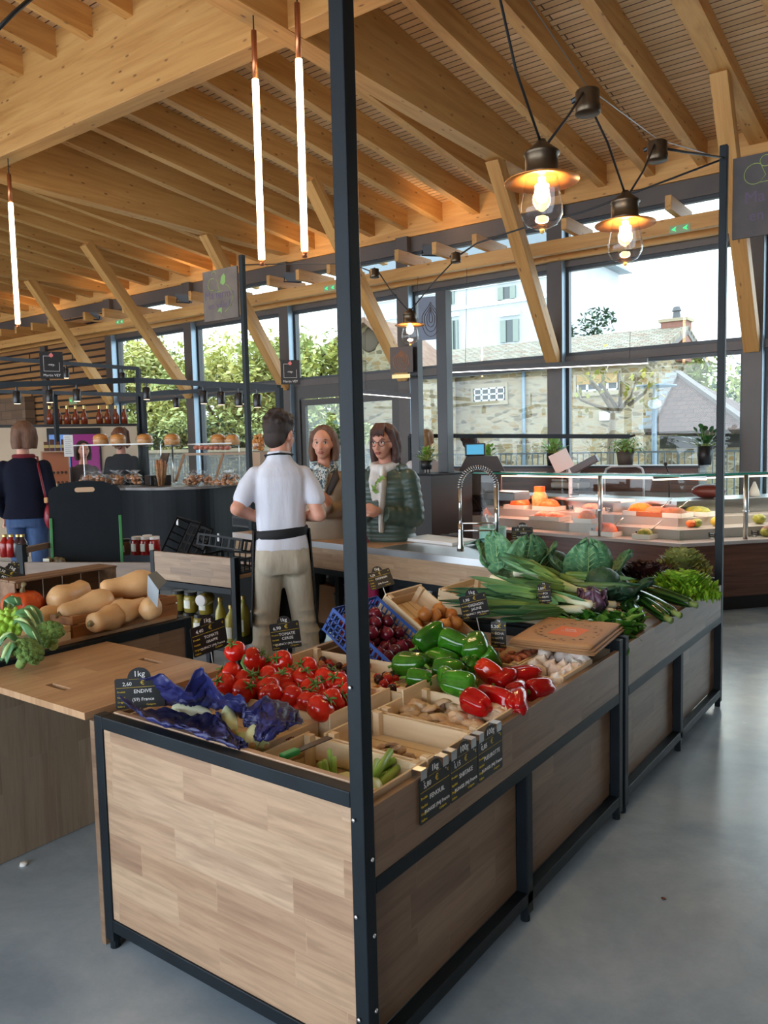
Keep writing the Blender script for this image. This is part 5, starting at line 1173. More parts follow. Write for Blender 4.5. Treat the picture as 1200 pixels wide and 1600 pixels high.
# ---------------------------------------------------------------- price signs
SG = mat('slate_sign', srgb(22, 23, 25), .45); SW = mat('chalk_white', (.82, .82, .80), .6); SY = mat('sign_yellow', srgb(206, 176, 40), .6)
def sign(label, c, nrm, w, h, unit, price, words, tab=.30, stick=0, lean=0, roll=0, clips=False):
    """slate with a round tab; c = centre of the rectangle, nrm = facing"""
    n = V(nrm); n.z = 0; n.normalize(); x = V((0, 0, 1)).cross(n).normalized()
    R = Matrix((x, V((0, 0, 1)), n)).transposed().to_4x4() @ Matrix.Rotation(lean, 4, 'X') @ Matrix.Rotation(roll, 4, 'Z')
    t = thing('price_sign', label, 'price sign', c); t.matrix_world = Matrix.Translation(V(c)) @ R
    r = w*tab*.72; pts = [(-w/2, -h/2+.004), (-w/2+.004, -h/2), (w/2-.004, -h/2), (w/2, -h/2+.004), (w/2, h/2-.004), (w/2-.004, h/2)]
    pts += [(r*math.cos(a), h/2+r*.92*math.sin(a)) for a in [PI*k/14 for k in range(15)]]+[(-w/2+.004, h/2), (-w/2, h/2-.004)]
    MB().prism(pts, -.0012, .0012).obj('slate', SG, t)
    f = MB(); zz = .0013
    f.box(-w*.47, w*.47, h*.19, h*.20, zz, zz+.0004); f.box(-r*.9, r*.9, h*.46, h*.465, zz, zz+.0004)
    f.obj('yellow_rules', SY, t)
    text_mesh('white_lettering', [(unit, 0, h/2+r*.35, r*.72, 'CENTER'), (price, -w*.25, h*.31, h*.17, 'CENTER')]+[(s, w*.06, y*h, z*h, 'CENTER') for s, y, z in words], SW, t, Matrix.Translation((0, 0, .0016)))
    text_mesh('yellow_lettering', [('€', w*.06, h*.33, h*.2, 'CENTER'), ('€', w*.43, h*.36, h*.1, 'CENTER'), ('Produit', -w*.46, h*.06, h*.085, 'LEFT'), ('Variété', -w*.46, -h*.12, h*.085, 'LEFT'), ('Origine', -w*.46, -h*.28, h*.085, 'LEFT'), ('Calibre', -w*.46, -h*.42, h*.075, 'LEFT'), ('Catégorie', w*.12, -h*.40, h*.075, 'LEFT')], SY, t, Matrix.Translation((0, 0, .0016)))
    if stick: MB().tube([(0, -h/2, -.003), (0, -h/2-stick, -.003)], .0022, 6).obj('rod', mat('clear_rod', (.5, .5, .5), .2), t)
    if clips:
        for s in (-1, 1):
            fx = s*w*.36; MB().box(fx-.014, fx+.014, h/2-.004, h/2+.0215, .0013, .0022).box(fx-.014, fx+.014, h/2+.0205, h/2+.0222, -.0255, .0022).box(fx-.014, fx+.014, h/2+.002, h/2+.0222, -.0275, -.0265).obj('clip', STEEL, t)
            MB().lathe([(0, 0), (.0022, 0), (.0022, .001), (0, .001)], 8, (s*w*.36, h/2-.01, .0013)).obj('rivet', BOLT, t)
    return t
tocam = lambda p: CAM-V(p)
F_ = '(94) France'
X1 = (1, 0, 0)
for y0_, un, pr, nm, lb in ((1.712, '1kg', '5,80', 'FENOUIL', 'black price slate clipped to the outer board reading FENOUIL, nearest the corner post'), (1.864, '100g', '1,15', 'SHIITAKE', 'black price slate clipped to the outer board reading SHIITAKE, between the other two'), (2.017, '100g', '0,85', 'PLEUROTTE', 'black price slate clipped to the outer board reading PLEUROTTE, below the oyster mushrooms')):
    sign(lb, (B_+.0035, y0_, .659), X1, .15, .122, un, pr, [(nm, .0, .15), ('RUNGIS '+F_, -.27, .12)], .32, clips=True)
p = at_z(219, 1088, .80); sign('black price slate reading ENDIVE at the corner of the long stand', p+V((0, 0, .012)), tocam(p)+V((.0, -.5, 0)), .152, .098, '1kg', '2,60', [('ENDIVE', .05, .17), (F_.replace('94', '59'), -.22, .15)], .33, .06)
p = at_d(327, 996, 3.05); sign('slate reading TOMATE GRAPPE on a clear rod, slanted towards the passage', p, (1, -.15, .0), .155, .115, '1kg', '4,40', [('TOMATE', .05, .14), ('GRAPPE', -.12, .13), ('QUINCY '+F_, -.30, .11)], .3, .12, roll=.12)
p = at_d(446, 993, 3.35); sign('slate reading TOMATE CERISE in front of the clerk legs', p, tocam(p)+V((.4, -.2, 0)), .125, .115, '1kg', '6,90', [('TOMATE', .06, .15), ('CERISE', -.10, .14), ('QUINCY '+F_, -.30, .11)], .32, .10, roll=.10)
p = at_d(594, 905, 3.75); sign('dark slate tipped sideways above the yellow onions', p, tocam(p)+V((.9, .3, 0)), .12, .085, '1kg', '2,20', [('OIGNON', .05, .17), (F_, -.25, .13)], .3, .08, lean=-.5, roll=.22)
p = at_d(741, 947, 3.35); sign('slate reading OIGNON JAUNE on a rod between the leeks and the green peppers', p, tocam(p)+V((.5, 0, 0)), .115, .10, '1kg', '1,90', [('OIGNON', .05, .16), ('JAUNE', -.12, .15), ('QUINCY '+F_, -.31, .11)], .34, .16, roll=.2)
p = at_d(779, 992, 3.15); sign('narrow slate turned almost edge-on behind the green peppers', p, (.35, -1, 0), .06, .105, '1kg', '5,20', [('ÉCHA', .05, .13), ('LOTE', -.12, .12), (F_, -.3, .08)], .3, .1)
p = at_d(851, 929, 3.65); sign('narrow slate standing among the leeks', p, (.55, -1, 0), .06, .095, '1kg', '2,80', [('POI', .05, .14), ('REAU', -.12, .13), (F_, -.3, .08)], .3, .08, roll=.1)
p = at_d(816, 834, 4.75); sign('slate behind the big savoy cabbage, in front of the glass counter', p, tocam(p)+V((.3, 0, 0)), .125, .08, '1pièce', '1,80', [('CHOU', .05, .16), ('FRISÉ '+F_, -.25, .14)], .34, .1)
p = at_d(10, 905, 3.75); sign('slate lying back against the pumpkin', p, tocam(p)+V((.2, 0, .0)), .14, .10, '1kg', '2,50', [('POTIRON', .05, .15), (F_, -.25, .13)], .3, .05, lean=-.5, roll=-.5)
p = at_d(22, 893, 4.1); sign('small slate standing against the brown board behind the pumpkin', p, tocam(p), .055, .09, '1kg', '3,20', [('NOIX', .05, .13), (F_, -.25, .1)], .3, .06)
p = at_d(42, 922, 4.0); sign('small slate between the pumpkin and the squash crate', p, tocam(p)+V((.4, 0, 0)), .06, .07, '1kg', '1,90', [('COURGE', .05, .13), (F_, -.25, .1)], .3, .06, roll=-.3)
# ---------------------------------------------------------------- glazed serving counter
WAL = boards('walnut_panel', 'xz', 3, 5, [srgb(82, 50, 38), srgb(94, 58, 44)], srgb(60, 36, 28), .001, .38, 0)
m, nt, b = _mat('walnut'); v = coords(nt, (1.2, 1.2, 22)); g = noise_t(nt, v, 1.4, 5, .6, .5)
nt.links.new(ramp(nt, g, [(.3, srgb(70, 40, 30)), (.55, srgb(98, 62, 46)), (.75, srgb(116, 76, 56))]), b.inputs['Base Color']); b.inputs['Roughness'].default_value = .35; WAL = m
DG = glass_mat('display_glass', (.97, 1, .985), .45); GE = mat('green_glass_edge', srgb(60, 160, 140), .15, trans=.0); WHT = mat('white_shelf_edge', (.78, .78, .78), .4)
Lp_ = V((-5.05, 7.85, 0)); Cp = V((-1.99, 7.17, 0)); Rp = V((-.45, 8.98, 0))
t = thing('serving_counter', 'long glazed serving counter with dark walnut front and pink-lit food display', 'serving counter', (-2, 7.2, 0)); I = Matrix.Translation(-t.location)
def off(pts, d):
    """offset of the open polyline to its inner side"""
    out = []
    for i, p in enumerate(pts):
        dirs = []
        if i: dirs.append((pts[i]-pts[i-1]).normalized())
        if i < len(pts)-1: dirs.append((pts[i+1]-pts[i]).normalized())
        ns = [V((-q_.y, q_.x, 0)) for q_ in dirs]; nsum = sum(ns, V()).normalized(); out.append(p+nsum*(d/max(.3, nsum.dot(ns[0]))))
    return out
LINE = [Lp_, Cp, Rp]
def ribbon(d0, d1, z0, z1, name, m, par=t, line=LINE):
    a, b_ = off(line, d0), off(line, d1); objs = []
    f = MB()
    poly = [(p.x, p.y) for p in a]+[(p.x, p.y) for p in reversed(b_)]
    return f.prism(poly, z0, z1, 'xy', I).obj(name, m, par)
ribbon(.10, .16, 0, .14, 'plinth', mat('black_plinth', (.01, .01, .011), .4))
for k in range(2):
    ribbon(.02, .06, .14, .615, 'front_panel', WAL, line=LINE[k:k+2])
ribbon(.0, .80, .62, .65, 'display_floor', mat('display_deck', (.42, .40, .39), .3)); ribbon(.24, .50, .65, .74, 'display_step', mat('display_deck', (.42, .40, .39), .3)); ribbon(.50, .77, .65, .82, 'display_step', mat('display_deck', (.42, .40, .39), .3)); ribbon(.78, .82, .65, .93, 'inner_back', mat('brushed_steel', (.55, .56, .57), .28, 1)); ribbon(.72, 1.18, .93, .965, 'worktop', STEEL); ribbon(1.1, 1.16, .0, .93, 'rear_panel', mat('grey_rear', (.3, .3, .3), .5))
ribbon(.012, .02, .36, .385, 'white_strip', mat('white_shelf_edge', (.78, .78, .78), .4), line=LINE[:2])
for k in range(2):
    ln = LINE[k:k+2]; ribbon(.055, .061, .66, 1.225, 'front_glass', DG, line=ln); ribbon(.02, .42, 1.245, 1.257, 'top_glass', DG, line=ln); ribbon(.012, .0195, 1.243, 1.259, 'top_glass_edge', GE, line=ln)
    ribbon(.42, .45, 1.21, 1.245, 'top_rail', STEEL, line=ln)
def along(u, d, k=0): a, b_ = off(LINE[k:k+2], d); return a.lerp(b_, u)
for (u, k) in ((.02, 0), (.72, 0), (.30, 1), (.9, 1)):
    p = along(u, .075, k); MB().lathe([(.022, .65), (.022, 1.25)], 12, p-t.location).obj('steel_post', STEEL, t, True); MB().lathe([(.03, .9), (.03, .915)], 12, p-t.location).obj('collar', STEEL, t)
e0 = off(LINE, 0)[0]; e1 = off(LINE, .8)[0]; f = MB(); f.bar(V((e0.x, e0.y, .65))-t.location, V((e1.x, e1.y, .65))-t.location, .03); sheet_dir = (e1-e0)
MB().prism([(e0.x, e0.y), (e1.x, e1.y), (e1.x-.01, e1.y-.0), (e0.x-.01, e0.y)], .65, 1.24, 'xy', I).obj('end_glass', DG, t)
# pinkish display lighting under the top rail (lamp strips)
PK = emit_mat('display_lamp', (1, .45, .28), 3)
for k in range(2): 
    o = ribbon(.43, .455, 1.196, 1.209, 'lamp_strip', PK if k == 0 else emit_mat('display_lamp_white', (1, .84, .70), 2), line=LINE[k:k+2])
for k, (c_, e_) in enumerate((((1, .42, .28), 16), ((1, .80, .62), 6))):
    P0, P1 = off(LINE, .40)[k], off(LINE, .40)[k+1]; md = (P0+P1)/2; o = area('display_strip_light', (md.x, md.y, 1.19), (0, 0, math.atan2((P1-P0).y, (P1-P0).x)), (P1-P0).length*.94, .04, e_, c_)
# left end block
t = thing('end_cabinet', 'black cabinet at the near end of the glazed counter, potted plant on top', 'cabinet', at_d(662, 830, 8.0)); p = t.location.copy(); t.location = (p.x, p.y, 0)
t.rotation_euler = (0, 0, -.22); MB().box(-.24, .12, 0, .6, 0, 1.27, .004).obj('body', mat('black_cabinet', (.018, .018, .022), .4), t); MB().box(-.25, .13, -.01, .61, 1.271, 1.285).obj('top', M_DARK, t)
# food and dishes on the display floor
q = random.Random(21)
CER = mat('white_dish', (.75, .74, .72), .3); SAL = mat('salmon_food', srgb(236, 122, 60), .4, col2=srgb(220, 96, 44), scale=20, bump=.3); CARR = mat('carrot_salad', srgb(240, 130, 30), .5, col2=srgb(226, 104, 20), scale=60, bump=.6)
PINKF = mat('pink_terrine', srgb(216, 140, 116), .45, col2=srgb(190, 104, 84), scale=30); BRNF = mat('brown_roast', srgb(140, 84, 48), .5, col2=srgb(104, 58, 34), scale=18, bump=.3); GRNF = mat('green_salad_food', srgb(110, 130, 60), .5, col2=srgb(170, 160, 60), scale=30, bump=.4)
YELF = mat('yellow_cheese', srgb(214, 180, 70), .5); TERR = mat('terracotta', srgb(176, 100, 66), .5)
def dish(label, p, L, D, food, rz=0, mound=.04, m=CER, spoon=False):
    t = thing('serving_dish', label, 'dish', p, rz)
    MB().box(-L/2, L/2, -D/2, D/2, 0, .008).box(-L/2, -L/2+.008, -D/2, D/2, .008, .045).box(L/2-.008, L/2, -D/2, D/2, .008, .045).box(-L/2+.008, L/2-.008, -D/2, -D/2+.008, .008, .045).box(-L/2+.008, L/2-.008, D/2-.008, D/2, .008, .045).obj('tray', m, t)
    h_ = mound*1.5+.05; MB().lathe([(0, .012), (.98, .014), (.96, .45), (.72, .8), (.35, .97), (0, 1)], 20, fr=lambda a, r, z: r*(1+.12*noise.noise(V((math.cos(a)*2, math.sin(a)*2, z*3))+V(p))), M=Matrix.Diagonal((L*.46, D*.45, h_, 1))).obj('food', food, t, True)
    if spoon: MB().tube([(0, 0, .05), (.06, .05, .10), (.12, .10, .17)], [.012, .006, .006], 8).obj('spoon', STEEL, t, True)
    return t
def ond(px, py):
    z, lo, hi = (.652, .08, .16) if py >= 825 else (.742, .36, .40) if py >= 813 else (.822, .62, .66)
    p = at_z(px, py, z); k = 0 if px < 1066 else 1; t_ = (LINE[k+1]-LINE[k]).normalized(); n_ = V((-t_.y, t_.x, 0)); d = (p-LINE[k]).dot(n_); return p+n_*(min(max(d, lo), hi)-d)
for px, py, L, D, fd, sp, lb in ((726, 812, .30, .22, SAL, 0, 'dish of orange-pink terrine behind the spring tap'), (760, 800, .30, .24, SAL, 0, 'tray of bright orange terrine deep in the pink display'), (800, 818, .22, .22, PINKF, 0, 'tray of pale pink charcuterie in front of small labels'), (845, 816, .24, .22, PINKF, 0, 'tray of pink sliced meat, second from the tub'), (880, 806, .24, .2, PINKF, 0, 'tray of pink terrine slices near the glass rear'), (950, 812, .30, .2, CARR, 0, 'white dish heaped with bright grated carrot'), (1000, 828, .26, .2, SAL, 1, 'salmon coloured block dish right beside the steel post'.replace('right ', '')), (1010, 808, .28, .24, TERR, 1, 'terracotta dish with spoon at the glass'), (1035, 810, .3, .24, BRNF, 1, 'copper coloured dish with long spoon by the corner'), (1060, 832, .18, .16, GRNF, 1, 'glass bowl of green salad at the counter corner'), (905, 818, .22, .18, CARR, 0, 'small heap of orange salad between trays and carrot dish'), (830, 800, .3, .2, PINKF, 0, 'long tray of pale sausage at the steel rear'), (925, 800, .3, .2, BRNF, 0, 'brown gratin dish behind the carrot dish'), (1085, 805, .3, .2, GRNF, 0, 'tray of green vegetables behind the corner post')):
    dish(lb, ond(px, py), L, D, fd, -.22, .05 if fd in (CARR, SAL) else .03, CER if fd is not TERR else TERR, sp)
for px, py, r, c_, lb in ((1078, 822, .05, GRNF, 'bumpy green cheese-like loaf near the corner'), (1092, 818, .055, YELF, 'round yellow cheese behind the far corner post'), (1110, 825, .05, GRNF, 'round green loaf under the glass of the angled wing'), (1160, 815, .06, GRNF, 'dark green pâté mound in the angled wing'), (1066, 822, .045, SAL, 'small orange mound beside the yellow cheese')):
    t = thing('food_mound', lb, 'food', ond(px, py)); MB().ball((0, 0, r*.8), r, r, r*.8, 18, 12, fn=lambda p_: 1+.14*noise.noise(p_*3+V((px, 0, 0)))).obj('food', c_, t, True)
t = thing('bread_loaf', 'crusty brown loaf lying in the angled wing of the glass counter', 'bread', ond(1178, 832), .8); MB().ball((0, 0, .055), .15, .08, .055, 24, 14).obj('crust', BRNF, t, True); MB().box(-.13, .13, -.081, -.075, .01, .05, .002).obj('cut_face', mat('bread_crumb', srgb(196, 150, 100), .8), t)
t = thing('ham', 'wrapped dark red ham on the raised shelf of the angled wing', 'ham', along(.40, .95, 1)+V((0, 0, .967))); MB().ball((0, 0, .07), .17, .10, .075, 20, 14).obj('meat', mat('ham_meat', srgb(90, 34, 30), .4), t, True); MB().grid(lambda u, v: V(((u-.5)*.3, -.06+.2*v, .135-.12*(v-.4)**2-.15*(u-.5)**2+.006*math.sin(17*u+9*v))), 12, 8, thick=.001).obj('white_paper', mat('white_paper', (.8, .8, .78), .7), t, True)
t = thing('paper_cone', 'white paper cone beside the ham', 'paper', along(.62, .92, 1)+V((0, 0, .967))); MB().lathe([(.06, 0), (.05, .05), (.03, .10), (.01, .15)], 12).obj('cone', mat('white_paper', (.8, .8, .78), .7), t, True); MB().box(-.03, .03, -.03, .03, 0, .012).obj('foot', mat('cardboard', srgb(140, 104, 72), .7), t)
for i, (px, py) in enumerate(((767, 806), (830, 806), (850, 814), (873, 812), (960, 830), (1030, 835), (1085, 838), (1160, 836))):
    t = thing('food_label', 'small black food label on a foot in the display, '+['behind the tap', 'in front of pale trays', 'by the steel rear', 'at the end of pink trays', 'in front of the carrot dish', 'by the salmon block', 'beside the far post', 'in front of the loaf'][i], 'label', ond(px, py), -.2); MB().box(-.035, .035, -.002, .002, .02, .062, 0).obj('card', SG, t); MB().box(-.01, .01, -.01, .01, 0, .02).obj('foot', STEEL, t)
    text_mesh('lettering', [('Terrine' if i < 4 else 'Salade', 0, .012, .016, 'CENTER'), ('maison', 0, -.008, .012, 'CENTER')], SW, t, Matrix.Translation((0, -.0025, .042)) @ Matrix.Rotation(PI/2, 4, 'X'))
t = thing('sweets_jar', 'glass jar with orange lid behind the spring tap', 'jar', ond(755, 806)); MB().lathe([(0, 0), (.07, 0), (.085, .03), (.09, .14), (.06, .2), (0, .2)], 18).obj('content', mat('jar_sweets', srgb(150, 130, 70), .4, col2=srgb(190, 170, 120), scale=30), t, True); MB().lathe([(0, .2), (.06, .2), (.062, .26), (0, .26)], 18).obj('lid', mat('orange_lid', srgb(236, 110, 40), .4), t)
# worktop things
t = thing('cutting_board', 'white cutting board with knives on the steel worktop behind the glass', 'cutting board', at_z(940, 783, .967), -.22); MB().box(-.34, .3, -.13, .13, 0, .02, .004).obj('slab', mat('white_plastic', (.85, .86, .88), .35), t)
for k in range(2):
    t2 = thing('knife', ['dark handled knife lying on the far cutting board', 'second knife beside it on the far cutting board'][k], 'knife', at_z(905+25*k, 774, .99), .2-.3*k); MB().bar((-.1, 0, .01), (0, 0, .01), .02, .014, bev=.003).obj('handle', mat('black_plastic', (.012, .012, .014), .35), t2); MB().bar((0, 0, .008), (.16, 0, .008), .026, .002).obj('blade', STEEL, t2)
def slicer(label, p, rz):
    t = thing('meat_slicer', label, 'slicer', p, rz); AL = mat('painted_aluminium', (.62, .63, .65), .3, .4)
    MB().box(-.22, .22, -.12, .12, .02, .10, .02).obj('base', AL, t); MB().box(-.3, -.02, .0, .12, .10, .13, .01, Matrix.Rotation(0, 4, 'Y')).obj('tray', AL, t)
    MB().lathe([(0, 0), (.11, 0), (.12, .012), (.10, .02), (.03, .03), (0, .03)], 30, (0, 0, 0), Matrix.Translation((.10, -.06, .19)) @ Matrix.Rotation(PI/2, 4, 'X')).obj('blade', STEEL, t, True); MB().lathe([(0, 0), (.05, 0), (.05, .03), (0, .03)], 20, (0, 0, 0), Matrix.Translation((.10, -.08, .19)) @ Matrix.Rotation(PI/2, 4, 'X')).obj('hub', mat('black_plastic', (.012, .012, .014), .35), t, True)
    for x in (-.18, .18):
        for y in (-.09, .09): MB().lathe([(.016, 0), (.016, .02)], 10, (x, y, 0)).obj('foot', M_DARK, t)
    return t
slicer('grey meat slicer on the steel worktop below the paper holder', at_z(885, 766, .967)+V((0, .12, 0)), -.25)
t = thing('scale', 'flat grey counter scale on the worktop behind the tap', 'scale', at_z(785, 783, .967)+V((0, .1, 0)), -.2); MB().box(-.2, .2, -.14, .14, .01, .09, .01).obj('body', mat('grey_plastic', srgb(150, 160, 168), .4), t); MB().box(-.19, .19, -.13, .13, .092, .10, .003).obj('pan', STEEL, t)
t = thing('oil_bottle', 'yellow oil bottle at the back of the steel worktop'.replace('the back of ', ''), 'bottle', at_z(1030, 764, .967)+V((0, .1, 0))); MB().lathe([(0, 0), (.045, 0), (.05, .02), (.05, .12), (.02, .16), (.018, .2), (0, .2)], 16).obj('body', mat('yellow_oil', srgb(206, 176, 40), .2), t, True); MB().lathe([(0, .2), (.02, .2), (.02, .22), (0, .22)], 12).obj('cap', M_DARK, t)
for k in range(4):
    t = thing('glass_bottle', 'clear glass standing in the row beside the yellow oil', 'glass', at_z(1050+9*k, 765, .967)+V((0, .12, 0)), group='clear glasses beside the oil'); MB().lathe([(0, 0), (.022, 0), (.026, .12), (.024, .12), (.02, .004), (0, .004)], 12).obj('tumbler', JG, t, True)
t = thing('paper_cup', 'white paper cup in front of the oil bottle', 'cup', at_z(1013, 766, .967)+V((0, .06, 0))); MB().lathe([(0, 0), (.025, 0), (.032, .09), (.030, .09), (.024, .005), (0, .005)], 14).obj('cup', mat('white_paper', (.8, .8, .78), .7), t, True)
t = thing('clay_pot', 'brown clay pot beside the slicer', 'pot', at_z(820, 762, .967)+V((0, .2, 0))); MB().lathe([(0, 0), (.07, 0), (.085, .16), (.078, .16), (.06, .01), (0, .01)], 18).obj('pot', mat('brown_clay', srgb(120, 86, 70), .6), t, True)
# window-side ledge with plants
t = thing('back_ledge', 'long dark walnut ledge below the windows carrying the potted plants', 'ledge', (-4.8, 9.7, 0)); I2 = Matrix.Translation(-t.location)
MB().box(-6.2, -2.45, 9.55, 9.95, 1.235, 1.265, .003, I2).obj('top', mat('black_cabinet', (.018, .018, .022), .4), t); MB().box(-6.18, -2.47, 9.57, 9.60, .95, 1.234, 0, I2).obj('front_panel', WAL, t); MB().box(-6.18, -2.47, 9.62, 9.93, 0, 1.234, 0, I2).obj('body', mat('grey_rear', (.3, .3, .3), .5), t)
LEAFG = mat('houseplant_leaf', srgb(96, 150, 52), .4, col2=srgb(140, 180, 70), scale=12); LEAFD = mat('dark_houseplant_leaf', srgb(40, 84, 40), .4, col2=srgb(60, 110, 50), scale=12); BLKP = mat('black_pot', (.02, .02, .022), .4)
def potted(label, p, R, H, ph, leaf, n, L, seed, droop=.3, potm=BLKP, stand=0):
    t = thing('potted_plant', label, 'potted plant', p); s = random.Random(seed)
    MB().lathe([(0, stand), (R*.8, stand), (R, stand+ph), (R*.93, stand+ph), (R*.85, stand+ph*.85), (0, stand+ph*.85)], 20).obj('pot', potm, t, True)
    if stand:
        for k in range(3): a = k*2.1; MB().tube([(R*.6*math.cos(a), R*.6*math.sin(a), 0), (R*.6*math.cos(a), R*.6*math.sin(a), stand)], .008, 6).obj('leg', potm, t)
    f = MB(); g = MB()
    for k in range(n):
        az = s.uniform(0, 6.28); el = s.uniform(.25, 1.4); st = H*s.uniform(.3, .95); b0 = V((0, 0, stand+ph*.85)); d = V((math.cos(az)*math.cos(el), math.sin(az)*math.cos(el), math.sin(el)))
        e = b0+d*st; g.tube([b0, b0+d*st*.6, e], [.004, .003, .002], 4); x = d.cross(V((0, 0, 1))).normalized(); w = L*.32
        f.grid(lambda u, v: e+d*(u*L*.8)+V((0, 0, -droop*L*u*u))+x*((v-.5)*2*w*math.sin(PI*min(.97, .1+.85*u)))+V((0, 0, .25*w*abs(v-.5))), 4, 2)
    g.obj('stems', STALK, t); f.obj('leaves', leaf, t, True); return t
potted('bright leafy plant in a small black pot on legs, on the black end cabinet', at_d(666, 728, 8.05), .065, .16, .09, LEAFG, 60, .06, 1, stand=.04).location.z = 1.287
def onl(px): p = at_z(px, 722, 1.266); q_ = at_y(px, 722, 9.72); return V((q_.x, q_.y, 1.266))
potted('upright pale green plant in a dark pot on the ledge near the dark pillar', onl(864), .09, .22, .16, mat('pale_houseplant_leaf', srgb(150, 190, 110), .4), 60, .09, 2, .1)
potted('bushy green plant in a grey-brown pot on the middle of the ledge', onl(977), .11, .26, .17, LEAFG, 130, .07, 3, .8, mat('grey_brown_pot', srgb(110, 100, 92), .6))
potted('dark glossy plant in a tall black pot at the end of the ledge', onl(1101), .09, .26, .22, LEAFD, 46, .11, 4, .2)
potted('small green plant between the till screen and the ledge', onl(762), .07, .2, .12, LEAFG, 40, .08, 5, .2)
# till and scale behind the glass
t = thing('till', 'till with blue customer screen on an angled dark stand behind the glass counter', 'till', at_d(750, 735, 9.0)); t.location.z = 1.0; t.rotation_euler = (0, 0, .45); z = 1.0
BP = mat('black_plastic', (.012, .012, .014), .35)
MB().box(-.2, .24, -.1, .25, 0, .26, .01).obj('stand', mat('dark_brown_plastic', srgb(64, 52, 48), .4), t); MB().prism([(-.24, .262), (.28, .262), (.20, .43), (-.14, .45)], -.06, .0, 'xz').obj('screen_back', mat('dark_brown_plastic', srgb(64, 52, 48), .4), t)
MB().box(-.16, .07, -.10, -.062, .44, .58, .008).obj('display_housing', BP, t); MB().box(-.14, .05, -.1015, -.1002, .455, .565).obj('display', emit_mat('blue_display', (.03, .16, .26), 1.2), t)
t = thing('paper_holder', 'white sheets in a slanted grey holder above the slicer', 'paper holder', at_d(890, 728, 8.9), .2); AL = mat('painted_aluminium', (.62, .63, .65), .3, .4)
MB().box(-.17, .05, -.01, .0, -.02, .2, 0, Matrix.Rotation(R_(-25), 4, 'Y')).obj('sheets', mat('white_paper', (.8, .8, .78), .7), t); MB().box(-.02, .3, .01, .16, -.10, -.02, .01, Matrix.Rotation(R_(-28), 4, 'Y')).obj('holder', mat('grey_plastic2', srgb(90, 92, 96), .4), t); MB().box(-.02, .02, .04, .08, -.35, -.02).obj('stem', AL, t)
t = thing('chair', 'metal chair with rounded back rail behind the glass counter', 'chair', at_d(975, 760, 9.3)); t.location.z = 0; t.rotation_euler = (0, 0, .3)
MB().tube([(-.22, 0, 0), (-.22, 0, 1.18), (-.2, 0, 1.24), (-.14, 0, 1.27), (.14, 0, 1.27), (.2, 0, 1.24), (.22, 0, 1.18), (.22, 0, 0)], .014, 8).obj('back_frame', AL, t, True); MB().box(-.21, .21, -.4, -.01, .62, .65, .01).obj('seat', AL, t)
for x in (-.2, .2): MB().tube([(x, -.38, 0), (x, -.38, .62)], .012, 8).obj('leg', AL, t)
t = thing('microphone', 'black gooseneck with round tip rising behind the glass top', 'microphone', at_d(1040, 735, 8.6)); MB().tube([(.04, 0, -.30), (.04, 0, -.05), (0, 0, .06)], .008, 6).obj('neck', BP, t); MB().ball((0, 0, .07), .022).obj('tip', BP, t, True)
# ---------------------------------------------------------------- bakery stall
BKC = mat('bakery_black_panel', srgb(27, 33, 39), .55, col2=srgb(23, 28, 33), scale=2, spec=.2)
def spl(pts, n):
    """Catmull-Rom through the points"""
    out = []; k = len(pts)
    for i in range(k-1):
        p0, p1, p2, p3 = (V(pts[max(i-1, 0)]), V(pts[i]), V(pts[i+1]), V(pts[min(i+2, k-1)]))
        for j in range(n):
            t_ = j/n; out.append(.5*((2*p1)+(p2-p0)*t_+(2*p0-5*p1+4*p2-p3)*t_*t_+(3*p1-p0-3*p2+p3)*t_**3))
    return out+[V(pts[-1])]
Zb = 1.17
cpx = [(62, 764), (120, 765), (187, 762), (235, 762), (280, 761), (330, 759), (372, 754)]
cv = [at_z(x, y, Zb) for x, y in cpx]; cv = [V((p.x, p.y, 0)) for p in cv]; cv += [cv[-1]+V((-.3, 1.1, 0))]
cv = spl(cv, 6)
t = thing('bakery_counter', 'curved black bakery counter behind the chalkboard and the clerk', 'counter', (cv[12].x, cv[12].y, 0)); Ib = Matrix.Translation(-t.location)
inner = off(cv, .62)
def rib(d0, d1, z0, z1, nm, m, a=0, b=None):
    A_ = off(cv, d0)[a:b]; B2 = off(cv, d1)[a:b]
    return MB().prism([(p.x, p.y) for p in A_]+[(p.x, p.y) for p in reversed(B2)], z0, z1, 'xy', Ib).obj(nm, m, t)
rib(.03, .06, .10, Zb-.03, 'front_panel', BKC); rib(.06, .10, 0, .10, 'plinth', mat('black_plinth', (.01, .01, .011), .4)); rib(0, .62, Zb-.03, Zb, 'worktop', mat('grey_worktop', srgb(120, 116, 114), .3))
rib(.56, .60, 0, Zb-.03, 'rear_panel', BKC)
# name on the front
def onb(px, py, z=Zb+.002):
    p = at_z(px, 762, Zb); h = p-CAM; h.z = 0; h.normalize(); p = p+h*min(.5, .10+max(0, 760-py)*.035); p.z = z; return p
p = at_d(66, 787, (cv[0]-CAM).dot(CF)-.25); n_ = (CAM-p); n_.z = 0; n_.normalize(); x_ = V((0, 0, 1)).cross(n_)
text_mesh('name_lettering', [('Martin VEY', 0, 0, .12, 'RIGHT')], mat('white_vinyl', (.75, .75, .75), .5), t, Ib @ frame_mat(V((cv[0].x, cv[0].y, .86))+n_*.03+x_*.18, x_, (0, 0, 1)))
JG2 = glass_mat('shelf_glass', (.99, .99, .99), .04)
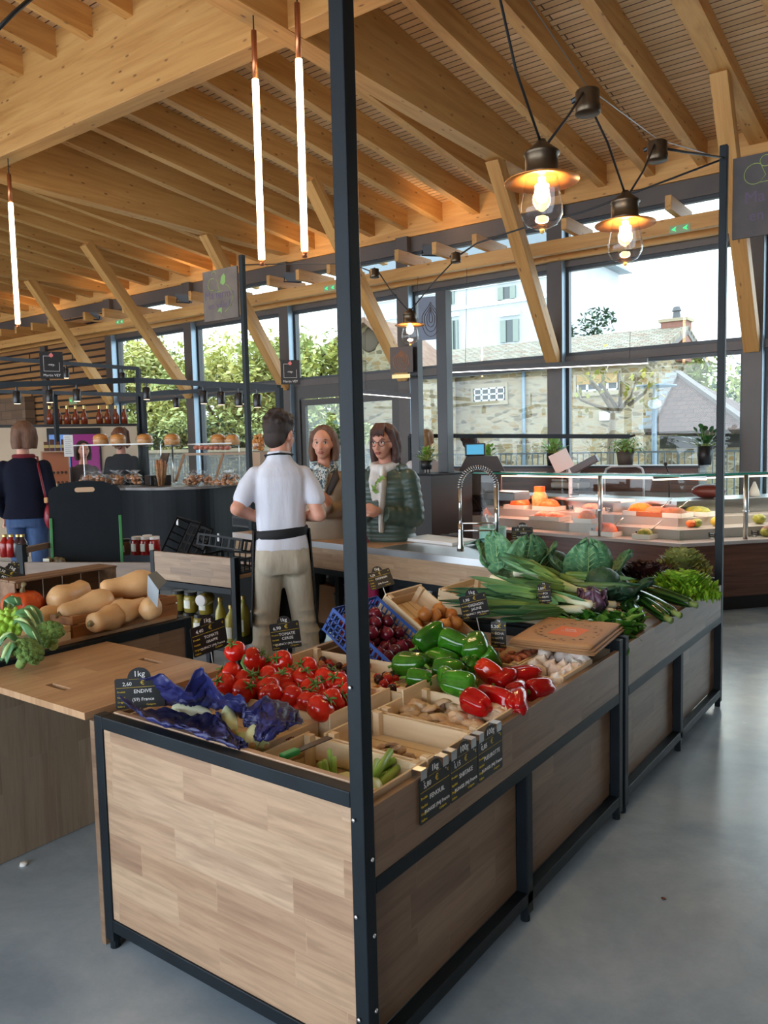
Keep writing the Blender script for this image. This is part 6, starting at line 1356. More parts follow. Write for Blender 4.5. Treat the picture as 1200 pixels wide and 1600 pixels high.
# glass shelf with round loaves and sloped glass cases
def shelf(label, a, b, y, d, names, base):
    A_ = at_d(a, y, d); B2 = at_d(b, y, d-.15); dr = (B2-A_); L = dr.length; t = thing('glass_shelf', label, 'shelf', A_, math.atan2(dr.y, dr.x)); ce = V((0, 0, 0))
    MB().box(0, L, 0, .3, 0, .012).obj('glass_top', JG, t); MB().box(0, L, -.002, -.0005, -.002, .014).obj('shelf_edge', mat('pale_edge', (.75, .78, .76), .3), t)
    for x in (.02, L-.03): MB().box(x, x+.006, .27, .276, base-A_.z, 0).obj('support', STEEL, t)
    MB().box(0, L, .29, .296, base-A_.z+.001, -.001).obj('front_glass', JG2, t)
    return t
db = 9.6
shelf('long glass shelf with wrapped brioches above the bakery counter', 110, 240, 697, 10.05, None, Zb); shelf('glass shelf with three wrapped brioches nearest the black post', 293, 362, 695, 10.15, None, Zb)
BRI = mat('brioche_crust', srgb(222, 160, 86), .4, col2=srgb(190, 118, 58), scale=8); CEL = mat('cellophane', (.8, .8, .8), .12, trans=.0); WRAP = glass_mat('cellophane_wrap', (.99, .99, .99), .9, 1.6, .1)
for i, (px, d, lb) in enumerate(((145, 10.0, 'wrapped round brioche at the end nearest the paper sheet'), (172, 9.98, 'wrapped round brioche beside the woman in black'), (214, 9.93, 'wrapped round brioche on the shelf end by the black frame'), (257, 9.9, 'wrapped domed brioche standing alone between the two shelves'), (330, 10.08, 'wrapped brioche with ruffled bag on the short shelf'), (352, 10.04, 'small square brioche on the short shelf'))):
    p = at_d(px, 697, d); t = thing('brioche', lb, 'brioche', p+V((0, .12, .014)))
    MB().lathe([(0, 0), (.08, 0), (.095, .02), (.088, .065), (.098, .08), (.085, .115), (.04, .135), (0, .138)] if i != 5 else [(0, 0), (.07, 0), (.08, .02), (.075, .10), (.06, .125), (0, .13)], 22, fr=lambda a, r, z: r*(1+.04*math.cos(5*a+z*20))).obj('crust', BRI, t, True); MB().lathe([(.075, .001), (.094, .001), (.097, .06), (.09, .065)], 20).obj('paper_case', mat('baking_paper', srgb(206, 160, 110), .6), t, True)
    MB().ball((.0, 0, .06), .11, .11, .085, 18, 12, fn=lambda p_: 1+.08*noise.noise(p_*5)).obj('wrapper', WRAP, t, True)
p = at_d(257, 697, 9.9)+V((0, .12, 0)); t = thing('cake_stand', 'thin stand under the lone domed brioche', 'stand', (p.x, p.y, Zb)); MB().lathe([(0, 0), (.06, 0), (.012, .01), (.01, p.z-Zb-.002), (.1, p.z-Zb+.002), (.1, p.z-Zb+.01), (0, p.z-Zb+.01)], 16).obj('stand', STEEL, t, True)
# heaps of bagged pastries
PAS = mat('pastry_pieces', srgb(214, 160, 118), .5, col2=srgb(150, 98, 62), scale=26, bump=.3, rand=.2)
def bag(label, p, s, group):
    global _bag
    if group not in _bag:
        t = thing('pastry_bag', label, 'pastry bag', p, group=group); r = random.Random(len(_bag)); f = MB()
        for k in range(9): f.ball((r.uniform(-.05, .05), r.uniform(-.04, .04), .022+r.uniform(0, .05)), .024, .02, .016, 8, 6)
        f.obj('pastries', PAS, t, True); MB().ball((0, 0, .045), .085, .07, .055, 14, 10, fn=lambda p_: 1+.14*noise.noise(p_*4)).obj('bag', WRAP, t, True)
        MB().lathe([(.012, .09), (.008, .10), (.045, .14)], 10, fr=lambda a, r_, z: r_*(1+.3*math.cos(4*a))).obj('bag_neck', WRAP, t, True); _bag[group] = t; return t
    return dup(_bag[group], p, (0, 0, s), label)
_bag = {}; s = random.Random(5)
for i in range(20):
    px = s.uniform(132, 216); base = onb(px, s.uniform(748, 757)); bag('cellophane bag of small pastries heaped on the counter before the woman in black', base+V((0, 0, .05*(i % 2))), s.uniform(0, 6), 'bags heaped before the woman in black')
for i in range(16):
    px = s.uniform(295, 368); base = onb(px, s.uniform(747, 754)); bag('cellophane bag of small pastries on the counter below the sloped glass case', base+V((0, 0, .04*(i % 2))), s.uniform(0, 6), 'bags below the sloped glass case')
for i in range(7):
    p = at_d(308+8*i, 703, 10.25); t = thing('pink_bun', 'pinkish iced bun in the row on top of the sloped glass case', 'bun', p, group='buns on the glass case'); MB().ball((0, 0, .03), .045, .05, .032, 12, 8).obj('bun', mat('pink_icing', srgb(226, 160, 140), .4, col2=srgb(196, 110, 90), scale=20), t, True)
a = at_d(288, 710, 10.3); b_ = at_d(400, 708, 10.1); a2 = at_d(275, 748, 10.05); b2 = at_d(388, 744, 9.85)
t = thing('glass_case', 'sloped glass case with wooden frame on the bakery counter', 'display case', (a.x, a.y, Zb)); J = lambda p: p-t.location
WF = mat('pale_frame_wood', srgb(170, 140, 112), .5)
MB().bar(J(a), J(b_), .03).obj('top_bar', WF, t)
for u in (0, .55): MB().bar(J(a.lerp(b_, u)), J(V((*a2.lerp(b2, u).xy, Zb+.02))), .028).obj('sloped_bar', WF, t)
sheet(MB(), a, b_, V((*b2.xy, Zb+.02)), V((*a2.xy, Zb+.02)), .004).obj('sloped_glass', JG2, t)
t = thing('pastry_jar', 'tall glass jar crammed with biscuit sticks on the bakery counter', 'jar', onb(251, 756)); f = MB(); r = random.Random(8)
for k in range(30): a_ = r.uniform(0, 6.28); d_ = r.uniform(0, .07); f.tube([(d_*.5*math.cos(a_), d_*.5*math.sin(a_), .01), (d_*1.35*math.cos(a_), d_*1.35*math.sin(a_), r.uniform(.24, .31))], .013, 6)
f.obj('biscuit_sticks', PAS, t, True); MB().lathe([(0, 0), (.062, .0), (.066, .01), (.095, .22), (.092, .22), (.06, .012), (0, .01)], 20).obj('glass', JG, t, True)
t = thing('till', 'black till on a stand on the bakery counter beside the biscuit jar', 'till', onb(222, 752)+V((0, .2, 0)), -.4); MB().box(-.13, .13, -.1, .15, 0, .12, .008).obj('base', BP, t); MB().box(-.15, .15, .0, .02, .14, .40, .006, Matrix.Rotation(R_(-18), 4, 'X')).obj('screen', mat('dark_screen', srgb(70, 60, 54), .2), t); MB().box(-.02, .02, .02, .05, .11, .3).obj('stem', BP, t)
p = at_d(405, 706, 9.6); t = thing('nougat_bag', 'bag of round golden sweets beside the black post', 'bag', V((p.x, p.y, p.z))); f = MB(); r = random.Random(3)
for k in range(46): a_ = r.uniform(0, 6.28); h_ = r.uniform(.02, .2); d_ = .075*math.sqrt(r.random())*(1-.3*abs(h_-.1)/.1); f.ball((d_*math.cos(a_), d_*math.sin(a_), h_), .021, seg=8, rings=6)
f.obj('sweets', BRI, t, True); MB().lathe([(0, 0), (.085, .0), (.10, .06), (.09, .19), (.05, .23), (.07, .26)], 16).obj('wrapper', WRAP, t, True)
MB().box(-.1, .1, -.09, .09, Zb-p.z, -.002).obj('stand', WF, t)
# rear wall unit: pale panel, screens, bottles
t = thing('rear_cabinet', 'pale panelled wall unit behind the bakery with two dark screens', 'cabinet', at_d(95, 720, 12.3)); t.location.z = 0; c_ = t.location.copy(); fr_ = (CAM-c_); t.rotation_euler = (0, 0, math.atan2(fr_.y, fr_.x)+PI/2)
MB().box(-1.2, 1.15, 0, .4, 0, 1.98, .003).obj('body', mat('beige_panel', srgb(206, 186, 160), .6, col2=srgb(196, 174, 148), scale=2), t); MB().box(-1.22, 1.17, -.02, .42, 1.985, 2.02).obj('top', mat('dark_counter_back', srgb(40, 40, 42), .5), t)
MB().box(-.18, .60, -.03, -.002, 1.20, 1.96, .004).obj('screen_frame', BP, t); MB().box(-.15, .14, -.034, -.0305, 1.23, 1.86).obj('blue_screen', emit_mat('blue_screen', srgb(70, 96, 140), .8), t); MB().box(.16, .57, -.034, -.0305, 1.23, 1.86).obj('purple_screen', emit_mat('purple_screen', srgb(86, 22, 70), .8), t)
cab_ = t; cabM = Matrix.Translation(c_) @ Matrix.Rotation(t.rotation_euler.z, 4, 'Z')
for i in range(9):
    t = thing('bottle', 'reddish-brown glass bottle with gold neck on top of the pale wall unit', 'bottle', cabM @ V((-.12+.125*i+(.1 if i > 4 else 0), .14, 2.022)), group='bottles on the wall unit'); MB().lathe([(0, 0), (.05, 0), (.052, .12), (.02, .2), (.02, .24), (0, .24)], 12).obj('glass', mat('brown_bottle', srgb(120, 52, 30), .2), t, True); MB().lathe([(.0, .24), (.022, .24), (.022, .29), (0, .29)], 10).obj('cap', LIDG, t)
t = thing('price_list', 'white sheet of printed paper hanging at the bakery counter', 'paper', at_d(107, 696, 9.9), cab_.rotation_euler.z); MB().box(-.055, .055, 0, .002, -.14, .13).obj('sheet', mat('white_paper', (.8, .8, .78), .7), t)
f = MB(); 
for k in range(9): f.box(-.04, .02+.02*(k % 3)/2, -.001, -.0004, .10-.025*k, .106-.025*k)
f.obj('printed_lines', mat('grey_print', (.3, .3, .32), .7), t); MB().box(-.003, .003, .002, .004, -.14-.35, .13).obj('holder', STEEL, t)
# chocolate display case at the left
p = at_d(88, 744, 10.3); t = thing('chocolate_case', 'upright glass case of chocolates beside the navy coat', 'display case', (p.x, p.y, Zb), cab_.rotation_euler.z)
for x in (-.17, .155): MB().box(x, x+.014, 0, .014, 0, .42).obj('post', WF, t)
MB().box(-.17, .17, 0, .3, .42, .435).obj('top', WF, t); MB().box(-.155, .155, .003, .008, .01, .42).obj('front_glass', JG, t); MB().box(-.16, .16, .02, .29, .12, .13).obj('shelf', JG, t); MB().box(-.16, .16, .292, .298, 0, .42).obj('rear_board', mat('terracotta', srgb(176, 100, 66), .5), t)
CHO = mat('chocolate', srgb(84, 46, 30), .35, rand=.3)
for i in range(12):
    c2 = thing('chocolate', 'small brown chocolate in the upright glass case', 'chocolate', (Matrix.Translation(t.location) @ Matrix.Rotation(t.rotation_euler.z, 4, 'Z')) @ V((-.13+.05*(i % 6), .08, .002+.131*(i//6))), group='chocolates in the case'); MB().ball((0, 0, .02), .02, .02, .02, 10, 8).obj('piece', CHO, c2, True)
for i in range(4):
    c2 = thing('chocolate_box', 'brown box stacked on the upright glass case', 'box', (Matrix.Translation(t.location) @ Matrix.Rotation(t.rotation_euler.z, 4, 'Z')) @ V((-.1+.07*i, .1, .436)), cab_.rotation_euler.z, group='boxes on the chocolate case'); MB().box(-.03, .03, -.03, .03, 0, .12+.03*(i % 2), .003).obj('body', CHO, c2); MB().box(-.031, .031, -.031, -.0302, .04, .08).obj('band', LIDG, c2)
# black overhead frame with track spots and the stall signs
def frame(label, pts, d, posts=(), th=.05, spots=(), kind='frame'):
    P = [at_d(x, y, dd_) for (x, y), dd_ in zip(pts, d)]; t = thing('overhead_frame', label, 'frame', (P[0].x, P[0].y, 0)); L0 = t.location
    for a_, b2_ in zip(P, P[1:]): MB().bar(a_-L0, b2_-L0, th).obj('bar', M_DARK, t)
    for i, u in posts: p = P[i].lerp(P[min(i+1, len(P)-1)], u); MB().box(p.x-th/2, p.x+th/2, p.y-th/2, p.y+th/2, 0 if True else 0, p.z, 0, Matrix.Translation(-L0)).obj('post', M_DARK, t)
    for i, u in spots:
        p = P[i].lerp(P[i+1], u)-L0; s_ = MB().lathe([(0, -.2), (.036, -.2), (.04, -.19), (.04, -.08), (.03, -.07), (0, -.07)], 12, p).obj('spotlight', BP, t, True); MB().tube([p+V((0, 0, -.025)), p+V((0, 0, -.08))], .012, 6).obj('bracket', BP, s_); MB().lathe([(0, 0), (.032, 0), (.032, .001), (0, .001)], 12, p+V((0, 0, -.2015))).obj('lens', emit_mat('spot_lens', (1, .72, .42), 3), s_)
    return t
frame('long black bar of the bakery frame carrying track spots, ending at the small black sign', [(-40, 603), (212, 594), (436, 606)], [8.2, 8.6, 7.6], [(2, 0)], .055, [(0, .25), (0, .45), (0, .62), (1, .08), (1, .5), (1, .62), (1, .74), (1, .86)])
frame('rear square black frame of the bakery stall in front of the leafy windows', [(-30, 558), (216, 576), (216, 617), (-30, 611)], [11.2, 10.7, 10.7, 11.2], [(2, 0), (2, .52)], .05, [(0, .55), (0, .9)])
frame('lower rear bar of the bakery frame reaching towards the black sign', [(216, 617), (420, 604)], [10.7, 10.1], [(0, .04)], .05, [(0, .3), (0, .8)])
def stall_sign(label, tl, br, d, lines, mots):
    A_ = at_d(tl[0], tl[1], d); B2 = at_d(br[0], br[1], d); c = (A_+B2)/2; n = CAM-c; n.z = 0; n.normalize(); x = V((0, 0, 1)).cross(n); w = abs((B2-A_).dot(x)); h = A_.z-B2.z
    t = thing('stall_sign', label, 'sign', c); M = frame_mat(c, x, (0, 0, 1)); t.matrix_world = M; MB().box(-w/2, w/2, -h/2, h/2, -.012, 0, .001).obj('board', mat('black_sign_board', (.012, .012, .014), .4), t)
    mots(t, w, h); text_mesh('lettering', [(s_, a_*w, b_*h, c_*h, 'CENTER') for s_, a_, b_, c_ in lines], mat('white_vinyl', (.75, .75, .75), .5), t, Matrix.Translation((0, 0, .0008))); return t
def mot(t, w, h):
    f = MB(); k = .34*w; th = .014*w
    for q_ in ((-k, k*.1, .33*h, .33*h+th), (-k, -k+th, -.22*h, .33*h), (k-th, k, -.22*h, .10*h), (-k, k, -.22*h-th, -.22*h)): f.box(q_[0], q_[1], q_[2], q_[3], .0005, .0012)
    f.obj('square_outline', mat('white_vinyl', (.75, .75, .75), .5), t); MB().lathe([(0, 0), (.09*w, 0), (.09*w, .0012), (0, .0012)], 16, (0, .36*h, .0008)).obj('cherry', mat('sign_pink', srgb(226, 120, 120), .5), t); MB().tube([(0, .42*h, .002), (.02*w, .47*h, .002)], .008*w, 5).obj('cherry_stalk', mat('white_vinyl', (.75, .75, .75), .5), t)
stall_sign('black stall sign with white square outline hanging on the frame above the navy coat', (61, 550), (100, 591), 8.3, [('Martin VEY', 0, -.38, .13), ('-vey.', 0, .02, .13)], mot)
stall_sign('small black stall sign at the end of the bakery bar, above the clerk', (438, 563), (469, 600), 7.55, [('Martin VEY', 0, -.38, .13), ('-vey.', 0, .02, .13)], mot)
# ---------------------------------------------------------------- lamps, cables, farm signs
BRZ = mat('aged_bronze', srgb(92, 78, 62), .38, .8, col2=srgb(74, 62, 50), scale=12); SHD = mat('copper_shade', srgb(226, 150, 80), .35, .7); LG = glass_mat('lamp_glass', (.985, .99, 1), 1.0); CAB = mat('black_cable', (.010, .010, .011), .5)
def lantern(label, top, s=1.0):
    """top = point where the cables meet"""
    t = thing('pendant_lamp', label, 'lamp', top, scale=s)
    MB().lathe([(0, 0), (.012, 0), (.016, -.008), (.02, -.012), (.055, -.04), (.058, -.045), (.052, -.05), (.052, -.10), (.06, -.105), (.058, -.112), (0, -.112)], 24).obj('cap', BRZ, t, True)
    MB().lathe([(.045, -.108), (.118, -.128), (.118, -.131), (.045, -.1125)], 32).obj('shade', SHD, t, True)
    MB().lathe([(.05, -.113), (.054, -.14), (.068, -.21), (.066, -.235), (.050, -.262), (.025, -.274), (0, -.277)], 24).obj('glass', LG, t, True)
    b = MB().lathe([(0, -.115), (.012, -.118), (.013, -.135), (.022, -.155), (.024, -.17), (.015, -.19), (0, -.197)], 16).obj('bulb', emit_mat('filament_glow', (1, .62, .25), 34), t, True)
    MB().lathe([(0, -.277), (.008, -.278), (.007, -.288), (0, -.292)], 10).obj('finial', mat('amber_tip', srgb(230, 180, 90), .3), t, True)
    l = bpy.data.lights.new('lamp_light', 'POINT'); l.energy = 14; l.color = (1, .66, .32); l.shadow_soft_size = .03; o = bpy.data.objects.new('lamp_light', l); COL.objects.link(o); o.parent = t; o.location = (0, 0, -.165)
    return t
def joint(label, p, s=1.0):
    t = thing('cable_junction', label, 'junction box', p, scale=s); MB().lathe([(0, .005), (.008, .004), (.010, -.004), (.040, -.008), (.042, -.012), (.042, -.055), (.045, -.06), (.045, -.085), (.042, -.088), (0, -.088)], 22).obj('body', BRZ, t, True); MB().tube([(-.042, 0, -.025), (-.058, 0, -.03)], .010, 8).obj('gland', BP, t); return t
xl = -1.11
L1 = at_x(846, 218, xl); L2 = at_x(977, 298, xl); J1 = at_x(918, 138, xl); J2 = at_x(1027, 219, xl); PT = V((B_-.02, Y3-.02, 3.13)); PN = V((B_-.02, Y0+.02, 3.13))
lantern('pendant lantern hanging highest and biggest, nearest the tall corner post', L1); lantern('pendant lantern hanging closest to the wooden apple sign', L2)
joint('bronze junction drum between the two nearest lanterns', J1); joint('bronze junction drum nearest the far right post'.replace(' far right', ' wooden sign'), J2)
def cable(label, pts, r=.0045, cat='cable', m=CAB):
    pts = [V(p) for p in pts]; t = MB().tube(pts, r, 6).obj('lamp_cable', m, None, True, label=label, cat=cat); return t
dn = V((0, 0, -.03))
cable('cable from the top of the tall corner post down to the nearest lantern', [PN+V((0, .02, -.05)), at_x(775, -30, xl), at_x(806, 110, xl), L1+V((0, -.012, -.004))])
cable('cable rising from nearest lantern to the first junction drum', [L1+V((0, .02, -.02)), L1.lerp(J1, .55)+V((0, .012, -.01)), J1+V((0, -.045, -.03))])
cable('cable dropping from first junction drum to the second lantern', [J1+V((0, .04, -.06)), J1.lerp(L2, .5), L2+V((0, -.012, -.005))])
cable('cable rising from second lantern to the second junction drum', [L2+V((0, .02, -.02)), L2.lerp(J2, .5)+V((0, .02, -.02)), J2+V((0, -.04, -.03))])
cable('cable from the second junction drum to the post with the wooden sign', [J2+V((0, .04, -.02)), J2.lerp(PT, .35)+V((0, 0, -.02)), PT+V((0, -.02, 0))], .006)
STW = mat('steel_wire', (.4, .41, .42), .3, .9)
cable('thin steel wire stretched along the stand above both lanterns', [PN, J1+V((0, 0, .004)), J2+V((0, 0, .004)), PT], .002, 'wire', STW)
yb = 4.85; BJ1 = at_y(712, 394, yb); BJ2 = at_y(585, 419, yb); BL = at_y(640, 482, yb); PL = at_y(377, 414, yb)
lantern('small pendant lantern hanging farthest, in front of the onion signs', BL, .92); joint('bronze junction drum above the small far lantern', BJ1, .8); joint('bronze junction drum beside the tall corner post, high up', BJ2, .8)
cable('cable from wooden sign post along the windows to the drum above the far lantern', [PT, at_y(915, 330, yb), at_y(815, 357, yb), at_y(745, 380, yb), BJ1+V((.04, 0, -.02))], .006)
cable('cable dropping from the drum to the small far lantern', [BJ1+V((-.02, 0, -.06)), BJ1.lerp(BL, .5)+V((0, 0, -.02)), BL+V((.015, 0, -.01))])
cable('cable rising from the small far lantern to the other drum', [BL+V((-.015, 0, -.01)), BL.lerp(BJ2, .5)+V((0, 0, -.03)), BJ2+V((.035, 0, -.03))])
cable('cable from the drum past the tall corner post to the grey apple sign', [BJ2+V((-.03, 0, -.02)), at_y(548, 412, yb), at_y(470, 412, yb), PL], .005)
# far left corner post and signs
PLx = -4.975
MB().box(PLx, PLx+T, 4.82, 4.82+T, 0, 3.2, .003).obj('stand_post', M_DARK, label='tall black post at the back corner, carrying the grey apple sign', cat='post')
DK = mat('grey_wood_sign', srgb(110, 98, 88), .7, col2=srgb(92, 82, 76), scale=3, stretch=(2, 2, 14)); DK2 = mat('dark_wood_sign', srgb(78, 70, 68), .7, col2=srgb(64, 58, 58), scale=3, stretch=(2, 2, 14)); GRC = mat('green_chalk', srgb(150, 170, 90), .7); PUR = mat('violet_paint', srgb(84, 70, 92), .7)
def arc(cx, cy, r, a0, a1, n=14, sy=1): return [V((cx+r*math.cos(R_(a0+(a1-a0)*k/n)), cy+r*sy*math.sin(R_(a0+(a1-a0)*k/n)), .002)) for k in range(n+1)]
def farm_sign(label, c, w, h, m, word_lines, small=None):
    t = thing('stall_sign', label, 'sign', c); t.matrix_world = frame_mat(c, (1, 0, 0), (0, 0, 1)); MB().box(-w/2, w/2, -h/2, h/2, -.018, 0, .001).obj('board', m, t)
    f = MB(); k = w; f.tube(arc(-.22*k, .22*h, .12*k, 60, 300), .005*k, 5); f.tube(arc(-.16*k, .40*h, .07*k, 0, 180), .004*k, 5); f.tube([V((-.08*k, .30*h, .002)), V((-.02*k, .1*h, .002)), V((-.16*k, .06*h, .002)), V((.1*k, .06*h, .002))], .005*k, 5); f.tube(arc(.05*k, -.08*h, .30*k, 70, -75, sy=.95), .005*k, 5); f.obj('apple_outline', GRC, t, True)
    f = MB(); f.prism([(.02*k, .22*h), (.05*k, .34*h), (.13*k, .40*h), (.17*k, .34*h), (.16*k, .22*h), (.10*k, .17*h)], .0005, .0015); f.prism([(-.10*k, -.34*h), (-.04*k, -.27*h), (.04*k, -.26*h), (.03*k, -.38*h), (-.02*k, -.33*h)], .0005, .0015); f.obj('leaves', mat('leaf_paint', srgb(120, 156, 84), .7), t)
    text_mesh('lettering', word_lines, PUR, t, Matrix.Translation((0, 0, .001))); return t
farm_sign('grey wooden sign with green apple outline on the back corner post', (-5.245, 4.85, 2.915), .43, .43, DK, [('Ma ferme', -.01, -.0, .095, 'CENTER'), ('en ville.fr', .0, -.09, .085, 'CENTER')])
w_ = .43; t = thing('stall_sign', 'dark wooden sign with green apple line drawing beside the far post'.replace('far post', 'cable end post'), 'sign', (-.86, 4.862, 2.90)); t.matrix_world = frame_mat((-.872, 4.862, 2.905), (1, 0, 0), (0, 0, 1)); MB().box(-.215, .215, -.22, .22, -.018, 0, .001).obj('board', DK2, t)
f = MB(); f.tube(arc(-.10, .115, .055, 60, 300), .002, 5); f.tube([V((-.07, .16, .002)), V((-.045, .10, .002)), V((-.075, .065, .002)), V((.02, .065, .002))], .002, 5); f.tube(arc(-.045, .175, .03, 0, 360), .002, 5); f.obj('apple_outline', GRC, t, True)
text_mesh('green_lettering', [('abeille', .03, .085, .05, 'CENTER')], GRC, t, Matrix.Translation((0, 0, .001))); text_mesh('lettering', [('Ma ferme', .02, -.01, .09, 'CENTER'), ('en ville.fr', .02, -.11, .08, 'CENTER')], PUR, t, Matrix.Translation((0, 0, .001)))
f = MB(); f.prism([(-.03, -.19), (.01, -.15), (.07, -.145), (.05, -.17), (.02, -.175), (.01, -.20)], .0005, .0015); f.obj('leaf', mat('leaf_paint', srgb(120, 156, 84), .7), t)
# dark posts of the delicatessen with the onion signs
def onion_sign(label, c, nrm, w, h, m, mo):
    n = V(nrm).normalized(); x = V((0, 0, 1)).cross(n); t = thing('stall_sign', label, 'sign', c); t.matrix_world = frame_mat(c, x, (0, 0, 1)); MB().box(-w/2, w/2, -h/2, h/2, -.015, 0, .001).obj('board', m, t)
    for k in (1, .72, .45, .2):
        pts = []
        for i in range(29):
            a_ = 2*PI*i/28; r_ = .36*w*k*(1-.0*math.sin(a_)); px_ = r_*math.cos(a_)*(1 if math.sin(a_) < .3 else max(.12, 1-.95*(math.sin(a_)-.3)/.7)); pts.append(V((px_, .40*h*(k*.55+.45*(1 if math.sin(a_) > 0 else k))*math.sin(a_)-.03*h, .003)))
        MB().tube(pts, .010*w, 5, closed=True).obj('onion_line', mo, t, True)
d7 = 8.3; pa = at_d(695, 600, d7); pb_ = at_d(651, 600, 8.5)
MB().box(pa.x-.06, pa.x+.06, pa.y-.06, pa.y+.06, 0, at_d(695, 457, d7).z, .003).obj('stall_post', mat('dark_post', srgb(30, 30, 34), .4), label='thick dark post of the glass-counter stall behind the end cabinet', cat='post')
MB().box(pb_.x-.05, pb_.x+.05, pb_.y-.05, pb_.y+.05, 0, at_d(651, 500, 8.5).z, .003).obj('stall_post', mat('dark_post', srgb(30, 30, 34), .4), label='dark post behind the small far lantern', cat='post')
onion_sign('blue-grey sign with carved onion fixed to the thick dark post', at_d(673, 497, 8.25), (.25, -1, 0), .27, .44, mat('blue_grey_board', srgb(96, 110, 132), .5), mat('brown_carving', srgb(60, 48, 42), .6))
onion_sign('brown sign with orange onion drawing below the small far lantern', at_d(627, 562, 8.4), (.3, -1, 0), .25, .27, mat('brown_sign_board', srgb(70, 54, 46), .5), mat('orange_carving', srgb(190, 120, 60), .5))
t = thing('name_plate', 'small bronze plate below the brown onion sign', 'plate', at_d(627, 588, 8.4), .3); MB().box(-.1, .1, -.01, 0, -.02, .02).obj('plate', mat('brass_plate', (.5, .36, .16), .35, .8), t); MB().box(.1, .16, -.008, 0, -.008, .008).obj('arm', M_DARK, t)
# long slim hanging lamps along the transom
def line_lamp(label, a, b_, hang):
    t = thing('line_lamp', label, 'lamp', a); MB().bar(V(), b_-a, .05, .06).obj('housing', mat('dark_housing', srgb(50, 48, 48), .4), t); MB().bar(V((0, 0, -.0355)), b_-a+V((0, 0, -.0355)), .03, .010).obj('diffuser', emit_mat('line_led', (1, .95, .88), 2.4), t)
    for u, top in hang: p = (b_-a)*u; MB().tube([p+V((0, 0, .03)), V(top)-a], .003, 5).obj('wire', CAB, t)
    return t
a = at_y(706, 578, 9.72); b_ = at_y(1012, 563, 9.72); line_lamp('long slim lamp hanging in front of the stone house window', a, b_, [(.08, a.lerp(b_, .08).xy.to_3d()+V((0, .08, 4.0))), (.92, a.lerp(b_, .92).xy.to_3d()+V((0, .08, 4.0)))])
a = at_y(568, 612, 9.72); b_ = at_y(652, 619, 9.72); line_lamp('short slim lamp beside the tall corner post', a, b_, [(.05, a.xy.to_3d()+V((0, .08, 4.0))), (.9, b_.xy.to_3d()+V((0, .08, 4.0)))])
# horizontal rail with hook in front of the windows
a = at_d(640, 681, 9.2); b_ = at_d(985, 682, 8.0); t = thing('black_rail', 'thin black rail running in front of the windows above the plants', 'rail', a); MB().bar(V(), b_-a, .045).obj('bar', M_DARK, t); MB().tube([V((0, 0, 0)), V((0, 0, -a.z+.0))], .02, 8).obj('leg', M_DARK, t); MB().tube([b_-a+V((0, 0, 0)), b_-a+V((0, 0, -b_.z+.0))] if False else [b_-a, b_-a+V((.05, 0, .01))], .012, 6).obj('hook', M_DARK, t)
# vertical tube lamps
TUBE = emit_mat('warm_tube', (1, .66, .36), 14)
def tube_lamp(label, top, lit0, lit1, d):
    A_ = at_d(*top, d); z1 = at_d(*lit0, d).z; z0 = at_d(*lit1, d).z; x, y = at_d(*lit1, d).xy
    t = thing('tube_lamp', label, 'lamp', (x, y, z1)); H_ = A_.z-z1
    MB().tube([(0, 0, 0), (0, 0, z0-z1)], .026, 14).obj('glowing_tube', TUBE, t, True); MB().tube([(0, 0, .001), (0, 0, H_*.72)], .022, 12).obj('copper_sleeve', mat('copper_sleeve', srgb(190, 120, 80), .3, .8), t, True)
    MB().tube([(0, 0, H_*.72), (0, 0, H_+.6)], .006, 6).obj('cord', CAB, t); MB().tube([(0, 0, z0-z1-.001), (0, 0, z0-z1-.05)], .02, 12).obj('end_cap', mat('copper_sleeve', srgb(190, 120, 80), .3, .8), t, True)
tube_lamp('slim glowing tube lamp hanging second from the tall post', (401, 35), (404, 135), (409, 405), 6.25); tube_lamp('slim glowing tube lamp hanging closest to the tall post', (469, -10), (470, 105), (476, 392), 6.0); tube_lamp('slim glowing tube lamp hanging alone near the slatted wall', (14, 262), (17, 322), (28, 506), 9.1)
# floodlights and exit signs on the ledge
def flood(label, px, py):
    p = at_y(px, py, 9.62); t = thing('floodlight', label, 'floodlight', V((p.x, p.y, 4.26)), .2, rot=(R_(-28), R_(8), .25)); MB().box(-.13, .13, -.10, .10, 0, .05, .008).obj('housing', mat('flood_housing', srgb(96, 98, 102), .4), t); MB().box(-.115, .115, -.085, .085, .0502, .054).obj('glass', mat('flood_glass', srgb(160, 160, 156), .15), t)
    for x in (-.06, .03): MB().box(x, x+.05, -.04, .04, .0542, .058).obj('led', emit_mat('flood_led', (1, .72, .42), 3), t)
    MB().tube([(-.14, 0, .02), (-.14, .02, -.05), (.14, .02, -.05), (.14, 0, .02)], .010, 6).obj('bracket', M_DARK, t)
    l = bpy.data.lights.new('flood_beam', 'SPOT'); l.energy = 18; l.color = (1, .68, .38); l.spot_size = R_(150); l.spot_blend = 1; l.shadow_soft_size = .1; o = bpy.data.objects.new('flood_beam', l); COL.objects.link(o); o.parent = t; o.location = (0, 0, .08); o.rotation_euler = (PI, 0, 0)
for px, py, lb in ((33, 524, 'floodlight on the ledge nearest the slatted wall'), (147, 505, 'floodlight on the ledge left of the grey apple sign'.replace('left of', 'before')), (287, 481, 'floodlight on the ledge next to the grey apple sign'), (457, 453, 'floodlight on the ledge behind the tube lamps'), (675, 415, 'floodlight on the ledge above the small far lantern')): flood(lb, px, py)
EXG = emit_mat('exit_green', srgb(40, 190, 90), 1.6); EXW = mat('exit_plate', srgb(150, 170, 130), .4)
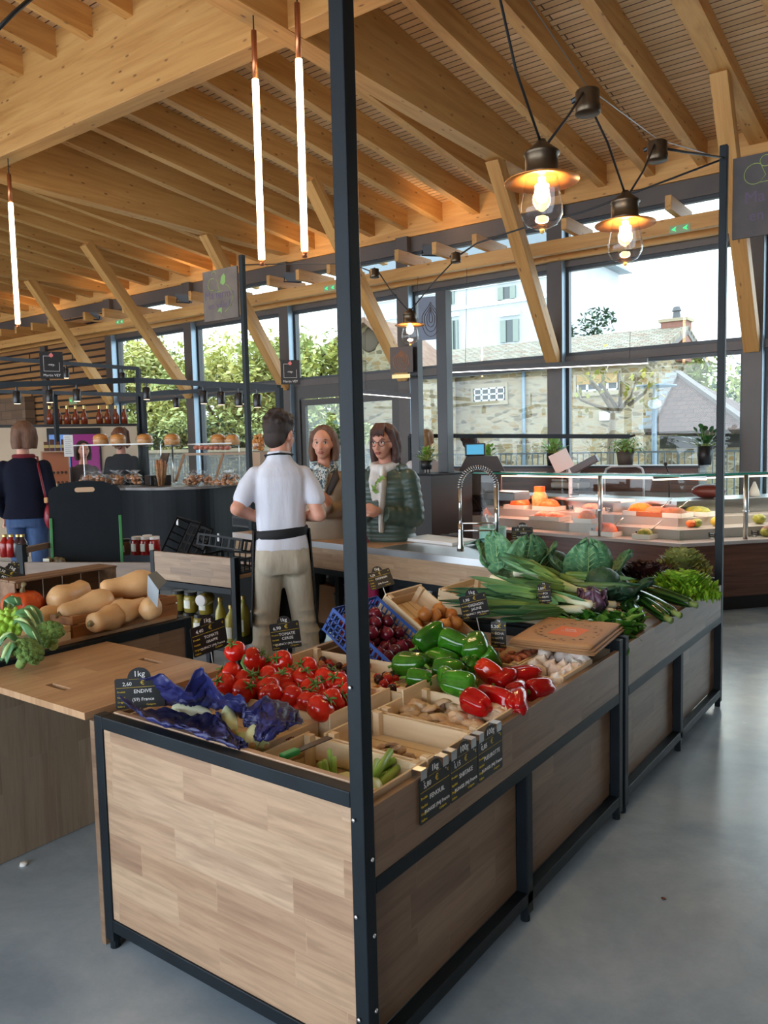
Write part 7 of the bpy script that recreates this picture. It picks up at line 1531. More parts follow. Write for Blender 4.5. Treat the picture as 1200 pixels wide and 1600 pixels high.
def exit_sign(label, px, py, w=.24, h=.085, Y=9.793):
    p = at_y(px, py, Y); t = thing('exit_sign', label, 'exit sign', p); t.matrix_world = frame_mat(p, (1, 0, 0), (0, 0, 1)); MB().box(-w/2, w/2, -h/2, h/2, -.03, 0).obj('plate', EXW, t)
    for s_ in (-1, 1): MB().prism([(s_*w*.27-.03, 0), (s_*w*.27+.025, .028), (s_*w*.27+.01, 0), (s_*w*.27+.025, -.028)], .0005, .002).obj('green_arrow', EXG, t)
exit_sign('green emergency exit sign on the ledge beside the second lantern', 1062, 357); exit_sign('green emergency exit sign on the ledge beside the tall corner post', 515, 450); exit_sign('green emergency exit sign on the ledge between two floodlights', 187, 503)
exit_sign('green emergency exit sign low on the slatted wall', 114, 626, .3, .16, 10.33)
t = thing('fire_sign', 'small red fire sign on the dark pillar by the slatted wall', 'sign', at_y(169, 650, 10.28)); t.matrix_world = frame_mat(t.location, (1, 0, 0), (0, 0, 1)); MB().box(-.05, .05, -.11, .11, -.004, 0).obj('plate', mat('red_plate', srgb(190, 30, 36), .5), t); MB().box(-.02, .02, -.03, .05, .0005, .001).obj('white_symbol', SW, t)

t = cable('black cable crossing the very corner of the ceiling view', [at_d(-14, 56, 4.0), at_d(20, 22, 4.05), at_d(62, -14, 4.1)], .012)
p = at_z(37, 1352, 0); t = thing('plastic_plug', 'small white plug lying on the floor by the passage panel', 'plug', p); MB().lathe([(0, 0), (.014, 0), (.015, .003), (.013, .012), (0, .013)], 14).obj('cap', SW, t, True)
p = at_z(1037, 1405, 0); MB().ball((0, 0, .003), .010, .006, .003, 8, 6).obj('wood_chip', CHO, None, True, label='tiny dark chip lying on the open concrete floor', cat='debris').location = p
# ---------------------------------------------------------------- people
SKIN = mat('skin', srgb(214, 158, 134), .5, col2=srgb(200, 140, 118), scale=14, sss=.12)
def blend(f, name, m, parent, vox=.011, it=6, sub=False):
    """fuse overlapping pieces into one continuous surface"""
    me = f.mesh('tmp'); o = link('tmp', me); r = o.modifiers.new('r', 'REMESH'); r.mode = 'VOXEL'; r.voxel_size = vox; r.use_smooth_shade = True
    s_ = o.modifiers.new('s', 'SMOOTH'); s_.factor = .5; s_.iterations = it
    dg = bpy.context.evaluated_depsgraph_get(); n = bpy.data.meshes.new_from_object(o.evaluated_get(dg)); n.name = name
    bpy.data.objects.remove(o); bpy.data.meshes.remove(me); n.materials.clear(); n.materials.append(m)
    for p in n.polygons: p.use_smooth = True
    return link(name, n, parent)
def rings(f, rows, n=24, M=None, mod=None):
    """rows: (z, rx, ry, yoff[, xoff])"""
    L = []
    for i, r in enumerate(rows):
        z, rx, ry, yo = r[:4]; xo = r[4] if len(r) > 4 else 0; q_ = []
        for j in range(n):
            a = 2*PI*j/n; k = mod(a, z) if mod else 1; c, s_ = math.cos(a), math.sin(a)
            e = .8; p = V((xo+rx*k*math.copysign(abs(c)**e, c), yo+ry*k*math.copysign(abs(s_)**e, s_), z)); q_.append(M @ p if M else p)
        L.append(q_)
    f.loft(L); return f
def limb(f, pts, rs, n=14):
    """tapering limb with rounded joints"""
    P = [V(p) for p in pts]; out = []; R = []
    for i in range(len(P)-1):
        k = 6
        for j in range(k): u = j/k; out.append(P[i].lerp(P[i+1], u)); R.append(rs[i]+(rs[i+1]-rs[i])*u)
    out.append(P[-1]); R.append(rs[-1]); f.tube(out, R, n)
    for p, r in zip(P, rs): f.ball(p, r*.99, seg=14, rings=10)
    return f
def hand(f, w, d, up, s=1.0, curl=.7, left=False):
    """palm, four unequal bent fingers and a thumb from the palm's side; d = pointing, up = back of the hand"""
    w = V(w); d = V(d).normalized(); up = V(up); up = (up-d*up.dot(d)).normalized(); x = d.cross(up)*(-1 if left else 1)
    M = Matrix((x, d, up)).transposed().to_4x4(); M = Matrix.Translation(w) @ M @ Matrix.Scale(s, 4)
    f.ball((0, .045, 0), .038, .050, .016, 16, 10, M=M)
    for i, (fx, L) in enumerate(((-.029, .066), (-.010, .076), (.009, .072), (.027, .056))):
        p = V((fx, .080, 0)); pts = [V((fx*.8, .05, 0)), p]; a = 0
        for k in range(3): a += curl*(.55 if k == 0 else .75); p = p+V((fx*.08, math.cos(a), -math.sin(a)))*L*(.42, .33, .25)[k]; pts.append(p.copy())
        f.tube([M @ q_ for q_ in pts], [.0095*s, .0095*s, .009*s, .0085*s, .0065*s], 8); f.ball(M @ pts[-1], .0065*s, seg=8, rings=6)
    th = [V((-.022, .018, -.004)), V((-.046, .040, -.010)), V((-.052, .066, -.020)), V((-.044, .088, -.028))]
    f.tube([M @ q_ for q_ in th], [.014*s, .012*s, .0105*s, .008*s], 8); f.ball(M @ th[-1], .008*s, seg=8, rings=6)
def head(f, M, fem=True):
    """skull, jaw, nose, ears, neck root; face towards +y, centre at the eyes' height"""
    def B_(c, a, b=None, c_=None): f.ball(c, a, b, c_, 22, 16, M=M)
    B_((0, -.012, .03), .074, .094, .088); B_((0, .022, -.03), .060, .066, .080); B_((0, .042, -.085), .034 if fem else .042, .036, .026); B_((0, .02, -.055), .050 if fem else .056, .056, .048)
    B_((.030, .058, -.028), .026, .026, .026); B_((-.030, .058, -.028), .026, .026, .026); B_((0, .073, .034), .045, .018, .022)
    f.tube([M @ V(p) for p in ((0, .082, .008), (0, .096, -.020), (0, .104, -.036))], [.008, .012, .014], 10); B_((0, .104, -.037), .012, .010, .009); B_((.011, .094, -.039), .008, .009, .007); B_((-.011, .094, -.039), .008, .009, .007)
    B_((0, .083, -.063), .022, .012, .012)
    for s in (-1, 1): f.ball((s*.074, -.012, -.008), .010, .020, .032, 12, 8, M=M @ Matrix.Rotation(s*.2, 4, 'Z'))
def face(par, M, brow, lip, look=0, open_=.3):
    """eyes, brows and lips as parts"""
    WH = mat('eye_white', (.72, .70, .68), .2); IR = mat('iris', srgb(70, 56, 46), .1); I_ = lambda f, n, m: f.obj(n, m, par, True)
    for s in (-1, 1):
        I_(MB().ball((s*.031, .071, .004), .0125, .010, .0085, 14, 10, M=M), 'eye', WH); I_(MB().ball((s*.031+look*.004, .0790, .004), .0058, .004, .0066, 10, 8, M=M), 'iris', IR)
        f = MB(); f.tube([M @ V(p) for p in ((s*.014, .083, .024), (s*.032, .082, .030), (s*.050, .068, .024))], [.003, .0036, .0018], 6); I_(f, 'eyebrow', brow)
        f = MB(); f.tube([M @ V(p) for p in ((s*.017, .0800, .009), (s*.031, .0835, .0135), (s*.046, .074, .006))], [.0016, .0022, .0012], 5); I_(f, 'eyelid', brow)
    f = MB(); f.tube([M @ V(p) for p in ((-.023, .084, -.064), (-.010, .0945, -.0605), (0, .0955, -.062), (.010, .0945, -.0605), (.023, .084, -.064))], [.002, .0052, .0046, .0052, .002], 8); f.tube([M @ V(p) for p in ((-.022, .084, -.066), (-.008, .0935, -.0715-.004*open_), (.008, .0935, -.0715-.004*open_), (.022, .084, -.066))], [.002, .0056, .0056, .002], 8); I_(f, 'lips', lip)
LIP = mat('lips', srgb(176, 104, 94), .4)
def hairmat(n, a, b_): return mat(n, a, .6, col2=b_, scale=9, stretch=(9, 9, 1.2), bump=.5, bscale=60)
def base_legs(f, hip, kn, an, r=(.095, .062, .045)):
    for s in (-1, 1): limb(f, [(s*hip[0], hip[1], hip[2]), (s*kn[0], kn[1], kn[2]), (s*an[0], an[1], an[2])], r)
def shoes(par, x, y, m, ang=0):
    for s in (-1, 1):
        f = MB(); f.ball((s*x, y+.05, .042), .046, .13, .042, 16, 10); f.ball((s*x, y-.03, .06), .042, .05, .06, 14, 10); f.box(s*x-.044, s*x+.044, y-.075, y+.165, 0, .016, .006); blend(f, 'shoe', m, par, .010, 3)
def facing(p, ang=0): return math.atan2(CAM.y-p.y, CAM.x-p.x)-PI/2+ang      # local +y towards the camera, turned by ang
def bob(par, M, m, length=.16, side=.075, front=True, wave=0, back=.06, seed=1):
    f = MB(); f.ball((0, -.036, .045), .089, .100, .094, 24, 16, M=M)
    for s in (-1, 1):
        f.tube([M @ V(p) for p in ((s*.060, .018, .085), (s*(side+.010), .004, .02), (s*(side+.016), -.008, -.06), (s*(side+.008), .0, -length))], [.030, .022, .026, .022], 12)
        f.tube([M @ V(p) for p in ((s*.05, -.06, .06), (s*.075, -.055, -.03), (s*.070, -.05, -length))], [.05, .042, .034], 12); f.tube([M @ V(p) for p in ((s*.010, .030, .128), (s*.056, .030, .088), (s*.080, .008, .02))], [.016, .016, .013], 10)
    f.tube([M @ V(p) for p in ((0, -.085, .05), (0, -.095, -.04), (0, -.085, -length))], [.05, .048, .04], 12)
    if wave:
        r = random.Random(seed)
        for k in range(14): a = r.uniform(PI*.9, PI*2.1); f.ball((.095*math.cos(a), .09*math.sin(a)-.01, -length+r.uniform(-.03, .05)), r.uniform(.018, .03), M=M, seg=10, rings=8)
    return blend(f, 'hair', m, par, .009, 4)

# --- clerk seen from behind
p = at_d(442, 900, 5.0); p.z = 0; t = thing('person', 'person in white polo shirt, black apron and khaki trousers, seen from behind at the till', 'person', p, facing(p, PI+.06)); S = 1.0
HM = Matrix.Translation((.015, .02, 1.662)) @ Matrix.Rotation(R_(-42), 4, 'Z') @ Matrix.Rotation(R_(-6), 4, 'X') @ Matrix.Scale(1.07, 4)
f = MB(); head(f, HM, False); limb(f, [(0, -.015, 1.46), (.008, .0, 1.60)], [.066, .060])
rings(f, [(.86, .15, .10, 0), (1.0, .145, .095, 0), (1.2, .15, .10, 0), (1.38, .17, .10, 0), (1.45, .12, .08, -.01)])
aL = [(-.148, -.005, 1.40), (-.268, -.07, 1.215), (-.12, .13, 1.13)]; aR = [(.148, -.005, 1.395), (.232, -.09, 1.16), (.15, .17, 1.13)]
limb(f, aL, [.040, .045, .032]); limb(f, aR, [.040, .045, .032]); hand(f, aL[2], (.75, .55, -.05), (0, -.2, 1), 1, .6, False); hand(f, aR[2], (-.5, .8, 0), (0, -.1, 1), 1, .6, True)
blend(f, 'body', SKIN, t, .009, 4); face(t, HM, hairmat('dark_hair', srgb(40, 28, 24), srgb(58, 42, 36)), LIP)
f = MB(); f.ball((0, -.024, .036), .082, .100, .088, 24, 16, M=HM); f.ball((0, -.050, -.02), .070, .062, .070, 20, 14, M=HM); r = random.Random(4)
for k in range(60):
    a = r.uniform(0, 6.28); e = r.uniform(.1, 1.4); c_ = V((.080*math.cos(a)*math.cos(e), -.026+.096*math.sin(a)*math.cos(e), .05+.085*math.sin(e))); f.ball(c_, r.uniform(.012, .022), seg=8, rings=6, M=HM)
f.ball((0, .045, .105), .060, .045, .03, M=HM); blend(f, 'hair', hairmat('dark_hair', srgb(40, 28, 24), srgb(58, 42, 36)), t, .007, 2)
POLO = mat('white_polo', srgb(216, 218, 228), .8, col2=srgb(208, 211, 224), scale=3, stretch=(6, 6, 1), bump=.35, bscale=5)
f = MB(); fold = lambda a, z: 1+.012*math.sin(9*a+z*6)+.010*math.sin(15*a-z*9)
rings(f, [(.945, .172, .126, -.005), (1.0, .166, .120, -.005), (1.06, .152, .106, -.005), (1.12, .154, .114, -.008), (1.22, .156, .120, -.01), (1.32, .160, .122, -.012), (1.40, .160, .112, -.012), (1.455, .135, .090, -.01), (1.50, .088, .072, -.008), (1.545, .066, .066, -.005)], 40, mod=fold)
limb(f, [(-.145, -.005, 1.412), (-.198, -.03, 1.345), (-.230, -.048, 1.275)], [.060, .062, .062]); limb(f, [(.145, -.005, 1.408), (.192, -.035, 1.33), (.214, -.06, 1.262)], [.060, .062, .062])
f.tube([(-.06, .02, 1.54), (-.066, -.03, 1.545), (0, -.072, 1.555), (.066, -.03, 1.545), (.06, .02, 1.54)], .014, 8); blend(f, 'polo_shirt', POLO, t, .0095, 3)
APR = mat('black_apron', srgb(16, 18, 22), .75)
f = MB(); f.tube([(-.066, .045, 1.52), (-.078, -.03, 1.535), (0, -.090, 1.545), (.078, -.03, 1.535), (.066, .045, 1.52)], .016, 8, flat=.35); f.obj('apron_neck_strap', APR, t, True)
f = MB(); n = 40; f.loft([[V((rx*math.cos(2*PI*j/n), -.005+ry*math.sin(2*PI*j/n), z+.012*math.cos(2*PI*j/n))) for j in range(n)] for z, rx, ry in ((1.022, .162, .118), (1.03, .170, .125), (1.075, .168, .125), (1.083, .160, .118))], False); f.obj('apron_band', APR, t, True)
def apr(u, v): a = (-.62+u*1.24)*PI*.98+PI/2; z = 1.07-v*.60; k = 1+.18*v; return V(((.178*k+.004*math.sin(u*40)*v)*math.cos(a), -.005+(.136*k)*math.sin(a), z-(.0 if True else 0)))
MB().grid(apr, 44, 14, thick=.003).obj('apron_skirt', APR, t, True); MB().grid(lambda u, v: V(((u-.5)*(.30-.12*v), .145-.01*v+.0*u, 1.07+.33*v)), 8, 8, thick=.003).obj('apron_bib', APR, t, True)
f = MB()
for s in (-1, 1): f.tube([(s*.05, -.135, 1.05), (s*.06, -.15, 1.02), (s*.03, -.155, .98)], .010, 6, flat=.4)
KH = mat('khaki_cloth', srgb(188, 180, 162), .8, col2=srgb(172, 163, 145), scale=5, stretch=(4, 4, 1), bump=.5, bscale=8)
f = MB(); rings(f, [(.80, .168, .125, 0), (.88, .176, .132, -.008), (.95, .172, .125, -.005), (.99, .165, .118, 0)], 30)
f.ball((-.075, -.055, .87), .092, .085, .10); f.ball((.075, -.055, .87), .092, .085, .10)
for s, fx in ((-1, -.03), (1, .05)):
    limb(f, [(s*.088, -.005, .84), (s*.10+fx*.6, .02, .48), (s*.105+fx, -.02, .07)], [.098, .082, .078], 18)
    for k in range(7): z = .56-.07*k; f.ball((s*.10+fx*.7+.01*(k % 3-1), .0, z), .084, .082, .022, 14, 8)
blend(f, 'trousers', KH, t, .011, 3); shoes(t, .115, -.02, mat('dark_shoe', (.02, .02, .02), .5))

def crossed(f, r, hd=True): pass
# --- customer in a beige trench coat
p = at_d(509, 800, 6.15); p.z = 0; t = thing('person', 'person with brown bob, patterned scarf and beige trench coat, arms crossed, facing the clerk', 'person', p, facing(p, -.22)); BH = hairmat('brown_hair', srgb(92, 60, 42), srgb(118, 80, 56))
HM = Matrix.Translation((0, .02, 1.605)) @ Matrix.Rotation(R_(0), 4, 'Z') @ Matrix.Scale(1.05, 4)
f = MB(); head(f, HM); limb(f, [(0, -.01, 1.38), (0, .005, 1.54)], [.056, .050]); rings(f, [(.85, .14, .1, 0), (1.1, .13, .09, 0), (1.35, .15, .09, 0), (1.41, .09, .07, 0)])
f.ball((0, 0, .9), .1); hand(f, (-.085, .225, 1.12), (.2, .35, .75), (-.7, .6, .1), .95, .5, True); hand(f, (.10, .215, 1.09), (-.9, .2, .1), (0, .9, .3), .95, .6, False); base_legs(f, (.08, 0, .85), (.085, .01, .45), (.085, -.02, .08), (.085, .058, .042))
blend(f, 'body', SKIN, t, .009, 3); face(t, HM, BH, LIP, -.5); bob(t, HM, BH, .13, .075)
TR = mat('beige_trench', srgb(152, 134, 114), .75, col2=srgb(138, 121, 102), scale=4, bump=.3, bscale=10)
f = MB(); rings(f, [(.62, .215, .165, 0), (.80, .198, .15, 0), (.95, .175, .13, 0), (1.05, .160, .118, 0), (1.15, .170, .122, .005), (1.28, .185, .122, .0), (1.36, .165, .10, 0), (1.41, .085, .075, 0)], 36, mod=lambda a, z: 1+.012*math.sin(8*a+z*9))
limb(f, [(-.165, 0, 1.335), (-.215, .03, 1.10), (.03, .205, 1.085)], [.068, .060, .050]); limb(f, [(.165, 0, 1.335), (.215, .03, 1.09), (-.06, .215, 1.13)], [.068, .060, .050]); blend(f, 'trench_coat', TR, t, .011, 4)
f = MB(); f.tube([(-.09, .03, 1.41), (-.105, .10, 1.34), (-.05, .135, 1.22)], [.02, .03, .02], 8, flat=.5); f.tube([(.09, .03, 1.41), (.11, .10, 1.34), (.055, .135, 1.2)], [.02, .032, .02], 8, flat=.5); f.tube([(.09, .0, 1.42), (0, -.08, 1.42), (-.09, .0, 1.42)], .026, 8); f.obj('collar', mat('dark_trench_lining', srgb(62, 56, 56), .8), t, True)
MB().loft([[V((k_*.168*math.cos(2*PI*j/30), k_*.124*math.sin(2*PI*j/30), z)) for j in range(30)] for z, k_ in ((1.03, 1), (1.035, 1.04), (1.07, 1.04), (1.075, 1))], False).obj('belt', TR, t, True)
m, nt, b = _mat('patterned_scarf'); vv = coords(nt); c = ramp(nt, noise_t(nt, vv, 42, 2, .6, 1.2), [(.40, srgb(40, 56, 70)), (.5, srgb(120, 140, 146)), (.58, srgb(206, 208, 204))]); nt.links.new(c, b.inputs['Base Color']); b.inputs['Roughness'].default_value = .8; SCF = m
f = MB(); f.tube([(.075*math.cos(a), .012+.070*math.sin(a), 1.425+.02*math.sin(a*2)-.02*math.sin(a)) for a in [2*PI*k/16 for k in range(16)]], .034, 10, closed=True); f.tube([(-.04, .09, 1.42), (-.035, .125, 1.34), (-.02, .14, 1.22)], [.03, .038, .03], 10, flat=.5); f.tube([(.03, .09, 1.42), (.02, .13, 1.34), (.01, .142, 1.24)], [.03, .036, .03], 10, flat=.5); blend(f, 'scarf', SCF, t, .010, 2)
TRS = mat('dark_trousers', srgb(40, 42, 50), .8)
f = MB(); base_legs(f, (.085, 0, .84), (.09, .01, .46), (.09, -.02, .09), (.095, .07, .06)); rings(f, [(.8, .15, .11, 0), (.95, .14, .1, 0)]); blend(f, 'trousers', TRS, t, .012, 3); shoes(t, .09, -.02, mat('dark_shoe', (.02, .02, .02), .5))

# --- customer in a green puffer jacket
p = at_d(604, 800, 5.9); p.z = 0; t = thing('person', 'person with glasses, dark bob, white leaf scarf and green quilted jacket, hands together', 'person', p, facing(p, -.42)); DH = hairmat('dark_brown_hair', srgb(58, 36, 32), srgb(82, 50, 42))
HM = Matrix.Translation((0, .03, 1.60)) @ Matrix.Rotation(R_(-4), 4, 'Z') @ Matrix.Rotation(R_(-3), 4, 'X') @ Matrix.Scale(1.05, 4)
f = MB(); head(f, HM); limb(f, [(0, -.02, 1.38), (0, .01, 1.54)], [.056, .050]); rings(f, [(.85, .14, .1, 0), (1.1, .13, .09, 0), (1.35, .15, .09, 0), (1.41, .09, .07, 0)])
hand(f, (-.06, .24, 1.10), (.45, .5, .35), (.2, .8, .4), .95, .8, False); hand(f, (.07, .245, 1.115), (-.6, .45, .2), (-.2, .8, .5), .95, .8, True); base_legs(f, (.08, 0, .85), (.085, .01, .45), (.085, -.02, .08), (.085, .058, .042))
blend(f, 'body', SKIN, t, .009, 3); face(t, HM, DH, LIP, .4); bob(t, HM, DH, .15, .074, wave=1)
f = MB()
for k in range(9): x = -.045+.09*k/8; f.tube([HM @ V(p_) for p_ in ((x*.6, .034, .132), (x, .082, .085), (x*1.1, .090, .045+.006*(k % 3)))], [.012, .011, .004], 6)
f.obj('fringe', DH, t, True)
f = MB()
for s in (-1, 1):
    f.tube([HM @ V((s*.033+.025*math.cos(a), .090+.002*math.sin(a), .0+.021*math.sin(a))) for a in [2*PI*k/20 for k in range(20)]], .0022, 6, closed=True); f.tube([HM @ V(p_) for p_ in ((s*.058, .088, .006), (s*.078, .03, .008), (s*.080, -.02, 0))], .002, 5)
f.tube([HM @ V(p_) for p_ in ((-.009, .093, .004), (0, .096, .007), (.009, .093, .004))], .002, 5); f.obj('glasses', mat('glasses_frame', srgb(60, 34, 32), .3), t, True)
PUF = mat('green_quilted_nylon', srgb(66, 84, 76), .42, col2=srgb(54, 72, 64), scale=6, bump=.35, bscale=14)
puff = lambda z: 1+.085*abs(math.sin(z*PI/.062))**.7
f = MB(); rows = []
for k in range(80):
    z = .66+.76*k/79; pts_ = [(.66, .190, .140), (.9, .205, .155), (1.05, .192, .145), (1.2, .195, .142), (1.3, .195, .13), (1.36, .165, .105), (1.42, .085, .08)]
    for (za, a_, b_), (zb, c_, d_) in zip(pts_, pts_[1:]):
        if za <= z <= zb: u = (z-za)/(zb-za); rx = a_+(c_-a_)*u; ry = b_+(d_-b_)*u
    rows.append((z, rx*puff(z), ry*puff(z), 0))
rings(f, rows, 36)
def psleeve(P3, r0):
    P = [V(q_) for q_ in P3]; out = []; R = []; L = 0
    for i in range(len(P)-1):
        n = 22
        for j in range(n): u = j/n; c = P[i].lerp(P[i+1], u); L += (P[i+1]-P[i]).length/n; out.append(c); R.append((r0[i]+(r0[i+1]-r0[i])*u)*(1+.15*abs(math.sin(L*PI/.058))**.7))
    f.tube(out, R, 16); f.ball(P[1], r0[1]*1.03); f.ball(P[0], r0[0]*1.02)
psleeve([(-.175, 0, 1.33), (-.235, .02, 1.05), (-.07, .21, 1.09)], [.078, .07, .055]); psleeve([(.175, 0, 1.33), (.245, -.01, 1.06), (.08, .21, 1.10)], [.078, .072, .055])
blend(f, 'quilted_jacket', PUF, t, .0095, 1)
f = MB(); f.tube([(-.10, .05, 1.40), (-.115, -.06, 1.40), (0, -.145, 1.37), (.115, -.06, 1.40), (.10, .05, 1.40)], [.035, .05, .065, .05, .035], 12); blend(f, 'hood', PUF, t, .012, 3)
WSC = mat('white_scarf', srgb(222, 218, 214), .8, col2=srgb(208, 204, 200), scale=6, stretch=(8, 8, 1), bump=.3, bscale=8)
f = MB(); f.tube([(.080*math.cos(a), .015+.078*math.sin(a), 1.43-.02*math.sin(a)) for a in [2*PI*k/16 for k in range(16)]], .036, 10, closed=True); f.tube([(-.03, .09, 1.42), (-.045, .145, 1.30), (-.04, .175, 1.10), (-.035, .18, .95)], [.04, .05, .045, .035], 10, flat=.45); f.tube([(.045, .09, 1.42), (.03, .14, 1.32), (.0, .165, 1.18)], [.035, .045, .04], 10, flat=.45); sc_ = blend(f, 'scarf', WSC, t, .010, 3)
f = MB(); r = random.Random(2)
for k in range(6):
    a = k*.6+.3; c = V((-.01+.024*math.cos(a)*(k % 3), .196, 1.30+.02*k-.05)); d_ = V((math.cos(a), 0, math.sin(a)))*r.uniform(.022, .04); n_ = V((-d_.z, 0, d_.x))*.45; f.poly([c-d_*.6, c+n_, c+d_, c-n_])
f.obj('leaf_print', mat('leaf_print', srgb(120, 150, 70), .8), sc_)
PKM = mat('pink_strap', srgb(206, 40, 104), .6)
f = MB(); f.tube([(.19, .02, 1.10), (.205, .07, 1.0), (.15, .16, .86), (.13, .17, .72)], [.020, .022, .020, .020], 8, flat=.25); f.tube([(.12, .21, 1.06), (.085, .20, .95), (.05, .19, .80), (.04, .19, .72)], [.018, .018, .018, .018], 8, flat=.25); f.obj('bag_straps', PKM, t, True); MB().box(.0, .22, .14, .22, .42, .72, .03).obj('pink_bag', PKM, t, True)
f = MB(); base_legs(f, (.085, 0, .84), (.09, .01, .46), (.09, -.02, .09), (.095, .07, .06)); rings(f, [(.75, .15, .11, 0), (.95, .14, .1, 0)]); blend(f, 'trousers', TRS, t, .012, 3); shoes(t, .09, -.02, mat('dark_shoe', (.02, .02, .02), .5))

def simple(label, px, top, d, ang, hair, coat, legs, turn=0, hairfn=None, H=1.0, arms=None, hem=.80, skirt=1.0, cn='jacket', hands=((-.22, .12, .84), (.22, .12, .84))):
    p = at_d(px, top, d); h = p.z; p.z = 0; k = h/1.735; t = thing('person', label, 'person', p, facing(p, ang), scale=k); HM = Matrix.Translation((0, .02, 1.615)) @ Matrix.Rotation(R_(turn), 4, 'Z')
    f = MB(); head(f, HM); limb(f, [(0, -.01, 1.38), (0, .005, 1.54)], [.056, .050]); rings(f, [(.85, .14, .1, 0), (1.1, .13, .09, 0), (1.35, .15, .09, 0), (1.41, .09, .07, 0)])
    A_ = arms or ([(-.175, 0, 1.33), (-.235, -.02, 1.08), hands[0]], [(.175, 0, 1.33), (.235, -.02, 1.08), hands[1]])
    for i, a in enumerate(A_): limb(f, a, [.04, .036, .028]); e = (V(a[2])-V(a[1])).normalized(); hand(f, a[2], e, (0, -.3, 1) if abs(e.z) < .7 else (1-2*i, .3, 0), .95, .6, i == 0)
    base_legs(f, (.08, 0, .85), (.085, .01, .45), (.085, -.02, .08), (.085, .058, .042)); blend(f, 'body', SKIN, t, .010, 3); face(t, HM, hair, LIP)
    f = MB(); rings(f, [(hem, .185*skirt, .14*skirt, 0), (.95, .18, .13, 0), (1.06, .165, .118, 0), (1.2, .175, .124, 0), (1.3, .182, .118, 0), (1.37, .15, .095, 0), (1.42, .075, .072, 0)], 30, mod=lambda a, z: 1+.012*math.sin(8*a+z*9))
    for a in A_: limb(f, [a[0], a[1], V(a[1]).lerp(V(a[2]), .86)], [.064, .056, .044])
    blend(f, cn, coat, t, .012, 4); f = MB(); base_legs(f, (.088, 0, .84), (.09, .01, .46), (.09, -.02, .06), (.098, .072, .060)); rings(f, [(.78, .155, .12, 0), (.95, .14, .1, 0)]); blend(f, 'trousers', legs, t, .012, 3); shoes(t, .09, -.02, mat('dark_shoe', (.02, .02, .02), .5)); hairfn(t, HM, hair); return t
def ponytail(t, M, m):
    f = MB(); f.ball((0, -.024, .035), .084, .100, .092, 22, 16, M=M); f.tube([M @ V(q_) for q_ in ((0, -.10, .07), (0, -.15, .03), (.01, -.155, -.06), (.015, -.14, -.17))], [.03, .036, .04, .012], 12); blend(f, 'hair', m, t, .010, 3)
def bun(t, M, m):
    f = MB(); f.ball((0, -.024, .035), .084, .100, .092, 22, 16, M=M); f.ball((0, -.115, .085), .042, .04, .04, M=M); blend(f, 'hair', m, t, .010, 3)
BLD = hairmat('blonde_hair', srgb(150, 108, 66), srgb(190, 146, 96)); NAVY = mat('navy_wool', srgb(22, 24, 38), .85, spec=.1); JEAN = mat('blue_jeans', srgb(44, 66, 104), .8, col2=srgb(60, 86, 126), scale=6, stretch=(3, 3, 1)); BLKC = mat('black_cloth', (.012, .012, .014), .8, spec=.08); PALE = mat('pale_blouse', srgb(214, 208, 208), .8); GRYC = mat('grey_cardigan', srgb(84, 76, 78), .85)
simple('person with blonde ponytail and pale blouse, seen from behind at the dark posts', 666, 671, 8.9, PI, BLD, PALE, TRS, 0, ponytail, cn='blouse')
simple('person with dark bun, seen in profile behind the blue till screen', 735, 680, 9.4, PI*.5+.2, hairmat('dark_hair', srgb(40, 28, 24), srgb(58, 42, 36)), BLKC, TRS, 0, bun, cn='blouse')
t = simple('person in navy coat and jeans with dark red shoulder bag, seen from behind', 33, 660, 7.9, PI-.25, BH, NAVY, JEAN, 38, lambda t, M, m: bob(t, M, m, .12), hem=.86, skirt=1.12, cn='navy_coat', hands=((-.25, .20, .86), (.2, .16, .90)))
BGR = mat('dark_red_leather', srgb(128, 24, 40), .4)
f = MB(); f.tube([(-.02, .10, 1.40), (.115, .03, 1.42), (.15, -.10, 1.33), (.20, -.15, 1.10), (.215, -.13, .98)], .011, 8, flat=.4); f.obj('bag_strap', BGR, t, True); f = MB(); f.ball((.225, -.10, .87), .05, .085, .12); blend(f, 'shoulder_bag', BGR, t, .012, 3); MB().box(.195, .225, -.165, -.13, 1.0, 1.05, .006).obj('bag_fitting', mat('tan_leather', srgb(206, 150, 96), .5), t)
f = MB(); f.tube([(.082*math.cos(a), .015+.078*math.sin(a), 1.425) for a in [2*PI*k/14 for k in range(14)]], .022, 8, closed=True); f.obj('red_collar', mat('dark_red_wool', srgb(110, 26, 36), .9), t, True)
simple('person with curly brown hair and black top serving behind the bakery counter', 188, 669, 10.7, PI*.5+.9, hairmat('auburn_hair', srgb(84, 48, 30), srgb(120, 72, 44)), BLKC, BLKC, 0, lambda t, M, m: bob(t, M, m, .10, .078, wave=1, seed=5), cn='black_top', hands=((-.16, .30, 1.06), (.16, .30, 1.06)))
simple('person in grey cardigan bending towards the till behind the wrapped brioches', 128, 690, 11.0, .6, hairmat('dark_hair', srgb(40, 28, 24), srgb(58, 42, 36)), GRYC, BLKC, -20, lambda t, M, m: bob(t, M, m, .14), cn='cardigan', hands=((-.16, .28, 1.02), (.16, .28, 1.02)))
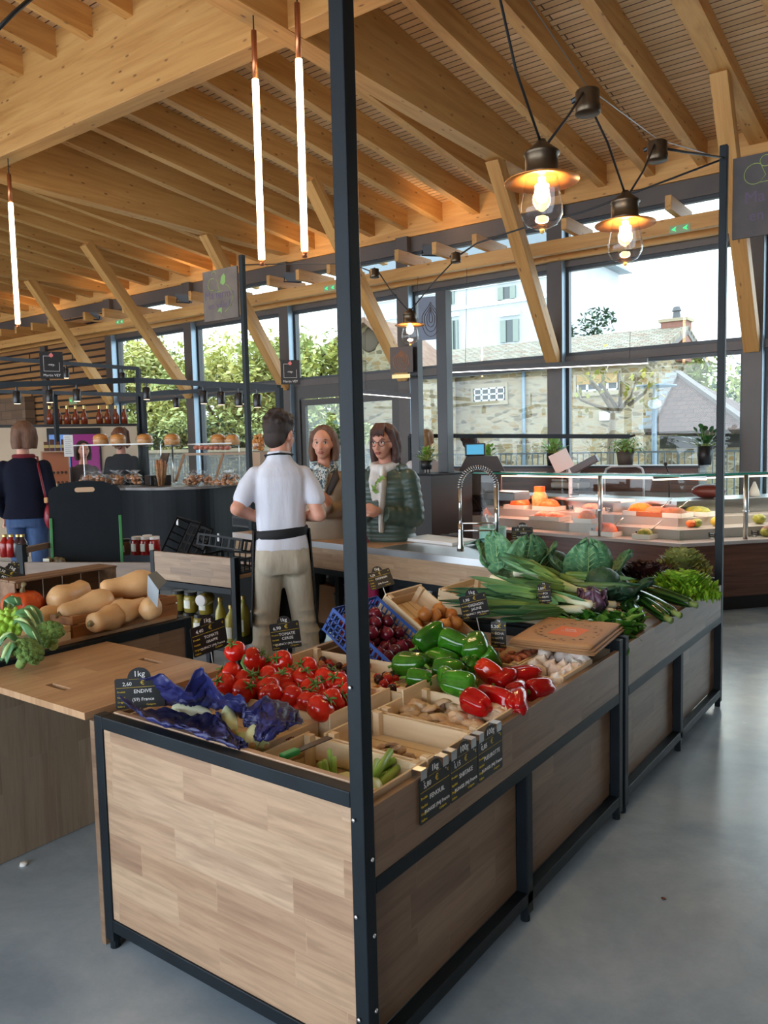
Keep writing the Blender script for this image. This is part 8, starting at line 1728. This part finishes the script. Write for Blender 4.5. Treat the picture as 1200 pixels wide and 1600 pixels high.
# ---------------------------------------------------------------- outside the windows
_srgb = srgb
def srgb(r, g, b, k=.54): c = _srgb(r, g, b); return (c[0]*k, c[1]*k, c[2]*k)
struct(MB().box(-70, 40, 10.62, 90, -.4, -.05), 'ground', mat('pale_paving', srgb(206, 204, 198, 1), .9, col2=srgb(182, 181, 174, 1), scale=.8))
def masonry(name, a, b_, c_):
    if name in MATS: return MATS[name]
    m, nt, b = _mat(name); v = coords(nt, (1, 1, 3.0)); vo = N(nt, 'ShaderNodeTexVoronoi'); vo.inputs['Scale'].default_value = 3.0; nt.links.new(v, vo.inputs['Vector'])
    s_ = N(nt, 'ShaderNodeSeparateColor'); nt.links.new(vo.outputs['Color'], s_.inputs[0]); c = ramp(nt, s_.outputs[0], [(.0, a), (.5, b_), (1, c_)]); v2 = N(nt, 'ShaderNodeTexVoronoi'); v2.feature = 'DISTANCE_TO_EDGE'; v2.inputs['Scale'].default_value = 3.0; nt.links.new(v, v2.inputs['Vector'])
    c = mixc(nt, ramp(nt, v2.outputs['Distance'], [(.02, (1, 1, 1)), (.08, (0, 0, 0))]), c, srgb(206, 196, 172)); c = mixc(nt, .5, c, ramp(nt, noise_t(nt, v, .5, 4), [(.35, (.82, .8, .76)), (.65, (1.05, 1.05, 1.02))]), 'MULTIPLY')
    nt.links.new(c, b.inputs['Base Color']); b.inputs['Roughness'].default_value = .9; bumpit(nt, b, v2.outputs['Distance'], .4, .03); MATS[name] = m; return m
STN = masonry('rubble_stone', srgb(128, 106, 76), srgb(212, 194, 160), srgb(186, 150, 98))
def tiles(name, a, b_, c_, w=.16, h=.32): return boards(name, 'xy', h, w, [a, b_, c_], srgb(96, 78, 66), .014, .85, 1)
RT = tiles('old_canal_tiles', srgb(168, 158, 138), srgb(208, 200, 178), srgb(176, 140, 116), .26, .15); RT2 = tiles('brown_flat_tiles', srgb(128, 98, 90, .42), srgb(142, 112, 102, .42), srgb(116, 88, 82, .42), .22, .18)
SHUT = mat('grey_green_shutter', srgb(168, 178, 168), .7); FRM = mat('white_window_frame', (.75, .77, .78), .5); PANED = mat('dark_pane', srgb(96, 104, 106), .15); SILL = mat('pale_stone_trim', srgb(206, 188, 156), .8)
def slope(par, P, t_, m, nm='roof'):
    """roof plane from four corners (eave a, eave b, ridge b, ridge a) with its own tile directions"""
    a, b_, c, d = [V(q_) for q_ in P]; x = (b_-a).normalized(); y = (d-a)-x*(d-a).dot(x); y.normalize(); z = x.cross(y); M = Matrix.Translation(a) @ Matrix((x, y, z)).transposed().to_4x4(); Mi = M.inverted(); q_ = [(Mi @ p).xy for p in (a, b_, c, d)]
    o = MB().prism([(p.x, p.y) for p in q_], 0, t_).obj(nm, m, par); o.matrix_world = (Matrix.Translation(-par.location) @ M) if True else M; return o
def casement(par, I, x0, x1, z0, z1, y, nm='window', blind=False, cols=4):
    w = MB().box(x0-.14, x1+.14, y-.10, y-.02, z0-.14, z0, 0, I).box(x0-.12, x0, y-.06, y-.02, z0, z1, 0, I).box(x1, x1+.12, y-.06, y-.02, z0, z1, 0, I).box(x0-.12, x1+.12, y-.06, y-.02, z1, z1+.14, 0, I).obj(nm, SILL, par)
    MB().box(x0, x1, y-.03, y-.02, z0, z1, 0, I).obj('pane', PANED, w); f = MB()
    for k in range(cols+1): x = x0+(x1-x0)*k/cols; f.box(x-.035, x+.035, y-.06, y-.031, z0, z1, 0, I)
    for z in (z0+.03, (z0+z1)/2, z1-.03): f.box(x0, x1, y-.06, y-.031, z-.025, z+.025, 0, I)
    f.obj('glazing_bars', FRM, w)
    if blind: MB().box(x0, x1, y-.11, y-.062, z0+(z1-z0)*.45, z1, 0, I).obj('blind', mat('ochre_blind', srgb(206, 160, 70), .8), w)
# long stone house straight ahead
YF = 24.0; A_ = at_y(498, 600, YF).x; Bx = at_y(1010, 600, YF).x; ze = at_y(800, 572, YF).z; t = thing('stone_house', 'long rubble stone house with old tiled roof and ochre blind, beyond the big windows', 'building', (Bx-5, YF, -.05)); I = Matrix.Translation(-t.location)
D_ = 6.2; zr = ze+1.0; AX = at_y(690, 600, YF).x
MB().prism([(YF, -.05), (YF+D_, -.05), (YF+D_, ze), (YF+D_/2, zr), (YF, ze)], A_+1, Bx, 'yz', I).obj('wall', STN, t)
slope(t, [(AX-4, YF-.35, ze-.17), (Bx+.35, YF-.35, ze-.17), (Bx+.35, YF+D_/2, zr+.02), (AX-4, YF+D_/2, zr+.02)], .14, RT); slope(t, [(Bx+.35, YF+D_+.35, ze-.17), (AX-4, YF+D_+.35, ze-.17), (AX-4, YF+D_/2, zr+.02), (Bx+.35, YF+D_/2, zr+.02)], .14, RT)
MB().bar(V((Bx+.30, YF-.3, ze-.2))-t.location, V((Bx+.30, YF+D_/2, zr-.03))-t.location, .10, .2).bar(V((Bx+.30, YF+D_+.3, ze-.2))-t.location, V((Bx+.30, YF+D_/2, zr-.03))-t.location, .10, .2).obj('verge_board', mat('grey_verge', srgb(150, 140, 136), .8), t)
for (xa, ya, xb, yb_, bl) in ((742, 604, 789, 628, False), (903, 583, 966, 613, True), (570, 620, 596, 652, False)): a = at_y(xa, yb_, YF); b_ = at_y(xb, ya, YF); casement(t, I, a.x, b_.x, a.z, b_.z, YF, blind=bl)
px_ = at_y(818, 600, YF-.1); MB().tube([V((px_.x, YF-.1, 0))-t.location, V((px_.x, YF-.1, ze-.15))-t.location], .06, 8).obj('downpipe', mat('zinc_blue', srgb(150, 176, 196), .5), t, True)
ch = at_y(1058, 520, YF+3.2); BR = mat('pink_brick', srgb(186, 132, 116), .85, col2=srgb(170, 116, 100), scale=6)
MB().box(ch.x-.45, ch.x+.35, YF+2.9, YF+3.6, ze, at_y(1062, 503, YF+3.2).z, 0, I).obj('chimney', BR, t); zc = at_y(1062, 503, YF+3.2).z; MB().box(ch.x-.52, ch.x+.42, YF+2.85, YF+3.65, zc, zc+.10, 0, I).obj('chimney_cap', SILL, t); MB().lathe([(.14, zc+.1), (.11, zc+.35), (.16, zc+.36), (.1, zc+.5), (0, zc+.5)], 12, V((ch.x-.02, YF+3.2, 0))-t.location).obj('chimney_pot', mat('grey_pot', srgb(120, 120, 124), .8), t)
p = at_y(944, 650, YF-.12); o = MB().box(-.16, .16, -.12, 0, -.14, .14, .02).obj('wall_box', FRM, t); o.location = p-t.location+V((0, .1, 0))
# gabled stone house to the side
YG = 21.5; a = at_y(497, 556, YG); b_ = at_y(668, 575, YG); pk = at_y(577, 497, YG); t = thing('stone_house', 'gabled stone house with roof lantern peeping past the tall corner post', 'building', ((a.x+b_.x)/2, YG, -.05)); I = Matrix.Translation(-t.location); xa, xb = a.x+.5, b_.x-.3
MB().prism([(xa, -.05), (xb, -.05), (xb, b_.z-.1), (pk.x, pk.z-.12), (xa, a.z+.1)], YG, YG+2.2, 'xz', I).obj('wall', STN, t); f = MB()
for q_, e in ((a, -.3), (b_, .3)): f.prism([(pk.x, pk.z), (q_.x+e*0, q_.z), (q_.x+e*0, q_.z-.16), (pk.x, pk.z-.17)], YG-.35, YG+2.2, 'xz', I)
f.obj('roof', mat('reddish_roof_edge', srgb(150, 112, 92), .85, col2=srgb(176, 140, 116), scale=4), t)
o = MB().ball((0, 0, 0), .42, .06, .38, 18, 12, fn=lambda p_: 1+.25*noise.noise(p_*2)).obj('bare_plaster_patch', mat('dark_plaster', srgb(120, 104, 90), .9), t, True); o.location = at_y(578, 531, YG)-t.location
lp = at_y(503, 580, YG-.5); f = MB(); f.tube([(0, .5, .35), (0, .1, .4), (0, 0, .3)], .02, 6); f.lathe([(.05, -.28), (.14, .1), (.17, .12), (.03, .28), (0, .28)], 8); o = f.obj('wall_lantern', mat('dark_lantern', srgb(60, 74, 84), .5), t); o.location = lp-t.location
# pale blue-white villa
YV = 46.0; a = at_y(560, 700, YV); b_ = at_y(893, 700, YV); zt = at_y(800, 405, YV).z; t = thing('villa', 'tall pale villa with grey shutters rising behind the tiled roof', 'building', ((a.x+b_.x)/2, YV, -.05)); I = Matrix.Translation(-t.location); VW = mat('pale_render', srgb(226, 228, 232), .8, col2=srgb(216, 220, 226), scale=.6)
MB().box(a.x, b_.x-.3, YV, YV+9, -.05, zt, 0, I).obj('wall', VW, t); f = MB()
for y_ in (470, 438): z = at_y(800, y_, YV).z; f.box(a.x-.05, b_.x-.25, YV-.12, YV-.001, z-.12, z+.12, 0, I)
f.obj('string_course', FRM, t); MB().prism([(a.x-.6, zt), (b_.x+.5, zt), (b_.x-2.5, zt+2.6), (a.x+3, zt+2.6)], YV-.6, YV+9.5, 'xz', I).obj('roof', mat('slate_roof', srgb(150, 160, 168), .7), t)
for (xa, ya, xb, yb_) in ((783, 498, 811, 536), (779, 446, 806, 471), (706, 500, 716, 548), (703, 455, 710, 476)):
    p0 = at_y(xa, yb_, YV); p1 = at_y(xb, ya, YV); w_ = p1.x-p0.x; wn = MB().box(p0.x+w_*.28, p1.x-w_*.28, YV-.03, YV+.02, p0.z, p1.z, 0, I).obj('window', PANED, t); MB().box(p0.x-.1, p1.x+.1, YV-.2, YV-.001, p1.z+.25, p1.z+.5, 0, I).obj('lintel', FRM, wn)
    for s, xx in ((0, p0.x), (1, p1.x-w_*.3)): MB().box(xx, xx+w_*.3, YV-.12, YV-.031, p0.z, p1.z, 0, I).obj('shutter', SHUT, wn)
ct = at_y(754, 390, YV+2); MB().box(ct.x-.5, ct.x+.5, YV+1.5, YV+2.5, zt, at_y(754, 372, YV+2).z, 0, I).obj('chimney', BR, t)
# pavilion with hipped tiled roof
YP = 17.5; ap = at_y(1057, 588, YP+2.2); e0 = at_y(1012, 680, YP); e1 = at_y(1178, 682, YP); t = thing('pavilion', 'small pavilion with steep brown tiled roof standing by the lamp post', 'building', ((e0.x+e1.x)/2, YP+2, -.05)); I = Matrix.Translation(-t.location)
yb_ = YP+4.4; zb = e0.z; apx = V((ap.x, YP+2.2, ap.z)); C4 = [V((e0.x, YP, zb)), V((e1.x, YP, zb)), V((e1.x, yb_, zb)), V((e0.x, yb_, zb))]; RP_ = V((apx.x+.15, apx.y, apx.z))
for i in range(4): slope(t, [C4[i], C4[(i+1) % 4], RP_, apx] if i == 0 else [C4[i], C4[(i+1) % 4], apx, apx+V((0, 0, .0001))], .08, RT2)
f = MB(); 
for c in C4[:2]: f.bar(c-t.location+V((0, 0, .1)), apx-t.location+V((0, 0, .1)), .16, .10)
f.obj('ridge_caps', mat('grey_ridge', srgb(150, 140, 134), .8), t)
f = MB(); 
for k in range(9): u = k/9; c = C4[0].lerp(apx, u+.05); f.box(c.x-.20, c.x+.06, c.y-.1, c.y+.05, c.z+.06, c.z+.16, 0, I)
f.obj('lead_flashing', mat('lead_white', srgb(206, 212, 216), .5), t)
MB().box(e0.x+.35, e1.x-.35, YP+.35, yb_-.35, -.05, zb-.3, 0, I).obj('wall', STN, t); MB().box(e0.x+.2, e1.x-.2, YP+.2, yb_-.2, zb-.3, zb-.02, 0, I).obj('dark_eaves_band', mat('dark_timber', srgb(66, 58, 52), .8), t)
# railing
YR = 14.2; t = thing('railing', 'grey metal railing of thin upright bars outside the windows', 'railing', (-9, YR, -.05)); RM = mat('grey_railing', srgb(138, 146, 150), .5); zt = 1.42; f = MB()
MB().box(-15, 13, -.02, .02, zt-.03, zt).box(-15, 13, -.02, .02, .12, .15).obj('rail', RM, t); x = -14.9
while x < 12.9: f.box(x-.010, x+.010, -.010, .010, .151, zt-.031); x += .115
b_ = f.obj('bars', RM, t, kind='stuff')
for k in range(15): MB().box(-15+2*k-.025, -15+2*k+.025, -.026, -.0205, 0, zt+.03).obj('post', RM, t)
# low stone wall by the trees
t = thing('stone_wall', 'low grey rubble wall at the foot of the leafy hedge trees', 'wall', (-17, 15.8, -.05)); MB().box(-14, 6.5, 0, .5, 0, 1.55).obj('stones', masonry('grey_rubble', srgb(120, 124, 124), srgb(156, 160, 158), srgb(136, 136, 130)), t); MB().box(-14, 6.5, -.04, .54, 1.551, 1.65).obj('coping', SILL, t)
# trees
def leafy(name, label, p, W_, H_, cols, n, seed, trunk=True, zb=.0, lf=.11, cat='tree', D=None, group=None):
    r = random.Random(seed); t = thing(name, label, cat, p, group=group); D = D or W_
    for ci, cm in enumerate(cols):
        f = MB(); bl = [(V((r.uniform(-.36, .36)*W_, r.uniform(-.36, .36)*D, zb+(H_-zb)*r.uniform(.12, .86))), r.uniform(.13, .25)) for _ in range(11)]
        for k in range(n//len(cols)):
            c, s_ = r.choice(bl); d = V((r.gauss(0, 1), r.gauss(0, 1), r.gauss(0, 1))).normalized()*s_*r.random()**.4; c2 = c+V((d.x*W_*1.1, d.y*D*1.1, d.z*(H_-zb)*.9)); c2.z = max(zb+.1, min(c2.z, H_)); a = V((r.gauss(0, 1), r.gauss(0, 1), r.gauss(0, .6))).normalized(); b2 = a.cross(V((r.random(), r.random(), 1))).normalized(); L = lf*r.uniform(.7, 1.5)
            f.bm.faces.new([f.bm.verts.new(c2+q_) for q_ in (-a*L, b2*L*.5, a*L, -b2*L*.5)])
        f.obj('foliage', cm, t, fix=False)
    if trunk: f = MB(); f.tube([(0, 0, 0), (.05, 0, H_*.35), (0, .05, H_*.8)], [.13, .10, .03], 8); [f.tube([(.04, 0, H_*.3), (W_*.25*math.cos(a_), W_*.25*math.sin(a_), H_*.7)], [.06, .02], 6) for a_ in (0, 2, 4)]; f.obj('trunk', mat('bark', srgb(96, 84, 70), .9), t, True)
    return t
def leafm(n, a, b_): m = mat(n, a, .6, col2=b_, scale=1.3); bb = m.node_tree.nodes['Principled BSDF']; bb.inputs['Transmission Weight'].default_value = 0; return m
YG_ = leafm('yellow_green_leaf', srgb(208, 200, 122, 1), srgb(180, 184, 108, 1)); MG_ = leafm('mid_green_leaf', srgb(154, 166, 104, 1), srgb(172, 178, 112, 1)); DG_ = leafm('deep_green_leaf', srgb(62, 92, 62), srgb(88, 116, 78)); OL_ = leafm('olive_leaf', srgb(190, 178, 116, 1), srgb(156, 160, 104, 1))
TL = [(215, 508, 19, 4.2, 'yellowish leafy tree nearest the slatted wall'), (275, 520, 20, 4.2, 'leafy tree with dark conifer tips behind it, second from the slatted wall'), (345, 498, 19.5, 4.2, 'tall yellow-green tree behind the grey apple sign'), (395, 515, 19, 3.6, 'leafy tree behind the back corner post'), (420, 505, 20.5, 3.6, 'tall bright green tree behind the clerk'), (478, 512, 20, 3.4, 'slender yellow-green tree beside the gabled house'), (150, 520, 19, 4, 'leafy tree half hidden by the slatted wall')]
for i, (px, py, Y, w, lb) in enumerate(TL): q_ = at_y(px, py, Y); leafy('leafy_tree', lb, V((q_.x, Y, -.05)), w, q_.z, [YG_, MG_, OL_], 7000, i, True, .5)
for i, (px, py, Y, w) in enumerate(((240, 640, 17.6, 5), (330, 640, 17.6, 5), (420, 640, 17.4, 5), (500, 645, 17.8, 3.5))): q_ = at_y(px, py, Y); leafy('shrub', ['dense shrub below the trees, beside the slatted wall', 'dense shrub behind the bakery frame', 'dense shrub behind the clerk', 'dense shrub below the gabled house'][i], V((q_.x, Y, -.05)), w, q_.z, [MG_, OL_, DG_], 5200, 20+i, True, .1, .09, 'shrub', 1.6)
q_ = at_y(258, 505, 27); leafy('conifer', 'dark conifer rising behind the leafy trees', V((q_.x, 27, -.05)), 4, q_.z, [DG_], 1800, 31, True, 4)
q_ = at_y(905, 484, 34); leafy('pine_tree', 'dark pine rising over the tiled roof beside the villa', V((q_.x, 34, -.05)), 3.2, q_.z, [DG_], 2600, 32, True, 4)
for i, (px, py, Y, w) in enumerate(((1125, 545, 30, 5), (1160, 560, 27, 5), (1195, 555, 25, 5), (1150, 575, 36, 9))): q_ = at_y(px, py, Y); leafy('leafy_tree', ['dark tree behind the pavilion roof, nearest the stone house', 'dark tree behind the pavilion roof in the middle', 'dark green tree by the wooden post of the far pillar'.replace('wooden post of the far pillar', 'last window pillar'), 'broad hillside tree far behind the pavilion'][i], V((q_.x, Y, -.05)), w, q_.z, [DG_, MG_], 2400, 40+i, True, .3)
# young street tree and lamp post
q_ = at_y(957, 720, 15.5); t = thing('young_tree', 'young street tree with few yellow leaves in front of the stone house', 'tree', (q_.x, 15.5, -.05)); f = MB(); g = MB(); r = random.Random(12); J = lambda x, y: at_y(x, y, 15.5)-t.location
f.tube([(0, 0, 0), J(955, 690), J(958, 642)], [.10, .08, .06], 8)
for pts in (((958, 642), (930, 605), (905, 575)), ((958, 642), (945, 600), (940, 570)), ((958, 642), (990, 620), (1003, 592)), ((958, 640), (970, 605), (975, 580)), ((958, 645), (915, 625), (893, 605)), ((975, 632), (1005, 612), (1012, 598)), ((948, 620), (920, 600), (915, 560))):
    P = [J(*p_)+V((0, r.uniform(-.4, .4), 0)) for p_ in pts]; f.tube(P, [.05, .03, .012], 6)
    for k in range(16): c = P[1].lerp(P[2], r.random()*1.05)+V((r.gauss(0, .16), r.gauss(0, .16), r.gauss(0, .14))); a = V((r.gauss(0, 1), r.gauss(0, 1), r.gauss(0, 1))).normalized()*.085; b2 = a.cross(V((.3, .2, 1))).normalized()*.05; g.bm.faces.new([g.bm.verts.new(c+v_) for v_ in (-a, b2, a, -b2)])
f.obj('trunk', mat('pale_bark', srgb(170, 150, 124), .9), t, True); g.obj('leaves', leafm('autumn_leaf', srgb(214, 190, 70), srgb(176, 186, 70)), t, fix=False)
q_ = at_y(1022, 716, 16.2); t = thing('street_lamp', 'pale blue street lamp with disc top beside the pavilion', 'street lamp', (q_.x, 16.2, -.05)); zt = at_y(1022, 600, 16.2).z; LM = mat('pale_blue_metal', srgb(150, 172, 190), .5)
MB().lathe([(0, 0), (.09, 0), (.06, .3), (.05, zt-.45), (0, zt-.45)], 10).obj('pole', LM, t, True); MB().lathe([(.05, zt-.44), (.13, zt-.38), (.13, zt-.30), (.04, zt-.24), (.03, zt-.02)], 12).obj('lantern', FRM, t, True); MB().lathe([(0, zt), (.42, zt-.01), (.42, zt+.02), (0, zt+.06)], 20).obj('disc_top', LM, t, True)
